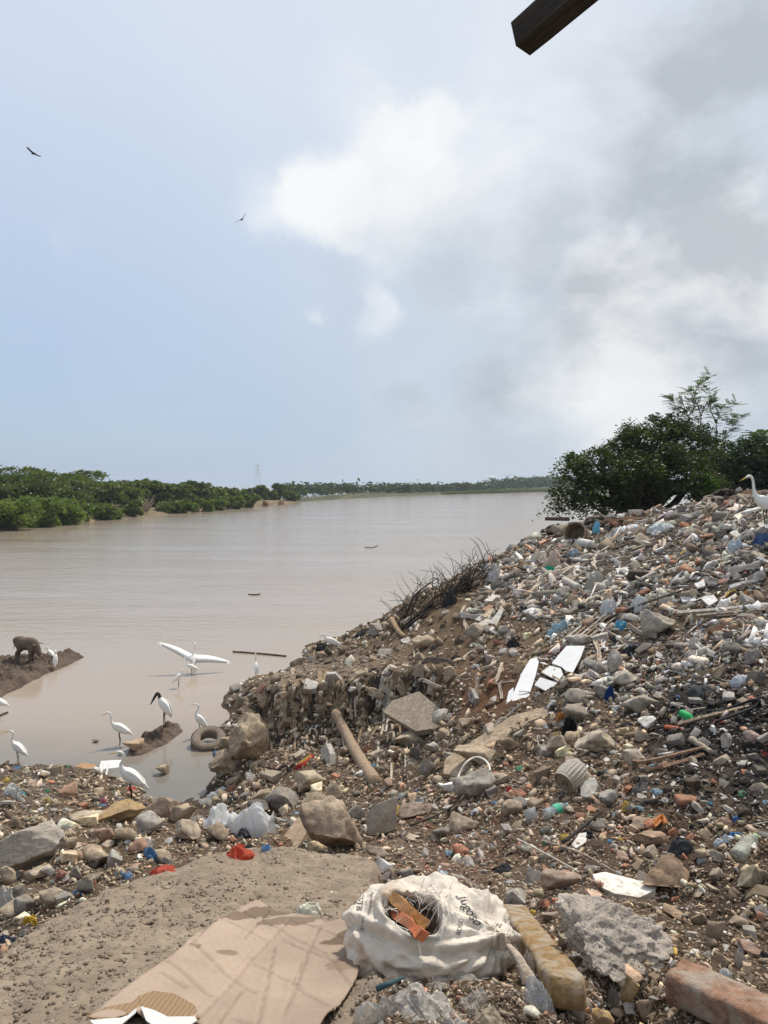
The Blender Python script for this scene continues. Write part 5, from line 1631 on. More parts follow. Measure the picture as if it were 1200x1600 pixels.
R_TABLE = [
 (482,1222,62,38,SAND,'flat-topped sandy stone above the largest boulder'),(524,1237,32,32,TAN,'small square tan stone touching the sandy flat-topped one'),(408,1246,56,34,TAN,'tan stone beside the dark puddle'),(440,1250,58,40,GREY,'grey wet stone right of the white bag'),
 (492,1248,46,30,TAN,'tan stone tucked behind the top of the largest boulder'),(405,1262,40,24,DKGREY,'black wet stone in the puddle'),(190,1272,76,30,OCHRE,'long ochre stone at the feet of the largest egret'),(138,1276,60,22,(.48,.40,.31),'low pale flat stone left of the ochre stone'),
 (285,1268,48,38,TAN,'rounded tan lump right of the brown pyramid stone'),(235,1290,56,36,LGREY,'knobbly pale grey stone below the brown pyramid stone'),(166,1306,40,30,(.42,.26,.19),'reddish broken stone below the ochre stone'),(198,1304,34,24,TAN,'tan wedge stone right of the reddish broken stone'),
 (218,1322,34,24,(.40,.25,.18),'brick-coloured stone left of the blue wrapper'),(250,1338,42,22,TAN,'smooth tan stone under the blue wrapper'),(295,1300,46,30,(.46,.38,.29),'pale stone above the orange bag on its left'),(335,1300,48,34,(.38,.30,.22),'brown stone between the white bag and the orange bag'),
 (62,1364,40,24,(.46,.38,.29),'pale flat-topped stone below the grey concrete block'),(95,1366,24,22,(.36,.19,.15),'dusky red stone below the grey concrete block'),(118,1364,24,24,GREY,'grey cube-like stone below the grey concrete block'),(146,1342,56,36,TAN,'tan sloping stone right of the grey concrete block'),
 (134,1384,30,28,GREY,'grey stone at the upper edge of the slab'),(152,1372,38,18,(.30,.25,.19),'long brown stone at the upper edge of the slab'),(12,1368,36,30,(.40,.33,.24),'tan stone at the picture edge below the block'),(22,1418,44,30,SAND,'sandy rounded stone beside the white paper'),
 (42,1414,36,30,GREY,'grey rounded stone touching the sandy one'),(85,1400,66,40,(.33,.27,.21),'broad brown stone left of the slab edge'),(30,1395,30,40,GREY,'steep grey stone at the picture edge'),(110,1318,30,20,TAN,'small tan stone right on top of the concrete block corner'),
 (1040,1366,90,62,(.36,.25,.17),'large rusty brown stone above the white plaster shard'),(1017,1309,56,40,(.46,.32,.22),'orange tan slab stone below the orange wrapper strip'),(1115,1456,36,40,(.34,.27,.20),'brown egg-shaped stone in the dark soil'),(1178,1372,64,50,(.30,.27,.19),'mossy stone under the pale plastic bottle'),
 (952,1248,32,30,LGREY,'square grey stone right of the woven pot'),(1000,1284,38,18,(.47,.36,.27),'flat tan stone above the orange tan slab stone'),(1097,1334,24,26,TAN,'small tan stone left of the pale plastic bottle'),(1122,1338,26,18,GREY,'little grey stone left of the mossy stone'),
 (735,1225,78,56,(.36,.33,.29),'grey rock inside the white wire hoop'),(640,1155,52,24,SAND,'long sandy stone on the slope right of the driftwood pole'),(676,1168,26,20,LGREY,'pale stone at the foot of the long sandy stone'),(652,1180,26,26,DKGREY,'dark grey stone in the row above the wire hoop'),
 (668,1200,28,30,GREY,'grey round stone in the row above the wire hoop'),(640,1200,22,22,TAN,'tan round stone left of the wire hoop row'),(692,1117,34,28,LGREY,'bright grey jagged stone above the long sandy stone'),(728,1132,32,24,(.33,.26,.19),'brown stone in the red soil left of the white boards'),
 (695,1148,30,20,TAN,'tan stone in the red soil above the kerb slab'),(750,1180,90,40,(.45,.36,.26),'tan rough slab stone behind the wire hoop'),(705,1185,26,20,(.38,.34,.30),'pale stone left of the tan slab behind the hoop'),
 (1022,975,62,52,(.40,.37,.31),'big grey rock at the middle of the heap'),(1000,1100,66,34,(.36,.32,.27),'long grey stone below the dark tarp strip'),(975,1062,50,30,(.42,.38,.32),'pale grey stone right of the white boards'),(662,1005,42,26,(.46,.38,.27),'tan rounded boulder below the white square panel'),
 (1145,1012,36,26,GREY,'grey stone on the open dirt at the right'),(1175,1025,34,30,GREY,'second grey stone on the open dirt at the right'),(1078,1022,24,20,LGREY,'pale grey stone beside the white scrap'),(880,930,40,30,GREY,'grey slanted stone left of the blue net bag'),
 (905,1000,40,28,LGREY,'pale stone under the slat bundle'),(930,1045,40,30,GREY,'grey stone right of the upper white board'),(905,1085,50,22,(.36,.33,.28),'long flat grey stone below the white boards'),(960,1035,30,40,LGREY,'upright pale slab stone beside the white boards'),
 (745,985,36,26,(.36,.31,.25),'brown grey stone above the black felt'),(752,1000,26,22,(.42,.35,.27),'tan stone above the black felt'),(790,985,24,22,LGREY,'pale stone right of the broken tiles'),(930,1160,70,46,(.44,.38,.30),'crumbling pale stone above the woven pot'),
 (985,1180,46,30,(.48,.43,.36),'pale broken stone right of the crumbling one'),(870,1160,36,30,(.40,.34,.27),'tan stone beside the broken yellow bowl'),(845,1172,26,18,(.35,.32,.27),'grey river stone below the broken yellow bowl'),(1175,1155,36,28,(.40,.30,.26),'pinkish stone in the black ash'),
 (905,1112,70,40,(.34,.30,.25),'grey brown stone slab over the black ash'),(1010,1130,30,20,WHITE,'whitish stone near the red tube'),(800,1262,36,26,(.42,.33,.25),'tan stone left of the clear cup'),(835,1255,30,20,TAN,'flat tan stone above the clear cup'),
 (725,1285,60,30,(.35,.28,.21),'brown stone in the twigs below the hoop'),(650,1262,70,34,(.30,.23,.18),'brown folded lump right of the yellow peel'),(875,1375,70,46,(.45,.35,.28),'pinkish crumbling stone left of the white plaster shard'),(805,1402,56,30,(.40,.38,.34),'grey flat stone above the ochre beam'),
 (935,1290,30,20,GREY,'smooth grey pebble below the dark stick'),(1180,1570,50,40,(.33,.27,.21),'brown stone in the corner beside the red beam'),(1150,1440,40,22,(.34,.26,.20),'brown stone above the blue and white packet'),(1165,1480,40,24,(.38,.26,.20),'reddish stone right of the blue and white packet'),
 (985,1545,40,60,(.44,.33,.18),'ochre stone in the dark hollow under the aggregate lump'),(955,1560,26,50,GREY,'upright grey stone in the dark hollow'),(940,1590,44,36,(.45,.30,.14),'orange stone at the bottom edge below the dark hollow'),(1010,1575,40,36,(.35,.27,.2),'brown stone at the bottom edge beside the red beam'),
 (900,1575,50,40,(.40,.36,.31),'grey crumbled stone at the bottom right of the plastic film'),(730,1395,24,40,(.48,.36,.28),'upright pinkish stone behind the woven sack'),(690,1385,40,20,(.42,.32,.25),'flat pinkish stone behind the woven sack'),
 (212,1163,38,26,(.46,.34,.23),'tan rock at the near end of the muddy islet'),(256,1200,26,20,(.42,.33,.25),'small tan rock alone in the cove'),(150,1157,14,6,DKGREY,'dark stone breaking the water left of the islet'),
 (590,1330,40,20,(.42,.34,.27),'flat stone in the gravel below the pointed pale stone'),(915,1215,30,26,(.46,.38,.29),'tan stone right against the woven pot'),(690,1300,34,22,GREY,'grey pebble stone in the gravel below the twigs'),(660,1405,30,16,TAN,'flat tan stone by the sack top'),
]
for i, (px, py, w, h, c_, lb) in enumerate(R_TABLE):
    if py < 1215 and (lb.startswith('tan rock at the near') or lb.startswith('small tan rock alone') or lb.startswith('dark stone breaking')):
        p = water_hit(px, py + h * .4); k = p.y / FPX
        v, f = rock_vf(800 + i, 3, 10, .12)
        o = put('stone', mesh_np('stone', v, f), M_STONE, None, at(px, py, p.y), None, (w * k / 2, w * k / 2 * .8, h * k / 2), c_); tag(o, lb, 'stone')
        continue
    rock(px, py, w, h, tuple(np.clip(np.array(c_) * rng.uniform(.9, 1.12), 0, .8)), lb, 50 + i, sub=4 if w > 60 else 3, cuts=9, rough=.09, group='rubble stones on the bank')

# long kerb-like slab running down the slope, dark slab over a hollow, plaster shards
board([(692, 1208), (697, 1184), (735, 1160), (800, 1118), (858, 1103), (866, 1112), (800, 1150), (745, 1188), (715, 1214)], .10, (.42, .33, .24), 'long tan kerb slab running up the slope to the white boards', 'kerb_slab', 'slab', M_STONE, lift=.06, mark='tan kerb slab')
board([(598, 1112), (612, 1095), (655, 1080), (700, 1118), (706, 1135), (650, 1142)], .09, (.33, .28, .22), 'thick grey slab jutting over a dark hollow right of the driftwood pole', 'concrete_slab_piece', 'slab', M_STONE, lift=.20, mark='slab over the hollow')
board([(926, 1366), (945, 1362), (1000, 1376), (1027, 1378), (1024, 1390), (1000, 1402), (960, 1396), (935, 1384)], .05, (.78, .75, .68), 'thick white plaster shard in front of the rusty brown stone', 'plaster_shard', 'plaster', M_CLEAN, lift=.07, mark='white plaster shard')
board([(893, 1320), (905, 1302), (920, 1300), (915, 1316), (900, 1325)], .02, WHITE, 'small white plaster flake beside the dark stick', 'plaster_flake', 'plaster', M_CLEAN)

# rough aggregate lump, ochre and red beams in the near corner
rock(968, 1466, 196, 122, (.42, .38, .33), 'wide rough grey aggregate lump with yellow specks', 61, 'aggregate_lump', 'concrete lump', mat_aggregate('aggregate_rough', (.40, .35, .30), (.28, .26, .24), (.52, .47, .41), 75, 1.0), 6, 4, .085, deep=1.0, mark='rough aggregate lump', nscale=7.5)


def block_beam(path, r_px, col, label, name, cat, mat, seed, lift=.06, flat=.8, n=60):
    P = [Vector((0, 0, CAM_H)).lerp(hit(*q), 1 - lift / hit(*q).y * 1.4) for q in path]
    S = smooth_path([p[:] for p in P], n); k = S[:, 1].mean() / FPX
    base = S.mean(0); S = S - base
    seg = 44
    v, f = sweep(S, [(r_px * k, r_px * k * flat)] * n, seg)
    for i in range(n):
        for q in range(seg):
            a = 2 * math.pi * q / seg
            m_ = (abs(math.cos(a)) ** 7 + abs(math.sin(a)) ** 7) ** (-1 / 7)
            end = 1 - .25 * max(0, (i - n + 4) / 4) - .2 * max(0, (3 - i) / 3)
            v[i * seg + q] = S[i] + (v[i * seg + q] - S[i]) * m_ * end
    v = v + np.stack([fbm(v * 7 + s_, seed, 3) * .10 + fbm(v * 32 + s_, seed + 2, 3) * .05 for s_ in (0, 9, 19)], 1) * r_px * k
    o = put(name, mesh_np(name, v, f, True), mat, None, tuple(base), None, None, col); tag(o, label, cat)
    LANDMARKS.append((path[0][0], path[0][1], label.split(' ', 1)[0] + ' ' + cat)); return o


block_beam([(802, 1428), (842, 1488), (888, 1552)], 25, (.31, .205, .095), 'ochre stained broken beam lying beside the woven sack', 'ochre_beam', 'beam', mat_stone('ochre_stone', 'obj', (.40, .34, .27), scale=34, dirt_amt=.95, bump=.8, bdist=.015), 3, .09)
block_beam([(1052, 1528), (1120, 1560), (1240, 1622)], 34, (.33, .19, .125), 'reddish broken concrete beam in the lower corner', 'red_beam', 'beam', mat_stone('red_stone', 'obj', (.40, .33, .26), scale=34, dirt_amt=.95, bump=.9, bdist=.015), 8, .10)

# ------------------------------------------------------------------ flattened cardboard
c0, n0 = CB_C, CB_N
u0 = np.cross(n0, [0, 1, 0]); u0 /= np.linalg.norm(u0); v0 = np.cross(n0, u0)
R3 = np.array(cam.rotation_euler.to_matrix()); O3 = np.array([0, 0, CAM_H])


def to_plane(px, py, c, n):
    d = R3 @ np.array([(px - 600) / FPX, -(py - 800) / FPX, -1.0])
    return O3 + d * (((c - O3) @ n) / (d @ n))


loc2 = np.stack([(CBW - c0) @ u0, (CBW - c0) @ v0], 1)


def to_uv(px, py):
    q = to_plane(px, py, c0, n0) - c0; return np.array([q @ u0, q @ v0])


lo, hi = loc2.min(0), loc2.max(0); stp = .0075
U, Vv = np.meshgrid(np.arange(lo[0], hi[0], stp), np.arange(lo[1], hi[1], stp))
Q = np.stack([U.ravel(), Vv.ravel()], 1); sd = poly_sd(Q, loc2)
jag = .004 * fbm2(Q[:, 0], Q[:, 1], 60, 5, 2)
idx = np.arange(U.size).reshape(U.shape); Fq = np.stack([idx[:-1, :-1].ravel(), idx[:-1, 1:].ravel(), idx[1:, 1:].ravel(), idx[1:, :-1].ravel()], 1)
keep = (sd + jag)[Fq].min(1) > 0
Fq = Fq[keep]
zz = .010 * fbm2(Q[:, 0], Q[:, 1], 3.0, 8, 2)
shade = np.ones(len(Q))
creases = [((372, 1420), (505, 1490)), ((505, 1490), (548, 1540)), ((330, 1445), (300, 1475)), ((420, 1424), (380, 1470)), ((480, 1500), (440, 1600)), ((260, 1500), (330, 1560)), ((360, 1600), (470, 1640)), ((455, 1436), (395, 1500)), ((395, 1500), (300, 1605)), ((455, 1440), (505, 1452)), ((345, 1520), (400, 1555)), ((300, 1470), (345, 1520)), ((500, 1450), (455, 1545)), ((395, 1510), (470, 1545)), ((440, 1470), (530, 1510)), ((470, 1440), (560, 1485)), ((250, 1520), (290, 1545)), ((460, 1545), (520, 1580)), ((345, 1433), (420, 1475)), ((430, 1480), (400, 1620)), ((380, 1545), (320, 1640))]
for (a, b) in creases:
    A2, B2 = to_uv(*a), to_uv(*b); ab = B2 - A2
    tt = np.clip(((Q - A2) @ ab) / (ab @ ab), 0, 1)
    dd = np.linalg.norm(Q - A2 - tt[:, None] * ab, axis=1) + .002 * fbm2(Q[:, 0], Q[:, 1], 40, 12, 2)
    zz -= .006 * np.exp(-(dd / .006) ** 2) - .003 * np.exp(-((dd - .014) / .012) ** 2)
    shade *= 1 - .26 * np.exp(-(dd / .0035) ** 2)  # shade in the creases painted into the cardboard colour
# the corner flaps lift a little
for (a, h_, rr) in (((576, 1462), .035, .16), ((402, 1412), .02, .12), ((505, 1605), .02, .2)):
    zz += h_ * np.exp(-(np.linalg.norm(Q - to_uv(*a), axis=1) / rr) ** 2)
colb = np.tile(np.array([.365, .278, .212]), (len(Q), 1)) * shade[:, None] * (1 + .10 * fbm2(Q[:, 0], Q[:, 1], 6, 44, 4))[:, None]
def stain(px, py, ra, rb, ang, c, w, seed):
    global colb
    d = Q - to_uv(px, py); ca, sa = math.cos(ang), math.sin(ang)
    e = np.hypot((d[:, 0] * ca + d[:, 1] * sa) / ra, (-d[:, 0] * sa + d[:, 1] * ca) / rb) + .35 * fbm2(Q[:, 0], Q[:, 1], 14, seed, 3)
    k = np.clip((1.05 - e) / .12, 0, 1)[:, None] * w
    colb = colb * (1 - k) + colb * np.array(c) * k
stain(405, 1426, .17, .085, .5, (.50, .47, .44), 1, 2); stain(450, 1440, .12, .07, .4, (.52, .5, .47), .9, 3); stain(355, 1490, .055, .03, -.5, (.62, .58, .54), 1, 4); stain(305, 1478, .035, .018, -.5, (.65, .6, .56), 1, 5); stain(552, 1472, .11, .10, .3, (.46, .42, .38), 1, 6); stain(540, 1510, .12, .06, .9, (.72, .68, .64), .8, 7)
def side_of(a, b):
    A2, B2 = to_uv(*a), to_uv(*b); e = B2 - A2
    return (e[0] * (Q[:, 1] - A2[1]) - e[1] * (Q[:, 0] - A2[0])) / np.linalg.norm(e)
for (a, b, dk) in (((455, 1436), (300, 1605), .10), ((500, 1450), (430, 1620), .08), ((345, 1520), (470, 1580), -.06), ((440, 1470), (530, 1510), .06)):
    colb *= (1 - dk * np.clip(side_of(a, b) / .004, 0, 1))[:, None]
flute = side_of((455, 1436), (300, 1605)); colb *= (1 - .05 * np.clip(np.sin(flute * 620), 0, 1) * np.clip(fbm2(Q[:, 0], Q[:, 1], 4, 71, 2) + .4, 0, 1))[:, None]
zz += .006 * np.clip(flute / .05, 0, 1) * np.clip(fbm2(Q[:, 0], Q[:, 1], 5, 72, 2), -1, 1)
fib = np.clip(fbm2(Q[:, 0], Q[:, 1], 110, 73, 2) - .7, 0, 1); colb *= (1 - .5 * fib)[:, None]
_cnt = np.zeros(len(Q), int); np.add.at(_cnt, Fq.ravel(), 1)
_bd = np.where((_cnt > 0) & (_cnt < 4))[0]
_A = loc2; _ab = np.roll(loc2, -1, 0) - _A
_t = np.clip(((Q[_bd][:, None] - _A[None]) * _ab[None]).sum(2) / (_ab ** 2).sum(1)[None], 0, 1); _np = _A[None] + _t[..., None] * _ab[None]
_nd = np.linalg.norm(Q[_bd][:, None] - _np, axis=2); _j = _nd.argmin(1); _q = _np[np.arange(len(_bd)), _j]; _ok = _nd.min(1) < stp * 2.2
Q[_bd[_ok]] = _q[_ok] + rng.normal(size=(_ok.sum(), 2)) * .0008
W3 = c0 + Q[:, :1] * u0 + Q[:, 1:] * v0 + zz[:, None] * n0
used = np.unique(Fq); remap = np.full(len(Q), -1); remap[used] = np.arange(len(used))
t = NT('cardboard'); _c = t.attr()
n1 = t.noise(1, 4, .6, t.mapping(t.coord('Object'), (90, 6, 90))); n2 = t.noise(70, 4, .6, t.coord('Object'))
t.bsdf(t.mix(t.math('MULTIPLY', t.rng(n2, .4, .75), .25), _c, t.mix(1.0, _c, (.75, .72, .7), 'MULTIPLY')), .9, t.bump(n1, .12, .004), .12)
cb = empty('cardboard_sheet', tuple(c0))
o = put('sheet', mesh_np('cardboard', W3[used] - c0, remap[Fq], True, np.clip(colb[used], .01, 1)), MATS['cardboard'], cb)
sm = o.modifiers.new('thickness', 'SOLIDIFY'); sm.thickness = .005; sm.offset = -1
M_CORR = None
t = NT('corrugated'); wv = t.n('ShaderNodeTexWave', wave_type='BANDS', bands_direction='X'); wv.inputs['Scale'].default_value = 20; wv.inputs['Distortion'].default_value = 2.5; t.l(t.coord('Object'), wv.inputs[0])
t.bsdf(t.mix(wv.outputs['Fac'], (.22, .145, .085), (.28, .19, .115)), .95, t.bump(wv.outputs['Fac'], .35, .004), .1)
for flap, hz in (([(216, 1556), (240, 1548), (272, 1552), (304, 1570), (312, 1590), (290, 1594), (262, 1588), (240, 1582), (222, 1574)], .006), ([(136, 1588), (162, 1574), (205, 1566), (216, 1558), (222, 1568), (196, 1586), (160, 1594)], .005)):
    wp = np.array([to_plane(x, y, c0 + n0 * hz, n0) for x, y in flap]); cen = wp.mean(0); m_ = len(wp)
    put('torn_corrugation', mesh_np('torn_corrugation', np.vstack([wp, wp - n0 * .004]) - c0, [tuple(range(m_))] + [(i, m_ + i, m_ + (i + 1) % m_, (i + 1) % m_) for i in range(m_)]), t.m, cb)
for flap in ([(220, 1572), (240, 1580), (262, 1586), (304, 1588), (308, 1596), (275, 1614), (245, 1606), (228, 1596)], [(140, 1594), (165, 1594), (196, 1587), (214, 1574), (212, 1584), (185, 1602), (150, 1604)]):
    wp = np.array([to_plane(x, y, c0 + n0 * .013, n0) for x, y in flap]); wp[:, 2] += .005 * np.sin(np.arange(len(wp)) * 2.1); m_ = len(wp)
    put('white_liner', mesh_np('white_liner', np.vstack([wp, wp - n0 * .003]) - c0, [tuple(range(m_))] + [(i, m_ + i, m_ + (i + 1) % m_, (i + 1) % m_) for i in range(m_)]), M_BOARD, cb, color=(.60, .585, .56))
tag(cb, 'large flattened cardboard sheet with damp stains and torn corner', 'cardboard')
LANDMARKS.append((350, 1500, 'cardboard sheet'))
bag(484, 1420, 52, 30, (.62, .62, .52), 'pale green white polystyrene lump behind the cardboard', 77, 'polystyrene_lump', 'polystyrene', M_CLEAN, amp=.2, sub=3)

# ------------------------------------------------------------------ woven sack with bricks inside
sg = hit(672, 1512)
SC = np.array([at(672, 1464, sg.y + .12)[:]])[0]
nu, nv = 200, 120
A, B = np.meshgrid(np.linspace(0, 2 * math.pi, nu, endpoint=False), np.linspace(-math.pi / 2, math.pi / 2, nv))
def spow(x, e): return np.sign(x) * np.abs(x) ** e
X = spow(np.cos(B), .75) * spow(np.cos(A), .85); Y = spow(np.cos(B), .75) * spow(np.sin(A), .85); Z = spow(np.sin(B), .9)
k = sg.y / FPX
hx, hy, hz = 130 * k, 106 * k, 67 * k
V = np.stack([X.ravel() * hx, Y.ravel() * hy, Z.ravel() * hz], 1)
V[:, 2] += .035 * fbm(V * 4.0, 5, 2) + .03 * np.clip(-V[:, 0], -.2, .2)
V[:, 1] += .03 * fbm(V * 4.0 + 7, 6, 2)
V[:, 2] = np.where(V[:, 2] < -.10, -.10 + (V[:, 2] + .10) * .5, V[:, 2])
# wrinkles: gathered towards the knot on the right, slack folds along the front
kn = np.array([at(783, 1466, sg.y - .06)[:]])[0] - SC
dk = V - kn; ang = np.arctan2(dk[:, 2] + .5 * dk[:, 1], -dk[:, 0] + 1e-6); rk = np.linalg.norm(dk, axis=1)
nrm = V / np.array([hx, hy, hz]) ** 2; nrm /= np.linalg.norm(nrm, axis=1, keepdims=True) + 1e-9
V += nrm * (.014 * np.sin(ang * 24 + 2 * fbm(V * 6, 2, 2)) * np.exp(-rk / .16))[:, None]
front = np.clip(-V[:, 1] / hy, 0, 1) * np.clip(.6 - V[:, 2] / hz, 0, 1)
V += nrm * (front * (.034 * np.abs(np.sin(V[:, 2] * 36 + V[:, 0] * 8 + 2.6 * fbm(V * 5, 9, 2))) - .016))[:, None]
V += nrm * (.020 * (1 - 2 * np.abs(fbm(V * np.array([5, 6, 10]), 14, 3))) + .014 * (1 - 2 * np.abs(vnoise(V * np.array([11, 12, 26]) + 5 + .5 * vnoise(V * 8, 3)[:, None], 15))) + .007 * (1 - 2 * np.abs(vnoise(V * np.array([30, 30, 55]) + 2, 16))))[:, None]
pull = np.exp(-(rk / .085) ** 2)[:, None]
V = V + (kn + np.array([.02, -.02, 0]) - V) * pull * .45
# seam fold over the front
px_, py_2 = project(V + SC)
seamy = np.interp(px_, [560, 600, 640, 700, 760, 800], [1440, 1460, 1476, 1486, 1478, 1470])
vis = (nrm @ (np.array([0, 0, CAM_H]) - SC) > 0)
V += nrm * np.where(vis, .020 * np.exp(-((py_2 - seamy + 7) / 9) ** 2) - .022 * np.exp(-((py_2 - seamy - 7) / 7) ** 2), 0)[:, None]
# torn mouth
hd = np.hypot(((px_ - 645) * .88 + (py_2 - 1431) * .48) / 46, (-(px_ - 645) * .48 + (py_2 - 1431) * .88) / 25)
hd = hd + .10 * fbm(V * 30, 4, 2) + .26 * vnoise(V * 11 + 3, 6)
hole = np.where(vis, np.clip((1.05 - hd) / .22, 0, 1), 0)
view = np.array([0, 0, CAM_H]) - SC; view /= np.linalg.norm(view)
V += nrm * (np.where(vis, .016 * np.exp(-((hd - 1.15) / .14) ** 2), 0))[:, None]
V -= (view * .7 + np.array([0, 0, .3])) * (hole * .085)[:, None]
V += nrm * np.where(vis, .03 * np.exp(-(np.hypot((px_ - 688) * .9, (py_2 - 1400) * .7) / 22) ** 2), 0)[:, None]
base = np.array([.62, .555, .47]); sc_ = np.tile(base, (len(V), 1)) * (1 + .10 * fbm(V * 9, 21, 3))[:, None]
st_ = np.clip(fbm(V * 6.5, 31, 5, .6) * 1.6 + .18, 0, 1)[:, None] * .75
sc_ = sc_ * (1 - st_) + np.array([.40, .285, .185]) * st_
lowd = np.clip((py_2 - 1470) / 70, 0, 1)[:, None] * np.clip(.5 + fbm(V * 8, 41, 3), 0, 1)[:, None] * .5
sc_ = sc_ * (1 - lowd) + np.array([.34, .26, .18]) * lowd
prt = np.where(vis, np.exp(-((hd - 1.25) / .16) ** 2) * np.clip((py_2 - 1425) / 25, 0, 1) * np.clip(.4 + fbm(V * 20, 51, 2), 0, 1), 0)[:, None] * .8
sc_ = sc_ * (1 - prt) + np.array([.13, .16, .13]) * prt
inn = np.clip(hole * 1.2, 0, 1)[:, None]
sc_ = sc_ * (1 - inn) + np.array([.11, .085, .065]) * inn  # shade inside the torn mouth painted as a dark colour
ii = np.arange(nu * nv).reshape(nv, nu)
Fs = np.stack([ii[:-1].ravel(), np.roll(ii, -1, 1)[:-1].ravel(), np.roll(ii, -1, 1)[1:].ravel(), ii[1:].ravel()], 1)
t = NT('woven_sack'); _c = t.attr()
ch1 = t.n('ShaderNodeTexWave', wave_type='BANDS', bands_direction='X'); ch1.inputs['Scale'].default_value = 90; t.l(t.coord('Object'), ch1.inputs[0])
ch2 = t.n('ShaderNodeTexWave', wave_type='BANDS', bands_direction='Z'); ch2.inputs['Scale'].default_value = 90; t.l(t.coord('Object'), ch2.inputs[0])
n2 = t.noise(14, 6, .65, t.coord('Object'))
hh = t.math('ADD', t.math('MULTIPLY', t.math('ADD', ch1.outputs['Fac'], ch2.outputs['Fac']), .02), n2)
t.bsdf(t.mix(t.math('MULTIPLY', t.rng(n2, .45, .75), .35), _c, t.mix(1.0, _c, (.72, .62, .5), 'MULTIPLY')), .75, t.bump(t.math('ADD', hh, t.math('ABSOLUTE', t.math('SUBTRACT', t.noise(9, 6, .6, t.coord('Object'), .6), .5))), .75, .02), .25)
sack = empty('woven_sack', tuple(SC))
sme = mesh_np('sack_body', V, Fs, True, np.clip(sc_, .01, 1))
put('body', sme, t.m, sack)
# knot and its tail
v, f = crumple_vf(91, 3, .4); put('knot', mesh_np('knot', v, f, True), M_CLOTH, sack, tuple(kn + np.array([0, -.02, .015])), None, (.035, .03, .035), (.62, .5, .38))
rr = np.random.default_rng(4); pv = []
for j in range(5):
    a = -.9 + j * .38
    pts = smooth_path([kn + np.array([0, -.02, .01]), kn + np.array([.05 + .01 * j, -.06, -.03 - .02 * j]), kn + np.array([.075 * math.cos(a) + .03, -.09, -.09 - .012 * j])], 10)
    pv.append(sweep(pts, [(.006 + .003 * q, .004 + .001 * q) for q in range(10)], 8))
v, f = join_vf(pv); put('sack_tail', mesh_np('sack_tail', v, f, True), M_CLOTH, sack, color=(.62, .52, .42))
# frayed threads round the tear
bvh = BVHTree.FromPolygons([Vector(q) for q in V], [tuple(q) for q in Fs])


def on_sack(px, py, off=.003):
    d = ray(px, py).normalized(); o_ = Vector((0, 0, CAM_H)) - Vector(SC)
    loc_, nn_, _, _ = bvh.ray_cast(o_, d)
    return None if loc_ is None else loc_ - d * off


pv = []
for j in range(120):
    a = rr.uniform(0, 6.28) if j < 50 else rr.uniform(-1.5, .9)
    q0 = (652 + math.cos(a) * rr.uniform(36, 50) * 1.15, 1430 + math.sin(a) * rr.uniform(26, 34))
    if j > 60: q0 = (rr.uniform(668, 704), rr.uniform(1376, 1425))
    p_a = on_sack(*q0, .004)
    if p_a is None: continue
    dv = Vector(rr.normal(size=3)) * .02 + Vector((-.012 * math.cos(a), -.004, -.012)) + Vector((0, -.012, .008))
    pts = smooth_path([p_a[:], (p_a + dv * .6 + Vector((0, 0, .008)))[:], (p_a + dv * 1.4)[:]], 6)
    pv.append(sweep(pts, .0011, 3, False))
v, f = join_vf(pv); put('frayed_threads', mesh_np('frayed_threads', v, f), M_BOARD, sack, color=(.72, .68, .62))
# printed lettering, following the cloth
def sack_text(txt, px, py, size, ang, shear=0.0, col=(.035, .035, .04), arc=0.0):
    cu = bpy.data.curves.new('lettering', 'FONT'); cu.body = txt; cu.size = 1.0; cu.align_x = 'CENTER'; cu.align_y = 'CENTER'; cu.shear = shear; cu.resolution_u = 3
    ob = bpy.data.objects.new('lettering', cu); COL.objects.link(ob)
    dg = bpy.context.evaluated_depsgraph_get(); dg.update()
    me = bpy.data.meshes.new_from_object(ob.evaluated_get(dg)); bpy.data.objects.remove(ob); bpy.data.curves.remove(cu)
    bm = bmesh.new(); bm.from_mesh(me); bmesh.ops.triangulate(bm, faces=bm.faces)
    bmesh.ops.subdivide_edges(bm, edges=[e for e in bm.edges if e.calc_length() > .25], cuts=2, use_grid_fill=False); bmesh.ops.triangulate(bm, faces=bm.faces)
    bad = []
    for v_ in bm.verts:
        x, y = v_.co.x * size, v_.co.y * size
        aa = ang + arc * x
        sx = px + x * math.cos(ang) - y * math.sin(aa) * -1 * -1; sy = py + x * math.sin(ang) * 1 + -y * math.cos(aa)
        sx = px + x * math.cos(ang) + y * math.sin(ang) + arc * x * x * math.sin(ang); sy = py + x * math.sin(ang) - y * math.cos(ang) - arc * x * x * math.cos(ang)
        q = on_sack(sx, sy, .0035)
        if q is None: bad.append(v_)
        else: v_.co = q
    if bad: bmesh.ops.delete(bm, geom=bad, context='VERTS')
    bm.to_mesh(me); bm.free()
    me.materials.clear()
    put('lettering', me, M_FLAT, sack, color=col)


sack_text('ESTB', 562, 1409, 13, math.radians(97))
sack_text('Agencia Blanca', 579, 1412, 6.2, math.radians(100), col=(.10, .10, .11))
sack_text('a de C2', 567, 1442, 7, math.radians(100), col=(.10, .10, .11))
sack_text('Jugoso', 733, 1422, 20, math.radians(60), .45, arc=.004)
sack_text('ROSO', 719, 1448, 10, math.radians(-80))
tag(sack, 'dirty white woven sack, torn open and tied at one side', 'sack')
LANDMARKS.append((670, 1440, 'woven sack'))
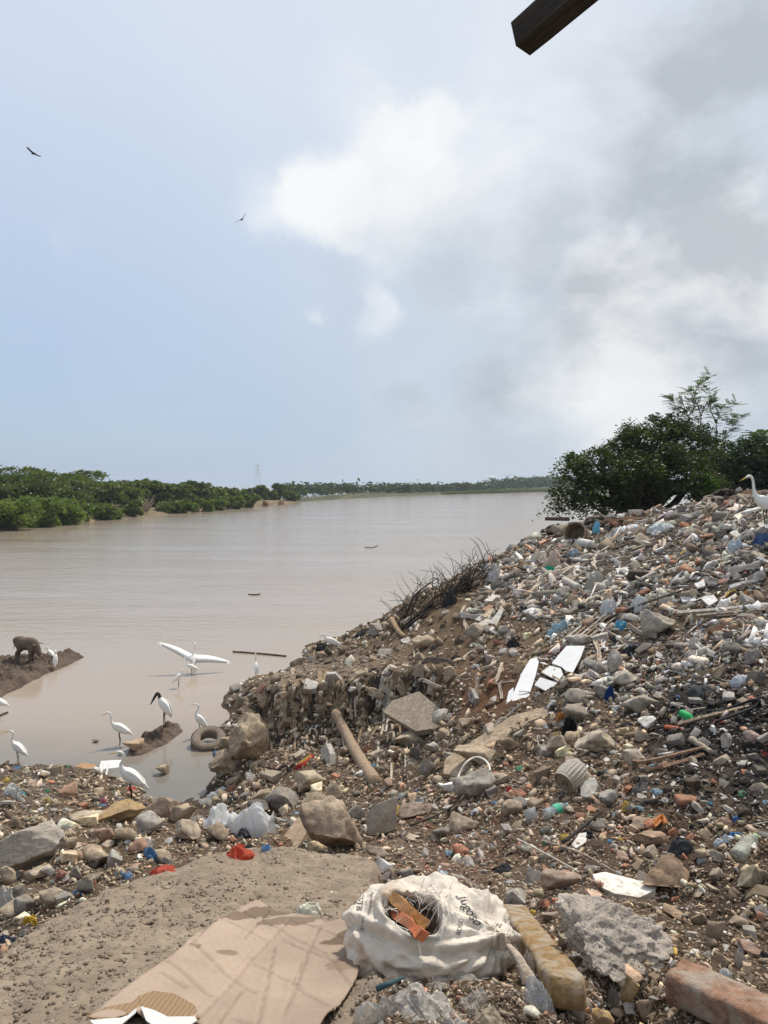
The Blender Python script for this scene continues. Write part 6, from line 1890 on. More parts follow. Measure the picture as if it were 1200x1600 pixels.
# two broken bricks lying inside the tear
for j, (a, b, w, c_, lb) in enumerate([((612, 1400), (668, 1447), 15, (.58, .27, .08), 'orange broken brick showing in the tear of the sack, upper one'), ((618, 1424), (660, 1462), 14, (.52, .16, .07), 'red-orange broken brick showing in the tear of the sack, lower one')]):
    p1, p2 = on_sack(*a, .03), on_sack(*b, .035)
    p1, p2 = p1 + Vector(SC), p2 + Vector(SC)
    S = np.array([p1.lerp(p2, q)[:] for q in np.linspace(0, 1, 8)]); bs = S.mean(0)
    v, f = sweep(S - bs, [(w * k * (.8 + .2 * math.sin(q)), w * k * .7) for q in range(8)], 4); v = v + .003 * np.stack([vnoise(v * 40, q) for q in range(3)], 1)
    tag(put('broken_brick', mesh_np('broken_brick', v, f), M_STONE, None, tuple(bs), None, None, c_), lb, 'brick')
# clear film heaped below the sack
for j, (px, py, w, h, c_, m_, lb) in enumerate([(650, 1565, 150, 70, (.82, .77, .70), M_CLEAR, 'large crumpled clear plastic film under the front of the sack'), (585, 1580, 80, 60, (.80, .75, .67), M_CLEAR, 'milky plastic film between the sack and the cardboard'), (745, 1560, 70, 50, (.76, .70, .62), M_CLEAR, 'dirty clear film below the sack knot'), (835, 1550, 72, 70, (.76, .77, .78), M_CLEAR, 'clear bag with a blue patch left of the ochre beam'), (765, 1590, 70, 40, (.60, .52, .38), M_PLASTIC, 'yellowish plastic film at the bottom edge'), (705, 1600, 80, 40, (.80, .76, .70), M_CLEAR, 'crumpled clear film at the bottom edge'), (825, 1500, 40, 60, (.72, .66, .58), M_CLEAR, 'thin clear film draped along the ochre beam'), (700, 1528, 120, 22, (.60, .54, .46), M_PLASTIC, 'whitish plastic fold tucked under the sack front')]):
    bag(px, py, w, h, c_, lb, 130 + j, 'plastic_film', 'plastic film', m_, sub=5, deep=.8)
bag(842, 1562, 26, 20, (.07, .11, .32), 'small blue plastic patch inside the clear bag by the ochre beam', 166, 'blue_scrap', 'plastic scrap', sub=3)
stick([(590, 1545), (612, 1535), (630, 1528)], 5, (.03, .07, .08), 'dark green plastic strip under the sack front', 'green_strip', 'plastic strip', mat=M_FLAT, lift=.09)

# ------------------------------------------------------------------ plastic bags, wrappers, rags
BAGS = [
 (394,1274,92,68,(.86,.86,.85),'big white plastic bag beside the dark puddle, right half',201),(344,1271,84,52,(.86,.86,.85),'big white plastic bag beside the dark puddle, left half',202),(333,1244,26,22,(.78,.78,.78),'small white bag at the cove edge',203),
 (375,1330,66,34,(.62,.075,.02),'bright orange-red crumpled bag',204),(262,1359,68,13,(.62,.07,.03),'flat red plastic strip on the slab edge',205),(232,1329,30,26,(.12,.28,.50),'blue plastic wrapper above the slab',206),(193,1366,38,22,(.25,.40,.62),'pale blue and clear plastic wrapper at the slab edge',207),
 (415,1323,22,20,(.20,.42,.68),'light blue wrapper right of the orange bag',208),(160,1250,18,12,(.62,.20,.28),'small pink crumpled scrap left of the largest egret',209),(20,1234,44,26,(.66,.66,.64),'greyish white bag on the shore at the picture edge',210),(28,1240,26,10,(.10,.35,.38),'teal scrap under the greyish white bag',211),
 (70,1248,30,12,(.55,.45,.2),'yellowish scrap on the shore rubble',212),(48,1437,34,18,(.58,.38,.06),'yellow plant husk beside the slab',213),(10,1465,30,20,(.10,.12,.22),'dark blue plastic bag at the picture edge',214),(8,1400,36,60,(.70,.69,.67),'white paper sheet at the picture edge',215),
 (620,1268,44,18,(.62,.42,.08),'yellow peel beside the pointed pale stone',216),(655,1252,26,16,(.45,.48,.52),'clear scrap right of the yellow peel',217),(1135,1311,52,26,(.66,.72,.78),'white and blue plastic bag right of the dark cloth',218),(1150,1302,30,10,(.06,.22,.45),'blue edge of the white bag',219),
 (1065,1318,52,28,(.075,.08,.085),'dark grey cloth in front of the white and blue bag',220),(1010,1225,60,22,(.16,.15,.14),'charred grey cylinder-like bundle above the pink brick',221),(1133,1520,36,26,(.72,.72,.70),'white packet with a blue patch above the red beam',222),(1133,1522,20,14,(.06,.27,.45),'blue patch of the packet above the red beam',223),
 (1158,1495,36,40,(.62,.55,.48),'whitish rag right of the blue patched packet',224),(875,975,44,30,(.36,.52,.62),'pale blue net bag left of the slat bundle',225),(970,976,36,22,(.12,.42,.60),'bright blue bag at the middle of the heap',226),(932,822,18,26,(.22,.55,.72),'small sky blue bag on the heap edge by the dark tree',227),
 (985,824,60,20,(.70,.74,.76),'white plastic film left along the heap crest',228),(1035,822,56,20,(.68,.73,.74),'white plastic film right along the heap crest',229),(1022,826,22,12,(.22,.50,.52),'teal patch among the white film on the crest',230),(1190,842,34,34,(.08,.16,.36),'dark blue bag at the right edge of the heap',231),
 (1150,848,34,24,(.55,.62,.68),'clear bluish bag left of the dark blue bag',232),(862,888,34,14,(.02,.26,.17),'green cloth among the pale rags',233),(868,868,46,40,(.64,.50,.40),'pinkish cloth heap above the green cloth',234),(772,893,34,40,(.66,.64,.62),'white rag hanging at the heap rim',235),
 (795,905,30,24,(.60,.58,.55),'white rag right of the hanging one',236),(845,868,40,22,(.60,.54,.46),'cream rag left of the pinkish cloth',237),(820,880,36,22,(.34,.24,.16),'brown cloth lump on the heap rim',238),(895,862,24,18,(.36,.46,.52),'pale blue scrap by the wooden drum',239),
 (930,905,46,44,(.46,.45,.40),'olive white sack lump in the heap middle',240),(955,945,36,30,(.66,.67,.68),'white plastic lump above the bright blue bag',241),(1000,940,40,28,(.70,.70,.70),'white film right of the bright blue bag',242),(1095,1078,72,28,(.085,.088,.092),'dark grey tarp scrap on the burnt ground',243),
 (800,1004,32,28,(.045,.045,.05),'black felt square beside the dirt gully',244),(990,1012,44,24,(.03,.032,.045),'black plastic under the big grey rock',245),(952,1080,20,34,(.02,.045,.16),'dark blue cloth right of the white boards',246),(1165,1060,50,18,(.62,.66,.70),'white and pale blue bag at the right edge',247),
 (820,1036,40,22,(.50,.38,.24),'tan paper scrap above the left white board',248),(877,1118,30,26,(.50,.22,.08),'orange brown husk over the black ash',249),(868,1150,24,24,(.58,.46,.22),'broken yellow bowl in the black ash',250),(848,1132,28,12,(.72,.72,.74),'white shell-like scrap in the black ash',251),
 (890,1130,26,40,(.02,.02,.022),'black burnt plastic beside the orange husk',252),(1070,862,16,8,(.70,.42,.06),'yellow scrap high on the heap',253),(1165,926,18,14,(.55,.25,.05),'orange scrap at the right of the heap',254),(705,930,30,34,(.02,.022,.025),'black bin bag on the branch pile, lower half',255),
 (728,910,30,26,(.02,.022,.025),'black bin bag on the branch pile, upper half',256),(583,984,12,18,(.20,.085,.05),'rusty brown curled leaf on the mound edge',257),(678,1063,24,30,(.50,.47,.42),'pale cloth hanging at the dirt edge above the hollow',258),(845,1020,10,10,(.3,.3,.3),'grey scrap above the white board tip',259),
 (633,1241,30,8,(.6,.6,.6),'thin white scrap above the clear scrap',260),(1040,1060,10,8,(.72,.72,.72),'small white scrap on the brown dirt',261),(1073,1008,22,10,(.75,.76,.76),'white scrap on the dirt right of the big grey rock',262),(1130,1282,36,20,(.60,.42,.33),'pinkish scrap above the white and blue bag',263),
 (1155,1278,20,10,(.06,.17,.42),'blue scrap beside the pinkish scrap',264),(1110,1255,14,8,(.10,.30,.45),'tiny blue scrap right of the pink brick',265),(1065,1176,20,10,(.05,.09,.22),'dark blue scrap in the pale gravel',266),(950,1205,14,10,(.25,.35,.4),'grey blue scrap right of the woven pot',267),
 (648,1400,20,10,(.4,.3,.2),'brown scrap behind the sack',268),(1080,1415,24,10,(.5,.42,.34),'curled dry bark in front of the rusty stone',269),(380,1300,40,20,(.05,.06,.07),'black bag half in the puddle',270),(400,1292,40,26,(.07,.08,.09),'dark plastic right in the puddle',271),
]
for (px, py, w, h, c_, lb, sd_) in BAGS:
    cloth = any(q in lb for q in ('cloth', 'rag', 'tarp', 'felt', 'paper', 'leaf', 'husk', 'bark', 'bundle'))
    bag(px, py, w, h, c_, lb, sd_, 'rag' if 'rag' in lb or 'cloth' in lb else 'plastic_bag' if 'bag' in lb else 'scrap', 'rag' if ('rag' in lb or 'cloth' in lb) else 'plastic bag' if 'bag' in lb else 'scrap', M_CLOTH if cloth else M_PLASTIC, sub=4 if w > 24 else 3)
LANDMARKS += [(370, 1275, 'big white bag'), (375, 1330, 'orange bag'), (1135, 1311, 'white and blue bag'), (875, 975, 'pale blue net bag'), (970, 976, 'bright blue bag'), (862, 888, 'green cloth'), (1095, 1078, 'dark tarp scrap'), (1190, 842, 'dark blue bag'), (800, 1004, 'black felt'), (1010, 824, 'white film on the crest')]
# striped wrapper
for j, (pth, w, c_, lb) in enumerate([([(462, 1202), (475, 1192), (489, 1180)], 9, (.55, .05, .03), 'red and yellow wrapper below the rag cliff, red stripe'), ([(463, 1197), (474, 1189), (485, 1180)], 4, (.65, .42, .03), 'red and yellow wrapper below the rag cliff, yellow stripe')]):
    ribbon(pth, w, c_, lb, 'wrapper', 'wrapper', M_PLASTIC, lift=.06 + .03 * j, seed=j, n=10)
ribbon([(1040, 1288), (1034, 1276), (1022, 1292)], 9, (.62, .22, .04), 'orange wrapper strip above the orange tan slab stone', 'wrapper', 'wrapper', M_PLASTIC, seed=5, n=12)

# rags hanging on the eroded edge of the mound: strips of old cloth and film
RC = [(.25, .19, .125), (.17, .125, .085), (.32, .255, .18), (.11, .085, .06), (.06, .052, .045), (.28, .205, .13), (.44, .385, .30)]
rr = np.random.default_rng(61)
anch = [(400, 1082), (412, 1092), (425, 1092), (436, 1088), (448, 1080), (460, 1075), (474, 1070), (488, 1063), (505, 1060), (522, 1063), (540, 1066), (560, 1066), (580, 1062), (596, 1056), (604, 1052), (612, 1052), (625, 1058), (640, 1058), (656, 1060), (672, 1056)]
RAGS = []
for j in range(104):
    wide = j < 34
    ax, ay = anch[j % len(anch)] if j < 60 else (rr.uniform(395, 690), rr.uniform(1040, 1175))
    ax += rr.uniform(-8, 8); ay += rr.uniform(-8, 16) + (20 if 30 <= j < 60 else 0)
    Ln = rr.uniform(24, 64) if not wide else rr.uniform(20, 40)
    dx = rr.uniform(-12, 7)
    pts = [(ax - dx + rr.uniform(-8, 8), ay - Ln * .5), (ax - dx * .3 + rr.uniform(-3, 3), ay - Ln * .2), (ax + rr.uniform(-2, 2), ay + Ln * .1), (ax + dx * .4 + rr.uniform(-2, 2), ay + Ln * .5), (ax + dx * .6 + rr.uniform(-3, 3), ay + Ln)]
    c_ = RC[rr.integers(0, len(RC))] if not 594 < ax < 613 else (.50, .46, .39)
    w_ = rr.uniform(7, 14) if wide else rr.uniform(1.6, 5)
    o = ribbon(pts, w_, c_, None, 'rag_strip', 'rag', M_CLOTH, lift=.02, seed=500 + j, n=22, m=6 if wide else 4, curl=.3)
    cn = 'pale' if c_[0] > .4 else 'dark' if c_[0] < .13 else 'brown' if c_[0] < .2 else 'grey brown'
    RAGS.append((o, ax, ay, ('wide ' if wide else 'narrow ' if w_ < 3 else '') + cn + ' rag strip', 'rag'))
HC = [(.58, .47, .38), (.62, .58, .52), (.50, .42, .33), (.66, .64, .61), (.36, .30, .24), (.20, .16, .13), (.58, .50, .40)]
for j in range(74):      # cloth and film strips trailing over the heap
    if j < 40: ax, ay = rr.uniform(775, 965), rr.uniform(862, 955)
    elif j < 58: ax, ay = rr.uniform(900, 1190), rr.uniform(850, 1060)
    else: ax, ay = rr.uniform(640, 790), rr.uniform(930, 1080)
    an = rr.normal(-.55, .6); Ln = rr.uniform(22, 64); cx_, sy_ = math.cos(an) * Ln / 2, math.sin(an) * Ln / 2 * .7
    pts = [(ax - cx_, ay - sy_), (ax - cx_ * .4 + rr.uniform(-6, 6), ay - sy_ * .4 + rr.uniform(-5, 5)), (ax + cx_ * .4 + rr.uniform(-6, 6), ay + sy_ * .4 + rr.uniform(-5, 5)), (ax + cx_, ay + sy_)]
    c_ = HC[rr.integers(0, len(HC))]; w_ = rr.uniform(3, 12)
    o = ribbon(pts, w_, c_, None, 'cloth_strip', 'rag', M_CLOTH, lift=.05, seed=700 + j, n=20, m=6, curl=.7)
    cn = 'whitish' if c_[2] > .5 else 'cream' if c_[0] > .45 else 'dark brown' if c_[0] < .25 else 'grey brown'
    RAGS.append((o, ax, ay, ('wide ' if w_ > 8 else 'thin ' if w_ < 5 else '') + cn + ' cloth strip', 'rag'))
LANDMARKS += [(450, 1100, 'rag cliff'), (604, 1060, 'fringed pale rag')]

# ------------------------------------------------------------------ poles, boards, slats, pipes
stick([(524, 1113, .12), (545, 1155, .10), (566, 1192, .07), (588, 1224, .03)], 8.5, (.36, .27, .19), 'thick driftwood pole leaning on the rag cliff', 'driftwood_pole', 'pole', n=18, taper=1.15, seg=12, knots=.05, mark='driftwood pole')
BW = (.66, .66, .655)
board([(838, 1027), (842, 1034), (836, 1058), (825, 1092), (811, 1101), (800, 1095), (801, 1086), (815, 1052), (828, 1030)], .012, BW, 'tall jagged white board leaning over the dirt gully', 'white_board', 'board', lift=.10, mark='white boards')
board([(785, 1122), (795, 1080), (802, 1074), (803, 1094), (798, 1112)], .01, (.70, .71, .72), 'narrow white strip of board below the tall jagged one', 'white_board', 'board', lift=.03)
board([(885, 1009), (914, 1009), (907, 1028), (895, 1051), (884, 1048), (878, 1042), (862, 1036)], .012, BW, 'upper square white board on the heap', 'white_board', 'board', lift=.12)
board([(859, 1040), (876, 1044), (880, 1054), (872, 1064), (846, 1050)], .012, (.64, .64, .63), 'middle broken white board on the heap', 'white_board', 'board', lift=.09)
board([(844, 1058), (874, 1068), (862, 1084), (835, 1070)], .012, (.65, .65, .64), 'lower small white board on the heap', 'white_board', 'board', lift=.07)
board([(637, 973), (655, 970), (656, 979), (641, 985)], .01, BW, 'white square panel at the end of the branch pile', 'white_square', 'panel', lift=.06, mark='white square panel')
board([(147, 1229), (158, 1189), (191, 1187), (186, 1229)], .02, (.74, .71, .66), 'ribbed white crate lid behind the largest egret', 'crate_lid', 'crate lid', lift=.14, mark='ribbed white crate lid')
crl = bpy.data.objects[-1] if False else [o_ for o_ in COL.objects if o_.name.startswith('crate_lid')][0]
for j in range(4):
    x0_ = 160 + j * 8; pl = [(x0_, 1193), (x0_ + 3, 1193), (x0_ - 4 + j * .4, 1225), (x0_ - 7 + j * .4, 1225)]
    g_ = crl.location; 
    o = board(pl, .006, (.60, .56, .50), None, 'rib', '', lift=.155); o.location = o.location - crl.location; o.parent = crl
board([(118, 1196), (128, 1192), (150, 1194), (148, 1203), (132, 1212), (118, 1207)], .02, (.42, .26, .15), 'brown cardboard box remnant left of the ribbed crate lid', 'cardboard_box', 'cardboard', M_CLOTH, lift=.12)
board([(176, 1228), (188, 1214), (196, 1222), (186, 1232)], .02, (.46, .36, .28), 'pinkish tile leaning below the crate lid', 'tile', 'tile', M_STONE, lift=.08)
TILES = [([(762, 975), (782, 950), (787, 953), (772, 985)], (.52, .49, .45), 'longest grey broken tile in the tile cluster'), ([(745, 975), (760, 966), (772, 970), (762, 982)], (.60, .57, .52), 'pale broken tile at the lower end of the tile cluster'), ([(742, 968), (752, 960), (766, 962), (757, 972)], (.58, .54, .49), 'pale broken tile at the upper end of the tile cluster'), ([(768, 978), (782, 984), (774, 990), (764, 984)], (.60, .58, .54), 'small triangular pale tile in the tile cluster'), ([(752, 962), (768, 950), (775, 955), (764, 966)], (.56, .46, .33), 'tan broken tile in the tile cluster'),
         ([(752, 952), (764, 945), (772, 946), (762, 955)], (.50, .30, .21), 'terracotta tile above the tile cluster'), ([(756, 938), (770, 930), (782, 930), (772, 940)], (.62, .60, .56), 'white tile flake above the terracotta tile'),
         ([(1146, 805), (1160, 799), (1184, 806), (1180, 815), (1160, 816)], (.78, .73, .62), 'cream white slab in front of the egret on the heap'), ([(1140, 832), (1160, 822), (1182, 826), (1178, 838), (1150, 840)], (.70, .69, .65), 'grey white slab below the cream slab'), ([(1184, 818), (1205, 806), (1215, 822), (1190, 826)], (.76, .73, .68), 'white slab at the picture edge below the egret'), ([(1134, 795), (1158, 788), (1175, 792), (1150, 798)], (.70, .60, .52), 'pinkish white slab above the cream slab'),
         ([(1085, 912), (1100, 905), (1102, 915), (1090, 918)], (.72, .72, .72), 'white broken plate piece near the long planks'), ([(1095, 934), (1115, 929), (1122, 938), (1108, 946)], (.76, .76, .76), 'white rounded tile above the long planks'), ([(1062, 930), (1085, 926), (1088, 938), (1066, 940)], (.66, .67, .68), 'white cushion-like foam block above the long planks'), ([(985, 873), (1000, 868), (1002, 884), (988, 884)], (.74, .74, .73), 'white tile in the upper heap'), ([(962, 888), (980, 886), (985, 898), (966, 898)], (.70, .70, .69), 'white tile left of the dark pole')]
for (pl, c_, lb) in TILES: board(pl, .025, c_, lb, 'broken_tile', 'tile', M_CLEAN, lift=.06, group='broken tiles and slabs')
LANDMARKS += [(765, 965, 'tile cluster'), (1163, 808, 'cream white slab')]
BR = [(1140, 788, 40, 14, 'large red brick piece left of the egret on the heap'), (1072, 822, 18, 14, 'terracotta brick on the heap crest right of the film'), (1090, 826, 22, 10, 'second terracotta brick right of the first'), (1112, 838, 34, 10, 'long red brick below the crest film'), (1078, 838, 20, 10, 'red brick scrap below the crest film'), (1010, 925, 26, 12, 'red brick shard left of the dark pole'), (975, 955, 28, 16, 'red brick above the bright blue bag'), (968, 932, 10, 8, 'small red brick crumb in the heap middle'), (1072, 1248, 38, 22, 'pink brick slab on the burnt gravel'), (1115, 1222, 16, 12, 'small pinkish brick in the ash'), (962, 820, 12, 10, 'brick crumb at the heap edge by the tree'), (1050, 872, 30, 8, 'flat rusty brick high on the heap'), (1095, 878, 20, 12, 'rust brown brick right of the flat rusty one'), (1175, 1092, 26, 14, 'orange brick at the right edge'), (720, 1330, 30, 18, 'reddish brick in the gravel'), (1190, 1432, 20, 16, 'brown brick bit at the right edge'), (860, 1022, 16, 10, 'brick piece between the white boards'), (1052, 880, 16, 10, 'little brown brick on the heap')]
for j, (px, py, w, h, lb) in enumerate(BR): rock(px, py, w, h, tuple(np.array((.42, .19, .12)) * rng.uniform(.75, 1.2)), lb, 300 + j, 'brick_piece', 'brick', sub=2, cuts=5, rough=.05, group='brick pieces')
WOODC = (.36, .29, .22)
STK = [
 ([(1060, 958), (1130, 952), (1202, 944)], 4.2, (.62, .57, .50), 'pale long plank, upper one of the plank bundle'), ([(1090, 962), (1140, 957), (1196, 952)], 3, (.45, .38, .30), 'brown long plank, middle one of the plank bundle'), ([(1120, 963), (1160, 960), (1190, 957)], 2.4, (.2, .16, .13), 'dark thin plank, lower one of the plank bundle'),
 ([(1110, 990), (1140, 975), (1182, 962)], 6, (.20, .11, .07), 'rotten reddish brown log below the plank bundle'), ([(945, 968), (1000, 945), (1068, 922)], 2.2, (.12, .10, .085), 'dark pole lying across the heap middle'), ([(820, 1025), (850, 1018), (880, 1000), (895, 985)], 3, (.28, .20, .14), 'curved brown branch above the white boards'),
 ([(878, 1002), (915, 972), (946, 947)], 2.0, (.62, .58, .52), 'pale slat, first of the slat bundle'), ([(884, 1003), (918, 976), (948, 951)], 2.0, (.40, .28, .19), 'brown slat, second of the slat bundle'), ([(890, 1005), (922, 980), (950, 956)], 1.9, (.66, .62, .56), 'pale slat, third of the slat bundle'), ([(896, 1006), (926, 983), (952, 961)], 1.9, (.36, .26, .18), 'brown slat, fourth of the slat bundle'), ([(902, 1008), (940, 980), (962, 964)], 2.0, (.45, .40, .33), 'grey slat, last of the slat bundle'),
 ([(840, 1044), (860, 1054), (881, 1066)], 2.0, (.45, .32, .20), 'thin tan stick across the white boards'), ([(915, 1050), (950, 1025), (985, 1000)], 2.6, (.50, .42, .35), 'pale stick running up from the white boards'), ([(905, 1045), (925, 1028), (940, 1012)], 2, (.45, .42, .40), 'grey thin rail beside the upper white board'), ([(770, 1135), (790, 1120), (815, 1098)], 2.4, (.40, .38, .36), 'metal grey strip under the tall white board'), 
 ([(1060, 1132), (1110, 1118), (1170, 1103)], 4, (.38, .30, .22), 'pale curved board beside the black hose'), ([(880, 1316), (910, 1293), (940, 1268)], 3.2, (.055, .045, .04), 'dark charred stick in the gravel'), ([(808, 1311), (860, 1338), (905, 1363)], 2.0, (.58, .52, .44), 'long thin pale stick left of the white plaster shard'), ([(850, 1314), (910, 1334), (968, 1366)], 1.6, (.42, .36, .28), 'second thin stick reaching the white plaster shard'),
 ([(985, 1182), (1005, 1190), (1098, 1168)], 3.6, (.30, .20, .14), 'brown split board over the pale gravel'), ([(1035, 1198), (1070, 1188), (1100, 1178)], 4.0, (.34, .22, .15), 'reddish plank end in the pale gravel'), ([(1080, 1155), (1112, 1175)], 6, (.42, .36, .28), 'short thick wood chunk in the black ash'), ([(988, 858), (1018, 848), (1045, 842)], 2.4, (.46, .38, .26), 'yellowish slat high on the heap'), ([(1108, 862), (1130, 855), (1165, 850)], 2, (.5, .42, .36), 'thin slat left of the clear bluish bag'), ([(1175, 868), (1205, 880)], 4, (.66, .64, .60), 'white plank at the right edge of the heap'),
 ([(1000, 905), (1030, 892), (1035, 905)], 2, (.66, .64, .62), 'bent white strip in the heap'), ([(1140, 918), (1165, 910), (1178, 908)], 4, (.68, .67, .64), 'short white plank in the upper right heap'), ([(1125, 938), (1140, 925), (1150, 922)], 2.6, (.60, .42, .12), 'yellow slat in the upper right heap'), ([(830, 935), (800, 950), (770, 960)], 2, (.48, .42, .34), 'pale stick above the tile cluster'), ([(905, 880), (880, 895), (850, 915)], 2, (.50, .44, .36), 'pale stick below the green cloth'),
 ([(612, 968), (622, 985), (632, 995)], 5, (.38, .27, .16), 'short curled bark piece beside the white square panel'), ([(585, 1010), (588, 995), (583, 985)], 1.4, (.06, .05, .045), 'thin dark twig holding the rusty brown leaf'), ([(130, 1232), (140, 1216), (152, 1206)], 3, (.2, .16, .12), 'dark stick leaning left of the crate lid'), ([(96, 1196), (98, 1204)], 3, (.12, .08, .06), 'short dark stump on the shore'), ([(430, 1206), (445, 1196), (455, 1205)], 2.2, (.05, .045, .04), 'dark bent root below the rag cliff'),
 ([(20, 1340), (0, 1342)], 3, (.2, .16, .12), 'short stick at the picture edge by the block'), ([(640, 1290), (690, 1270), (735, 1240)], 2, (.10, .075, .06), 'dark twig right below the wire hoop'), ([(650, 1310), (700, 1300), (770, 1290)], 1.6, (.12, .085, .06), 'longest twig in the brush below the hoop'), ([(690, 1305), (730, 1280), (765, 1284)], 1.6, (.14, .1, .075), 'forked twig in the brush below the hoop'), ([(1185, 1010), (1195, 1035), (1190, 1055)], 1.0, (.2, .18, .16), 'thin bent wire at the right edge'),
]
for (pth, r_, c_, lb) in STK:
    stick(pth, r_, c_, lb, 'slat' if 'slat' in lb else 'plank' if 'plank' in lb or 'board' in lb else 'stick', 'slat' if 'slat' in lb else 'plank' if ('plank' in lb or 'board' in lb) else 'stick', lift=.06, square=('slat' in lb or 'plank' in lb or 'board' in lb), seg=8, knots=0 if 'slat' in lb or 'plank' in lb else .08)
LANDMARKS += [(1130, 952, 'plank bundle'), (915, 975, 'slat bundle'), (1000, 945, 'dark pole across the heap'), (910, 1293, 'charred stick')]
# white wire hoop
stick([(714, 1242, .02), (716, 1215, .18), (728, 1192, .30), (746, 1183, .34), (763, 1194, .30), (768, 1226, .04)], 1.7, (.72, .68, .60), 'white plastic hoop arching over the grey rock', 'wire_hoop', 'hoop', mat=M_FLAT, n=30, taper=1, seg=8, mark='white hoop')
# black hose
stick([(1118, 1128, .03), (1150, 1116, .06), (1180, 1104, .10), (1187, 1096, .12), (1176, 1094, .12), (1140, 1106, .08), (1105, 1112, .05)], 2.2, (.02, .02, .022), 'black hose bent in a loop over the burnt ground', 'hose', 'hose', mat=M_DARK, n=34, taper=1, seg=8, mark='black hose')
# pipes and the wooden drum by the crest
stick([(905, 846), (925, 850)], 5.5, (.74, .70, .62), 'white plastic pipe end beside the wooden drum', 'pipe', 'pipe', mat=M_FLAT, taper=1, seg=14, lift=.12)
stick([(882, 906), (905, 918)], 5, (.50, .46, .40), 'grey plastic pipe below the green cloth', 'pipe', 'pipe', mat=M_FLAT, taper=1, seg=14, lift=.10)
g_ = hit(905, 846); k = g_.y / FPX
dr = empty('wooden_drum', at(902, 836, g_.y + .1), (math.radians(70), 0, math.radians(-35)))
v, f = lathe([(0, -.2), (18 * k, -.2), (18 * k, .2), (16 * k, .2), (16 * k, -.17), (0, -.17)], 26); put('shell', mesh_np('drum_shell', v, f), M_WOOD, dr, color=(.30, .23, .16))
v, f = lathe([(17.9 * k, .10), (19 * k, .10), (19 * k, .14), (17.9 * k, .14)], 26); put('hoop', mesh_np('drum_hoop', v, f), M_METAL, dr, color=(.2, .15, .12))
tag(dr, 'brown wooden drum lying on the heap rim below the dark tree', 'drum'); LANDMARKS.append((902, 838, 'wooden drum'))
# tyre
p = water_hit(324, 1166); k = p.y / FPX
ty = empty('old_tyre', at(326, 1157, p.y + .05), (math.radians(20), math.radians(6), 0)); R_ = 27 * k
prof = []
for a in np.linspace(0, 2 * math.pi, 25): prof.append((R_ * .74 + R_ * .27 * math.copysign(abs(math.cos(a)) ** .7, math.cos(a)), R_ * .32 * math.copysign(abs(math.sin(a)) ** .6, math.sin(a))))
v, f = lathe(prof, 40); put('sidewall', mesh_np('tyre_sidewall', v, f, True), M_CLOTH, ty, color=(.23, .19, .15))
pv = []
for j in range(36):
    a = j / 36 * 2 * math.pi
    for zz_ in (-.5, .5):
        b_ = a + (.04 if zz_ > 0 else -.04); c_, s_ = math.cos(b_), math.sin(b_)
        e = np.array([c_, s_, 0]); tg = np.array([-s_, c_, 0])
        P0 = e * R_ * 1.0 + np.array([0, 0, zz_ * R_ * .30])
        bx_ = [P0 + tg * sx_ * R_ * .055 + np.array([0, 0, sz_ * R_ * .11]) + e * (-.02 if r_ == 0 else .022) * R_ for r_ in (0, 1) for sx_, sz_ in ((-1, -1), (1, -1), (1, 1), (-1, 1))]
        pv.append((np.array(bx_), [(4, 5, 6, 7), (0, 1, 5, 4), (1, 2, 6, 5), (2, 3, 7, 6), (3, 0, 4, 7)]))
v, f = join_vf(pv); put('tread', mesh_np('tyre_tread', v, f), M_CLOTH, ty, color=(.21, .175, .135))
tag(ty, 'mud-caked old car tyre lying on its side at the cove', 'tyre'); LANDMARKS.append((326, 1157, 'old tyre'))
# woven-pattern pot on its side
g_ = hit(895, 1232); k = g_.y / FPX
axis = Vector((.68, .55, .35)).normalized()
pot = empty('woven_pot', at(893, 1212, g_.y + .02), rot_to(axis).to_euler()); R_ = 17.5 * k; L_ = 42 * k
prof = [(R_ * 1.0, -L_ / 2), (R_ * 1.08, -L_ / 2 + .003), (R_ * 1.08, -L_ * .42), (R_ * 1.15, -L_ * .3), (R_ * 1.22, 0), (R_ * 1.1, L_ * .35), (R_ * .95, L_ / 2), (R_ * .9, L_ / 2)]
pr = smooth_path(prof, 40); v, f = lathe([tuple(q) for q in pr], 44)
an = np.arctan2(v[:, 1], v[:, 0]); rad = 1 + .035 * np.sign(np.sin(an * 11 + v[:, 2] / L_ * 26)) * np.sign(np.sin(an * 11 - v[:, 2] / L_ * 26)) * (np.abs(v[:, 2]) < L_ * .4)
v[:, :2] *= rad[:, None]
put('body', mesh_np('pot_body', v, f), M_CLOTH, pot, color=(.46, .42, .35))
v, f = lathe([(0, -L_ / 2 + .012), (R_ * .95, -L_ / 2 + .012)], 30); put('base', mesh_np('pot_base', v, f), M_FLAT, pot, color=(.26, .22, .16))
v, f = lathe([(R_ * .15, -L_ / 2 + .010), (R_ * .3, -L_ / 2 + .010), (R_ * .3, -L_ / 2 - .004), (R_ * .15, -L_ / 2 - .004), (R_ * .15, -L_ / 2 + .010)], 16); put('hub', mesh_np('pot_hub', v, f), M_FLAT, pot, color=(.20, .17, .13))
tag(pot, 'beige basket-patterned plastic pot lying on its side', 'pot'); LANDMARKS.append((893, 1212, 'woven pot'))


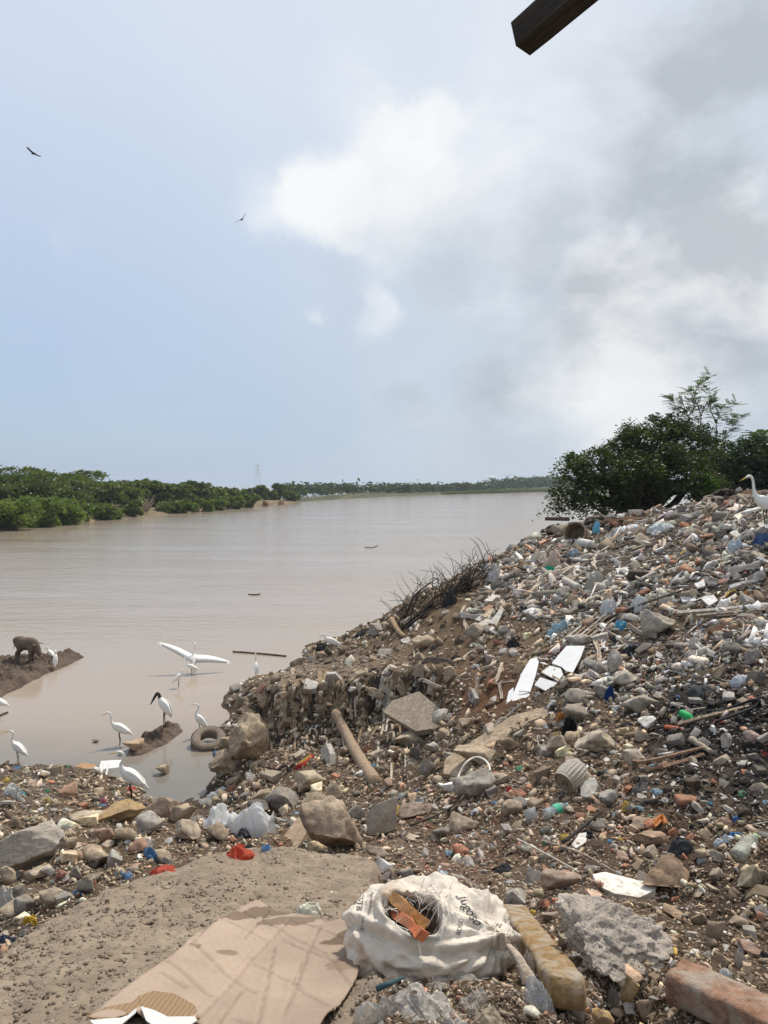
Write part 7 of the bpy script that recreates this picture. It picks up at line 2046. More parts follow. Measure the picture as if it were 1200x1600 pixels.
def bottle(a, b, r_px, col, label, capc, labc=None, mat=None, cat='bottle'):
    p1, p2 = gpt(*a), gpt(*b); k = (p1.y + p2.y) / 2 / FPX
    r_ = r_px * k; c_ = (p1 + p2) / 2; L_ = (p2 - p1).length
    c_ = Vector((0, 0, CAM_H)).lerp(c_, 1 - r_ * 1.1 / c_.y)
    root = empty('bottle', c_, rot_to(p2 - p1).to_euler())
    v, f = lathe([(0, -L_ / 2), (r_ * .85, -L_ / 2), (r_, -L_ * .46), (r_, -L_ * .1), (r_ * .92, -L_ * .06), (r_, 0), (r_, L_ * .2), (r_ * .8, L_ * .32), (r_ * .38, L_ * .42), (r_ * .34, L_ / 2)], 18)
    v += .08 * r_ * np.stack([vnoise(v * 25, q) for q in range(3)], 1)
    put('body', mesh_np('bottle_body', v, f, True), mat or M_CLEAR, root, color=col)
    v, f = lathe([(0, L_ * .52), (r_ * .42, L_ * .52), (r_ * .42, L_ * .44), (r_ * .36, L_ * .44)], 14); put('cap', mesh_np('bottle_cap', v, f), M_FLAT, root, color=capc)
    if labc:
        v, f = lathe([(r_ * 1.03, -L_ * .12), (r_ * 1.03, L_ * .12)], 18); put('label_band', mesh_np('bottle_band', v, f, True), M_FLAT, root, color=labc)
    tag(root, label, cat); return root


bottle((852, 1274), (886, 1258), 9, (.42, .50, .50), 'crushed clear bottle with a green label in the gravel', (.2, .3, .3), (.05, .42, .25)); LANDMARKS.append((868, 1268, 'bottle with green label'))
bottle((1152, 1340), (1180, 1308), 13, (.58, .60, .50), 'pale milky plastic bottle beside the white and blue bag', (.25, .38, .2)); LANDMARKS.append((1165, 1325, 'pale plastic bottle'))
bottle((1064, 1114), (1082, 1124), 6.5, (.02, .36, .10), 'small bright green bottle on the burnt ground', (.02, .2, .06), None, M_FLAT); LANDMARKS.append((1073, 1118, 'green bottle'))
bottle((1040, 1136), (1064, 1139), 3.6, (.48, .12, .05), 'orange-red plastic tube left of the green bottle', (.4, .08, .04), None, M_FLAT, 'tube')
g_ = hit(828, 1284); k = g_.y / FPX
v, f = lathe([(0, -.04), (9 * k, -.04), (12 * k, .05), (11.4 * k, .05), (8.6 * k, -.036), (0, -.036)], 20)
tag(put('plastic_cup', mesh_np('plastic_cup', v, f, True), M_CLEAR, None, at(829, 1274, g_.y), (math.radians(75), 0, math.radians(80)), None, (.5, .5, .48)), 'clear plastic cup lying left of the bottle with green label', 'cup')
bag(797, 1232, 14, 12, (.60, .03, .04), 'red bottle cap scrap in the gravel', 288, 'scrap', 'scrap', sub=3)
bag(978, 1258, 16, 24, (.70, .50, .14), 'yellow leaf standing by the square grey stone', 289, 'dry_leaf', 'leaf', M_CLOTH, sub=3)
for j, (px, py, w, h, lb) in enumerate([(1001, 1437, 16, 16, 'bright yellow lump on the rough aggregate'), (952, 1412, 12, 12, 'pale yellow chip at the top of the rough aggregate'), (915, 1480, 22, 30, 'yellow crust at the left end of the rough aggregate'), (1052, 1490, 20, 16, 'yellow crust at the right end of the rough aggregate'), (832, 1425, 12, 9, 'yellow chip right of the ochre beam top'), (955, 1436, 16, 12, 'tan yellow chip in the middle of the rough aggregate')]):
    g_ = at(px, py, hit(968, 1515).y + (1515 - py) * .0022); k = g_.y / FPX
    v, f = rock_vf(700 + j, 2, 8, .1); tag(put('yellow_chip', mesh_np('yellow_chip', v, f), M_STONE, None, g_, None, (w * k / 2, w * k / 2, h * k / 2), (.62, .42, .10)), lb, 'chip')

# ------------------------------------------------------------------ branch pile over the water
rr = np.random.default_rng(12)
bp = empty('brush_pile', hit(690, 940))
pv = []
def bpt(px, py, d): return np.array(at(px, py, d)[:]) - np.array(bp.location[:])
for j in range(58):
    u0 = rr.uniform(.1, 1) ** .8
    a_ = (585 + 150 * u0 + rr.uniform(-6, 6), 1003 - 92 * u0 + rr.uniform(-4, 6)); Ln = rr.uniform(36, 105)
    th = math.radians(rr.uniform(8, 64)); d0 = hit(*a_).y - rr.uniform(.15, .6)
    b_ = (a_[0] + Ln * math.cos(th), a_[1] - Ln * math.sin(th) * .8); bow = rr.uniform(-30, 30)
    if b_[0] > 800: continue
    m_ = ((a_[0] + b_[0]) / 2 - bow * .4, (a_[1] + b_[1]) / 2 - abs(bow) * .6)
    pts = smooth_path([bpt(*a_, d0), bpt(*m_, d0 + .25), bpt(*b_, d0 + rr.uniform(.1, .9))], 9)
    r0 = rr.uniform(.005, .018) if j > 8 else .035
    pv.append(sweep(pts, [r0 * (1 - .75 * q / 8) for q in range(9)], 5))
    for q in range(2):
        s_ = pts[rr.integers(3, 8)]; e = s_ + np.array([rr.uniform(-.35, .5), rr.uniform(-.1, .3), rr.uniform(.1, .55)])
        pv.append(sweep(smooth_path([s_, (s_ + e) / 2 + rr.normal(size=3) * .06, e], 6), [.008, .007, .006, .005, .004, .003], 4))
for j in range(26):    # loose twigs bowing out over the river
    a_ = (rr.uniform(625, 760), 0); a_ = (a_[0], 975 - (a_[0] - 620) * .62 + rr.uniform(-8, 4)); d0 = hit(*a_).y - .2
    e_ = (a_[0] + rr.uniform(-48, 10), a_[1] - rr.uniform(12, 52))
    pts = smooth_path([bpt(*a_, d0), bpt((a_[0] + e_[0]) / 2 + rr.uniform(-14, 6), (a_[1] + e_[1]) / 2 - 10, d0 + .3), bpt(*e_, d0 + .6)], 8)
    pv.append(sweep(pts, [.009 - .0008 * q for q in range(8)], 4))
v, f = join_vf(pv); put('branches', mesh_np('branches', v, f, True), M_BARK, bp, color=(.055, .042, .034))
tag(bp, 'pile of dark bare branches spilling over the heap rim to the water', 'brush pile'); LANDMARKS.append((690, 920, 'branch pile'))
# ------------------------------------------------------------------ things afloat and dark stones under the tree
for (pth, r_, c_, lb) in [([(364, 1019), (405, 1022), (447, 1026)], 1.6, (.09, .065, .05), 'thin dark plank floating beyond the slender egret'), ([(389, 929), (397, 930), (406, 929)], 1.5, (.06, .05, .04), 'small log floating in the middle of the river'), ([(570, 855), (580, 856), (590, 853)], .8, (.08, .06, .05), 'floating twig far out on the river'), ([(0, 1119), (12, 1114)], 1.6, (.08, .06, .045), 'dark stick in the water below the half hidden egret')]:
    P = [water_hit(a, b) + Vector((0, 0, .02)) for a, b in pth]; S = smooth_path([q[:] for q in P], 10); k = S[:, 1].mean() / FPX; b0 = S.mean(0)
    v, f = sweep(S - b0, [(r_ * k * 1.3, r_ * k * .7)] * 10, 6); v = v + np.array([0, 0, 1]) * (.3 * r_ * k * vnoise(v * 9, 4))[:, None]
    tag(put('driftwood', mesh_np('driftwood', v, f), M_WOOD, None, tuple(b0), None, None, c_), lb, 'driftwood', 'driftwood afloat')
P0 = water_hit(580, 856); pv = [sweep(smooth_path([(0, 0, 0), (-.3, .1, .25), (-.5, .1, .35)], 6), .03, 4), sweep([(.2, 0, 0), (.45, 0, .2)], .025, 4)]
for j in range(60):
    px, py = rr.uniform(820, 965), 0; py = 830 - (px - 820) * .12 + rr.uniform(-10, 8)
    w = rr.uniform(8, 20); g_, ok_ = hits([px], [py + 4]); g_ = Vector(g_[0])
    if not ok_[0] or g_.y > 26 or g_.z < .5: continue
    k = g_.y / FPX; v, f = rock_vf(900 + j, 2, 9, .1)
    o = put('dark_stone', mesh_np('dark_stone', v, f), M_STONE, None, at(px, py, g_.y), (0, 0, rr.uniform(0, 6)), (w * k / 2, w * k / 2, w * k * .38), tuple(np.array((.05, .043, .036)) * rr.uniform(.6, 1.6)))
    RAGS.append((o, px, py, ('large' if w > 15 else 'small' if w < 11 else 'middling') + ' dark wet stone', 'stone'))
board([(852, 808), (890, 808), (890, 813), (852, 812)], .06, (.10, .07, .06), 'dark beam end sticking out under the dense dark tree', 'timber', 'timber', M_WOOD, plane=(at(870, 810, 22.5)[:], (0, -.9, .45)))
# brown leaf litter mound and roots below the tree
rock(985, 812, 80, 16, (.13, .075, .05), 'low reddish brown litter mound under the dense dark tree', 951, 'litter_mound', 'litter mound', M_CLOTH, 4, 3, .15)
rock(880, 828, 40, 20, (.36, .30, .23), 'tan rubble block left of the wooden drum', 953, 'stone', 'stone')
rock(1130, 770, 40, 14, (.09, .07, .055), 'dark root stump right of the dense dark tree', 955, 'root_stump', 'stump', M_BARK, 4, 4, .4)
# ------------------------------------------------------------------ rubble: single pieces, then the uncountable rest
PAL = {
 'heap': [(.34, .325, .30, 5), (.24, .23, .215, 4), (.48, .46, .43, 4), (.70, .68, .65, 3), (.36, .20, .14, .8), (.36, .28, .20, 3), (.22, .155, .105, 2.5), (.09, .082, .075, 3.5)],  # darkest heap tones stand in for shaded black gaps between pieces
 'dirt': [(.36, .28, .20, 4), (.28, .22, .16, 4), (.46, .38, .29, 3), (.20, .15, .11, 3), (.55, .50, .43, 1)],
 'ash': [(.03, .028, .027, 9), (.06, .056, .053, 6), (.36, .345, .32, 2.6), (.22, .205, .19, 2.2), (.55, .53, .5, 1), (.34, .2, .15, .5)],
 'tan': [(.44, .36, .27, 4), (.37, .30, .22, 4), (.30, .245, .19, 3), (.52, .45, .36, 2), (.28, .26, .23, 2), (.40, .25, .18, .7)],
 'gravel': [(.38, .30, .23, 4), (.33, .27, .21, 4), (.44, .33, .26, 3), (.28, .235, .19, 3), (.50, .43, .35, 2), (.26, .25, .235, 2), (.40, .22, .15, .8)],
 'mound': [(.34, .28, .21, 4), (.25, .20, .15, 4), (.44, .39, .32, 2), (.16, .13, .10, 3), (.58, .55, .50, 1.2)],
}


def zone(px, py):
    if 395 < px < 720 and 1000 < py < 1215: return 'mound'
    if px < 720 and py < 1215: return 'mound'
    if px > 985 and 1080 < py < 1275 and px + (py - 1180) * .5 > 1000: return 'ash'
    if px < 560: return 'tan'
    if px > 740 and py < 960 + (px - 740) * .12: return 'heap'
    if py < 1120 and px > 860: return 'heap' if rng.random() < .7 else 'dirt'
    if py > 1210 and px < 980: return 'gravel'
    return 'dirt'


def pick(z):
    p = np.array(PAL[z]); w = p[:, 3] / p[:, 3].sum()
    c = p[rng.choice(len(p), p=w), :3]
    return c * math.exp(rng.normal(.15, .44)) * np.array([1.03, 1.0, .96]) * (1 + rng.uniform(-.05, .05, 3))


# a density field: which part of the ground carries loose pieces (in photograph pixels)
BARE = [(720, 1000, 55, .75), (660, 985, 45, .6), (790, 1085, 45, .85), (1080, 1330, 45, .75), (1130, 1400, 60, .5), (1060, 985, 35, .6), (930, 1320, 30, .6), (700, 960, 30, .5), (760, 1080, 50, .7)]


def keep_prob(px, py):
    p = np.ones_like(px)
    for x, y, r_, w in BARE: p *= 1 - w * np.exp(-(((px - x) ** 2 + ((py - y) * 1.2) ** 2) / r_ ** 2))
    return p


def sample_pixels(n, lo=830, x0=-150, x1=1350, y1=1690):
    px = rng.uniform(x0, x1, n); py = rng.uniform(lo - 70, y1, n)
    k = rng.random(n) < keep_prob(px, py)
    px, py = px[k], py[k]
    P, ok = hits(px, py)
    ok &= (P[:, 2] > 0.03) & (P[:, 1] < 23.5)
    return px[ok], py[ok], P[ok]


def cat_samples(*L):
    return tuple(np.concatenate([q[i] for q in L]) for i in range(3))


COLORS = [('white', (.62, .60, .58)), ('pale grey', (.43, .41, .38)), ('grey', (.27, .26, .24)), ('dark grey', (.13, .12, .11)), ('black', (.05, .047, .045)), ('sandy', (.50, .42, .33)), ('tan', (.40, .32, .24)), ('brown', (.28, .21, .15)), ('dark brown', (.17, .13, .10)), ('brick red', (.40, .20, .13))]


def cname(c):
    c = np.array(c)
    return min(COLORS, key=lambda q: np.abs(np.log(np.array(q[1]) + .02) - np.log(c + .02)).sum())[0]


def near_phrase(px, py):
    L = sorted(LANDMARKS, key=lambda q: (q[0] - px) ** 2 + (q[1] - py) ** 2)[0]
    dx, dy = px - L[0], py - L[1]
    if abs(dx) > abs(dy) * 1.2: rel = 'right of' if dx > 0 else 'left of'
    else: rel = 'below' if dy > 0 else 'above'
    dist = math.hypot(dx, dy)
    if dist < 30: rel = 'just ' + rel
    return rel, L[2], dist


KINDS = {  # name: (category, noun, count, mesh pool, group)
 'stone': ('stone', 'stone', 236, 'rock', 'loose rubble stones on the bank'),
 'concrete_chunk': ('concrete', 'concrete chunk', 190, 'block', 'loose concrete chunks on the bank'),
 'slab_fragment': ('slab', 'slab fragment', 190, 'shard', 'loose slab fragments on the heap'),
 'rag_bundle': ('rag', 'rag bundle', 160, 'film', 'rag bundles in the heap'),
 'plaster_fragment': ('plaster', 'plaster fragment', 150, 'shard', 'loose plaster fragments on the heap'),
 'brick_fragment': ('brick', 'brick fragment', 62, 'block', 'loose brick fragments on the bank'),
 'wood_sliver': ('wood', 'wood sliver', 96, 'sliver', 'loose wood slivers on the bank'),
 'plastic_scrap': ('plastic scrap', 'plastic scrap', 150, 'film', 'loose plastic scraps on the bank'),
}
POOL = {'rock': [], 'block': [], 'shard': [], 'sliver': [], 'film': []}
SHAPE = {}
for i in range(16):
    fl = [1, .8, .62, .9][i % 4]
    if i % 4 < 2: v, f = box_vf(1500 + i, (1, .8, .7), .3, .07)
    else: v, f = rock_vf(1500 + i, 2, [5, 9, 14, 20][i % 4], .07)
    v = v * np.array([1, [1, .75, .8, .6][i // 4 % 4], fl])
    POOL['rock'].append(mesh_np('stone', v, f)); SHAPE[('rock', i)] = ['angular', 'faceted', 'rounded', 'smooth'][i % 4]
for i in range(12):
    v, f = box_vf(1600 + i, [(1, .8, .75), (1, .5, .4), (1, .85, .4)][i % 3], .24, .06)
    POOL['block'].append(mesh_np('chunk', v, f)); SHAPE[('block', i)] = ['blocky', 'long', 'slab-like'][i % 3]
for i in range(12):
    v, f = prism_vf(1700 + i, [4, 5, 6, 7][i % 4], [.07, .12, .18][i % 3], .32); v[:, 1] *= [.9, .6, .75][i // 4]
    POOL['shard'].append(mesh_np('shard', v, f)); SHAPE[('shard', i)] = ['four-sided', 'five-sided', 'jagged', 'rounded'][i % 4]
for i in range(8):
    r_ = np.random.default_rng(i + 80)
    pts = smooth_path([(-1, 0, 0), (-.3, r_.uniform(-.12, .12), r_.uniform(0, .1)), (.4, r_.uniform(-.12, .12), .05), (1, 0, r_.uniform(-.05, .1))], 9)
    v, f = sweep(pts, [(.07 + .02 * math.sin(q + i), .04) for q in range(9)], 4 if i % 2 else 7)
    POOL['sliver'].append(mesh_np('sliver', v, f)); SHAPE[('sliver', i)] = ['twig-like', 'splintered'][i % 2]
for i in range(10):
    v, f = crumple_vf(1900 + i, 3, .6, .4); v[:, 2] *= [.55, .35][i % 2]
    POOL['film'].append(mesh_np('film', v, f, True)); SHAPE[('film', i)] = ['crumpled', 'flat'][i % 2]
M_OF = {'rag_bundle': M_CLOTH}
KM = {'rock': M_STONE, 'block': M_STONE, 'shard': M_CLEAN, 'sliver': M_WOOD, 'film': M_PLASTIC}
FILMC = [(.70, .71, .72), (.62, .62, .60), (.10, .25, .45), (.35, .50, .58), (.03, .03, .035), (.55, .06, .04), (.60, .42, .06), (.05, .30, .16), (.55, .50, .42), (.66, .66, .64), (.02, .02, .022)]
FILMN = ['white', 'greyish white', 'blue', 'pale blue', 'black', 'red', 'yellow', 'green', 'beige', 'off-white', 'jet black']
LABELS = {}
made = []


def free_spot(px, py, w):
    for x, y, q in made:
        if abs(x - px) < (w + q) * .42 and abs(y - py) < (w + q) * .34: return False
    return True


for kind, (cat, noun, count, pool, group) in KINDS.items():
    done = 0; tries = 0
    while done < count and tries < 60:
        tries += 1
        pxs, pys, Ps = sample_pixels(240, 800, 5, 1195, 1592)
        for px, py, P in zip(pxs, pys, Ps):
            if done >= count: break
            z = zone(px, py)
            if kind == 'plaster_fragment' and not (z == 'heap' or (z in ('ash', 'dirt') and rng.random() < .25) or rng.random() < .05): continue
            if kind == 'slab_fragment' and not (z in ('heap', 'ash') or rng.random() < .2): continue
            if kind == 'rag_bundle' and not ((z == 'mound' and py > 950) or (z == 'heap' and rng.random() < .45) or rng.random() < .03): continue
            if kind == 'brick_fragment' and z in ('mound',) and rng.random() < .8: continue
            if kind == 'concrete_chunk' and z in ('gravel', 'mound') and rng.random() < .6: continue
            if kind in ('wood_sliver', 'plastic_scrap') and py > 1330 and rng.random() < .75: continue
            if 130 < px < 830 and py > 1395: continue                    # sack, cardboard and slab stay clear
            if poly_sd(np.array([[P[0], P[1]]]), slab_poly)[0] > -.02: continue
            far = np.clip((py - 800) / 700, 0, 1)
            w = {'stone': rng.uniform(11, 24 + 14 * far), 'concrete_chunk': rng.uniform(11, 26 + 10 * far), 'plaster_fragment': rng.uniform(10, 26), 'slab_fragment': 12 + 46 * rng.random() ** 1.9, 'rag_bundle': rng.uniform(16, 40), 'brick_fragment': rng.uniform(10, 20), 'wood_sliver': rng.uniform(20, 66), 'plastic_scrap': rng.uniform(10, 28)}[kind]
            if not free_spot(px, py, w * (.5 if kind == 'wood_sliver' else 1)): continue
            k = P[1] / FPX; s_ = w * k / 2
            i = int(rng.integers(0, len(POOL[pool])))
            if kind == 'plaster_fragment': c = np.array([(.70, .69, .67), (.60, .585, .56), (.74, .72, .67)][rng.integers(0, 3)]) * rng.uniform(.85, 1.05); cn = cname(c)
            elif kind == 'slab_fragment': c = np.array([(.36, .345, .32), (.26, .25, .235), (.48, .46, .42), (.17, .16, .15), (.42, .35, .27)][rng.integers(0, 5)]) * rng.uniform(.85, 1.1); cn = cname(c)
            elif kind == 'rag_bundle': c = np.array([(.22, .18, .14), (.13, .10, .075), (.34, .28, .21), (.05, .048, .05), (.50, .45, .39)][rng.integers(0, 5 if z == 'heap' else 4)]) * rng.uniform(.85, 1.1); cn = cname(c)
            elif kind == 'brick_fragment': c = np.array((.41, .19, .12)) * rng.uniform(.7, 1.2); cn = ['dark red', 'red', 'orange red'][min(2, int((c[0] - .28) / .075))]
            elif kind == 'wood_sliver': c = np.array([(.40, .33, .25), (.20, .15, .11), (.56, .50, .43), (.30, .22, .15)][rng.integers(0, 4)]); cn = {(.40): 'tan', (.20): 'dark', (.56): 'pale', (.30): 'brown'}[round(float(c[0]), 2)]
            elif kind == 'plastic_scrap':
                q = int(rng.integers(0, len(FILMC))) if rng.random() > .4 else [0, 1, 9, 3][rng.integers(0, 4)]; c = np.array(FILMC[q]); cn = FILMN[q]
            elif kind == 'concrete_chunk': c = np.array([(.33, .31, .285), (.43, .405, .37), (.24, .225, .21), (.40, .34, .27)][rng.integers(0, 4)]) * rng.uniform(.85, 1.15); cn = cname(c)
            else: c = pick(z); cn = cname(c)
            n = ground_normal(P[0], P[1])
            up = Vector(n * .7 + np.array([0, 0, .3])); 
            spread = {'rock': .35, 'block': .5, 'shard': .55, 'sliver': .25, 'film': .25}[pool]
            up = (up + Vector(rng.normal(size=3)) * spread).normalized()
            M = rot_to(up) @ Matrix.Rotation(rng.uniform(0, 6.28), 3, 'Z')
            sink = {'rock': .25, 'block': .25, 'shard': .12, 'sliver': .06, 'film': .12}[pool] * s_
            me = POOL[pool][i]
            if kind in M_OF:
                if (kind, i) not in _poolc:
                    _poolc[(kind, i)] = me.copy(); _poolc[(kind, i)].materials.clear(); _poolc[(kind, i)].materials.append(M_OF[kind])
                me = _poolc[(kind, i)]
            elif not me.materials: me.materials.append(KM[pool])
            o = put(kind, me, None, None, Vector(P) + Vector((0, 0, sink * .9)), M, (s_,) * 3, tuple(np.clip(c, 0.01, .85)))
            rel, lm, dist = near_phrase(px, py)
            size = 'large' if w > 30 else 'medium-sized' if w > 20 else 'small'
            LABELS.setdefault((kind, '%s %s %s %s %s the %s' % (size, cn, SHAPE[(pool, i)], noun, rel, lm)), []).append((dist, o, lm))
            o['category'] = cat; o['group'] = group
            made.append((px, py, w)); done += 1
for o, px, py, noun, cat in RAGS:
    rel, lm, dist = near_phrase(px, py)
    LABELS.setdefault((cat, '%s %s the %s' % (noun, rel, lm)), []).append((dist, o, lm))
    o['category'] = cat; o['group'] = ('cloth strips on the heap' if 'cloth' in noun else 'rag strips on the eroded cliff') if cat == 'rag' else 'dark stones under the tree'
ORD = ['closest', 'second closest', 'third closest', 'fourth closest', 'fifth closest', 'sixth closest', 'seventh closest', 'farthest']
for (kind, base), L in LABELS.items():
    L.sort(key=lambda q: q[0])
    for j, (dist, o, lm) in enumerate(L):
        lb = base if len(L) == 1 else base + ', ' + ORD[min(j, 7)] + ' to it'
        if len(lb.split()) > 16: lb = lb.replace(' to it', '').replace('medium-sized ', '').replace('just ', '')
        if len(lb.split()) > 16: lb = lb.replace(' the ', ' ', 1)
        o['label'] = lb

# ------------------------------------------------------------------ the rest: gravel, crumbs and rubble too small to count
def merge_stuff(name, P, S, Cc, bases, label, mat, lie=0, sink=.3):
    n = len(P)
    which = rng.integers(0, len(bases), n)
    N = ground_normal(P[:, 0], P[:, 1])
    R = rand_rot(rng, n)
    if lie:                                     # flat pieces settle roughly along the slope
        zz_ = N + rng.normal(size=(n, 3)) * lie; zz_ /= np.linalg.norm(zz_, axis=1, keepdims=True)
        xx_ = np.cross(zz_, rng.normal(size=(n, 3))); xx_ /= np.linalg.norm(xx_, axis=1, keepdims=True)
        R = np.stack([xx_, np.cross(zz_, xx_), zz_], 2)
    VV, FF, CCc, off = [], [], [], 0
    for b, (v, f) in enumerate(bases):
        m = np.where(which == b)[0]
        if not len(m): continue
        st = rng.uniform(.7, 1.3, (len(m), 1, 3)) if not lie else np.stack([rng.uniform(.8, 1.9, (len(m), 1)), rng.uniform(.45, 1.0, (len(m), 1)), rng.uniform(.5, 1.2, (len(m), 1))], 2)
        q = np.einsum('nij,nkj->nki', R[m], v[None] * st * S[m][:, None, None]) + (P[m] + N[m] * (S[m] * (.5 - sink))[:, None])[:, None, :]
        VV.append(q.reshape(-1, 3)); CCc.append(np.repeat(Cc[m], len(v), 0))
        FF.append((f[None] + (np.arange(len(m)) * len(v))[:, None, None] + off).reshape(-1, 3)); off += len(m) * len(v)
    o = put(name, mesh_np(name, np.vstack(VV), np.vstack(FF), False, np.clip(np.vstack(CCc), .01, .9)), mat)
    tag(o, label, name.replace('_', ' '), kind='stuff')
    return o


def small_rock(seed, sub, cuts):
    v, f = rock_vf(seed, sub, cuts, .06); return v * np.array([1, .85, .7]), f


b_small = [box_vf(2000 + i, [(1, .8, .6), (1, .6, .5), (1, .9, .75)][i % 3], .3) if i % 5 else small_rock(2000 + i, 1, 3) for i in range(15)]
b_pebble = [small_rock(2050 + i, 1, 6) for i in range(8)]
b_tiny = [ico(1) if False else ((lambda q: (q[0] * np.array([1, .8, .65]) * (1 + .2 * np.random.default_rng(i).uniform(-1, 1, (len(q[0]), 1))), q[1]))(ico(1)) if i < 0 else (lambda: (rock_vf(2100 + i, 1, 4, .05)))()) for i in range(6)]
b_shard = []
for i in range(10):
    v, f = prism_vf(2200 + i, [4, 5, 6][i % 3], [.05, .09, .15][i % 3], .3); b_shard.append((v * np.array([1, .8, 1]), tri_faces(f)))
b_sliver = [box_vf(2300 + i, (1.5, .14, .08), .15, cut=False) for i in range(4)]
# medium rubble, mostly shards high on the heap
px, py, P = cat_samples(sample_pixels(34000), sample_pixels(11000, 830, 1350, 2300, 1900), sample_pixels(3500, 1200, -700, -150, 1900))
zs = [zone(a, b) for a, b in zip(px, py)]
on_slab = poly_sd(P[:, :2], slab_poly) > .01
w = np.minimum(4.2 * rng.random(len(px)) ** -.42, 13)
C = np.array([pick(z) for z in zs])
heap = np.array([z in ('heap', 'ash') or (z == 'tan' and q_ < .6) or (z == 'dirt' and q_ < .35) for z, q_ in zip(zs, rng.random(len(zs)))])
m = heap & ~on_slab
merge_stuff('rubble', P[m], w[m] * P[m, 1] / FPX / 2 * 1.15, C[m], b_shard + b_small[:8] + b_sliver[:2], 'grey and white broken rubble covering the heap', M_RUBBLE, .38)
m = ~heap & ~on_slab
merge_stuff('stones', P[m], w[m] * P[m, 1] / FPX / 2, C[m], b_small + b_pebble, 'tan and brown loose stones covering the lower bank', M_RUBBLE, .6)
# the heap proper: angular pieces lying on one another, in drifts
px, py, P = cat_samples(sample_pixels(26000, 830, 700, 1330, 1090), sample_pixels(9000, 830, 1330, 1900, 1090))
drift = fbm2(P[:, 0], P[:, 1], 1.1, 301, 3) + rng.uniform(-.25, .25, len(px))
m = np.array([zone(a, b) == 'heap' for a, b in zip(px, py)]) & (drift > .05); px, py, P = px[m], py[m], P[m]
w = np.minimum(4.6 * rng.random(len(px)) ** -.55, 22)
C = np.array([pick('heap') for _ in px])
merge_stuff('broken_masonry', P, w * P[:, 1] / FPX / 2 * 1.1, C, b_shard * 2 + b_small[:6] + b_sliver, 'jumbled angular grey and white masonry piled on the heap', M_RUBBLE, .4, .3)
# fine gravel
px, py, P = cat_samples(sample_pixels(38000, 900), sample_pixels(9000, 900, 1350, 2300, 1900), sample_pixels(3000, 1200, -700, -150, 1900))
on_slab = poly_sd(P[:, :2], slab_poly) > np.where(px > 250, rng.uniform(0, .6, len(px)) * np.clip((px - 250) / 220, 0, 1), rng.uniform(0, .12, len(px)))
w = np.minimum(2.4 * rng.random(len(px)) ** -.35, 6.5)
C = np.array([pick(zone(a, b)) for a, b in zip(px, py)])
m = ~on_slab
b20 = []
for i in range(8):
    v, f = ico(1); v = v * (1 + .22 * vnoise(v * 1.7 + i * 5, i))[:, None] * np.array([1, .8, .62]); b20.append((v, f))
merge_stuff('gravel', P[m], w[m] * P[m, 1] / FPX / 2, C[m], b20[:8], 'fine gravel and crumbs spread over the whole bank', M_RUBBLE, sink=.2)
# stones standing out of the slab
n = 5200
x0, y0 = slab_poly.min(0); x1, y1 = slab_poly.max(0)
Q = np.stack([rng.uniform(x0, x1, n * 2), rng.uniform(max(y0, 1.2), y1, n * 2)], 1); Q = Q[poly_sd(Q, slab_poly) > .02][:n]
fade = fbm2(Q[:, 0], Q[:, 1], 2.2, 55, 3) + (2.9 - Q[:, 1]) * .35; Q = Q[fade + rng.uniform(-.6, .6, len(Q)) > -.35]
z = h_at(Q[:, 0], Q[:, 1]) + .008
Cc = np.array([(np.array([(.285, .23, .175), (.26, .21, .162), (.315, .257, .2), (.235, .19, .148)][rng.integers(0, 4)]) * rng.uniform(.85, 1.15)) for _ in range(len(Q))])
o = merge_stuff('aggregate', np.stack([Q[:, 0], Q[:, 1], z], 1), rng.uniform(.004, .013, len(Q)), Cc, b20, 'x', M_RUBBLE, sink=.62)
for k_ in ('label', 'category'): del o[k_]
o.parent = slab
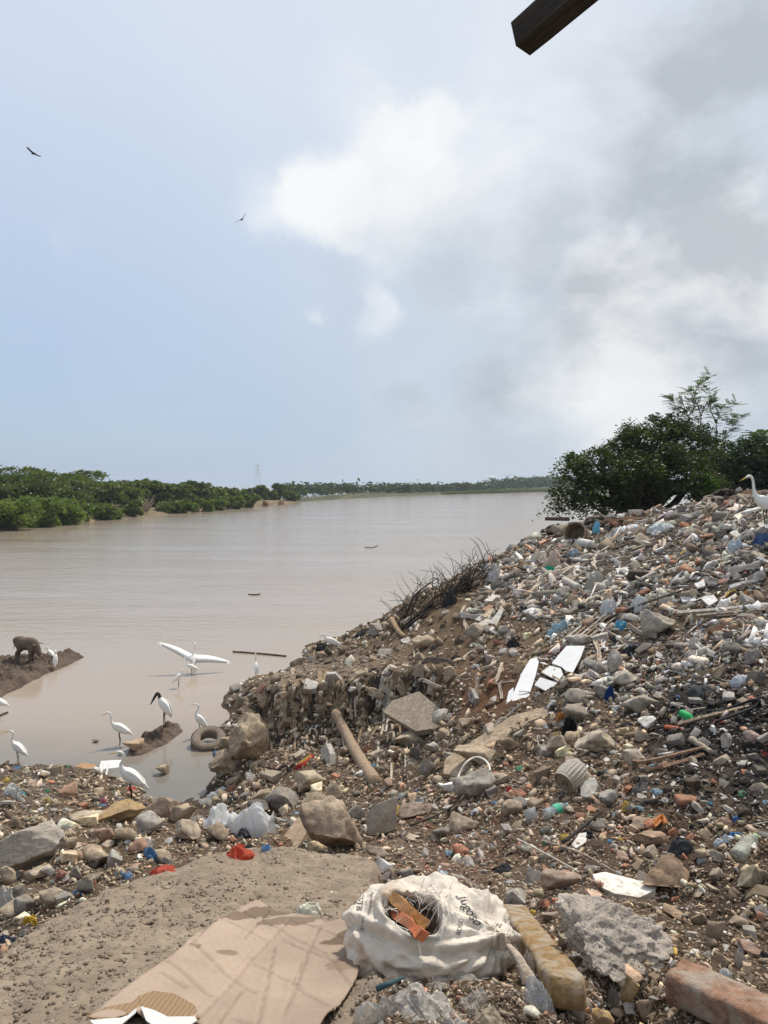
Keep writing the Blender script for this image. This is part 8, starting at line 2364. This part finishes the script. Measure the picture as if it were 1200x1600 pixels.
# litter: short twigs, straws and threads lying about
pts, nn = [], 1500
px, py, P = sample_pixels(3200, 830)
m = np.array([z_ in ('mound', 'dirt', 'gravel', 'heap') for z_ in [zone(a, b) for a, b in zip(px, py)]]) & (poly_sd(P[:, :2], slab_poly) < 0)
P = P[m][:nn]; n = len(P); L = rng.uniform(6, 20, n) * P[:, 1] / FPX / 2; a = rng.uniform(0, 6.28, n)
dv = np.stack([np.cos(a), np.sin(a), rng.uniform(-.1, .35, n)], 1) * L[:, None]
r_ = (P[:, 1] / FPX * .55)[:, None]
sd = np.cross(dv, [0, 0, 1]); sd /= np.linalg.norm(sd, axis=1, keepdims=True)
up = np.array([0, 0, 1.0])
P = P + np.array([0, 0, 1]) * (r_ + .012)
V = np.stack([P - dv + sd * r_, P - dv - sd * r_, P - dv + up * r_ * 1.6, P + dv + sd * r_, P + dv - sd * r_, P + dv + up * r_ * 1.6], 1).reshape(-1, 3)
F = np.array([[0, 1, 4], [0, 4, 3], [1, 2, 5], [1, 5, 4], [2, 0, 3], [2, 3, 5]])
F = (F[None] + (np.arange(n) * 6)[:, None, None]).reshape(-1, 3)
cl = np.repeat(np.array([(.20, .15, .11), (.42, .36, .28), (.10, .08, .065), (.60, .56, .50)])[rng.integers(0, 4, n)], 6, 0)
tw = put('litter', mesh_np('litter', V, F, False, cl), M_RUBBLE); tag(tw, 'short twigs and straws scattered through the rubble', 'litter', kind='stuff')

# ------------------------------------------------------------------ thin river air between here and the far bank
hx0, hx1, hy0, hy1, hz0, hz1 = -1500, 1900, -30, 2500, -3.0, 32.0
hv = [(x, y, z) for x in (hx0, hx1) for y in (hy0, hy1) for z in (hz0, hz1)]
hf = [(0, 1, 3, 2), (4, 6, 7, 5), (0, 4, 5, 1), (2, 3, 7, 6), (0, 2, 6, 4), (1, 5, 7, 3)]
hm = bpy.data.materials.new('river_air'); hm.use_nodes = True; hm.node_tree.nodes.clear()
ho = hm.node_tree.nodes.new('ShaderNodeOutputMaterial'); hp = hm.node_tree.nodes.new('ShaderNodeVolumePrincipled')
hp.inputs['Density'].default_value = 0.00026; hp.inputs['Color'].default_value = (.80, .88, 1.0, 1); hp.inputs['Anisotropy'].default_value = .2
hm.node_tree.links.new(hp.outputs[0], ho.inputs['Volume'])
hz = put('haze', mesh_np('haze', hv, hf), hm); tag(hz, 'thin pale haze over the river', 'haze', kind='stuff')
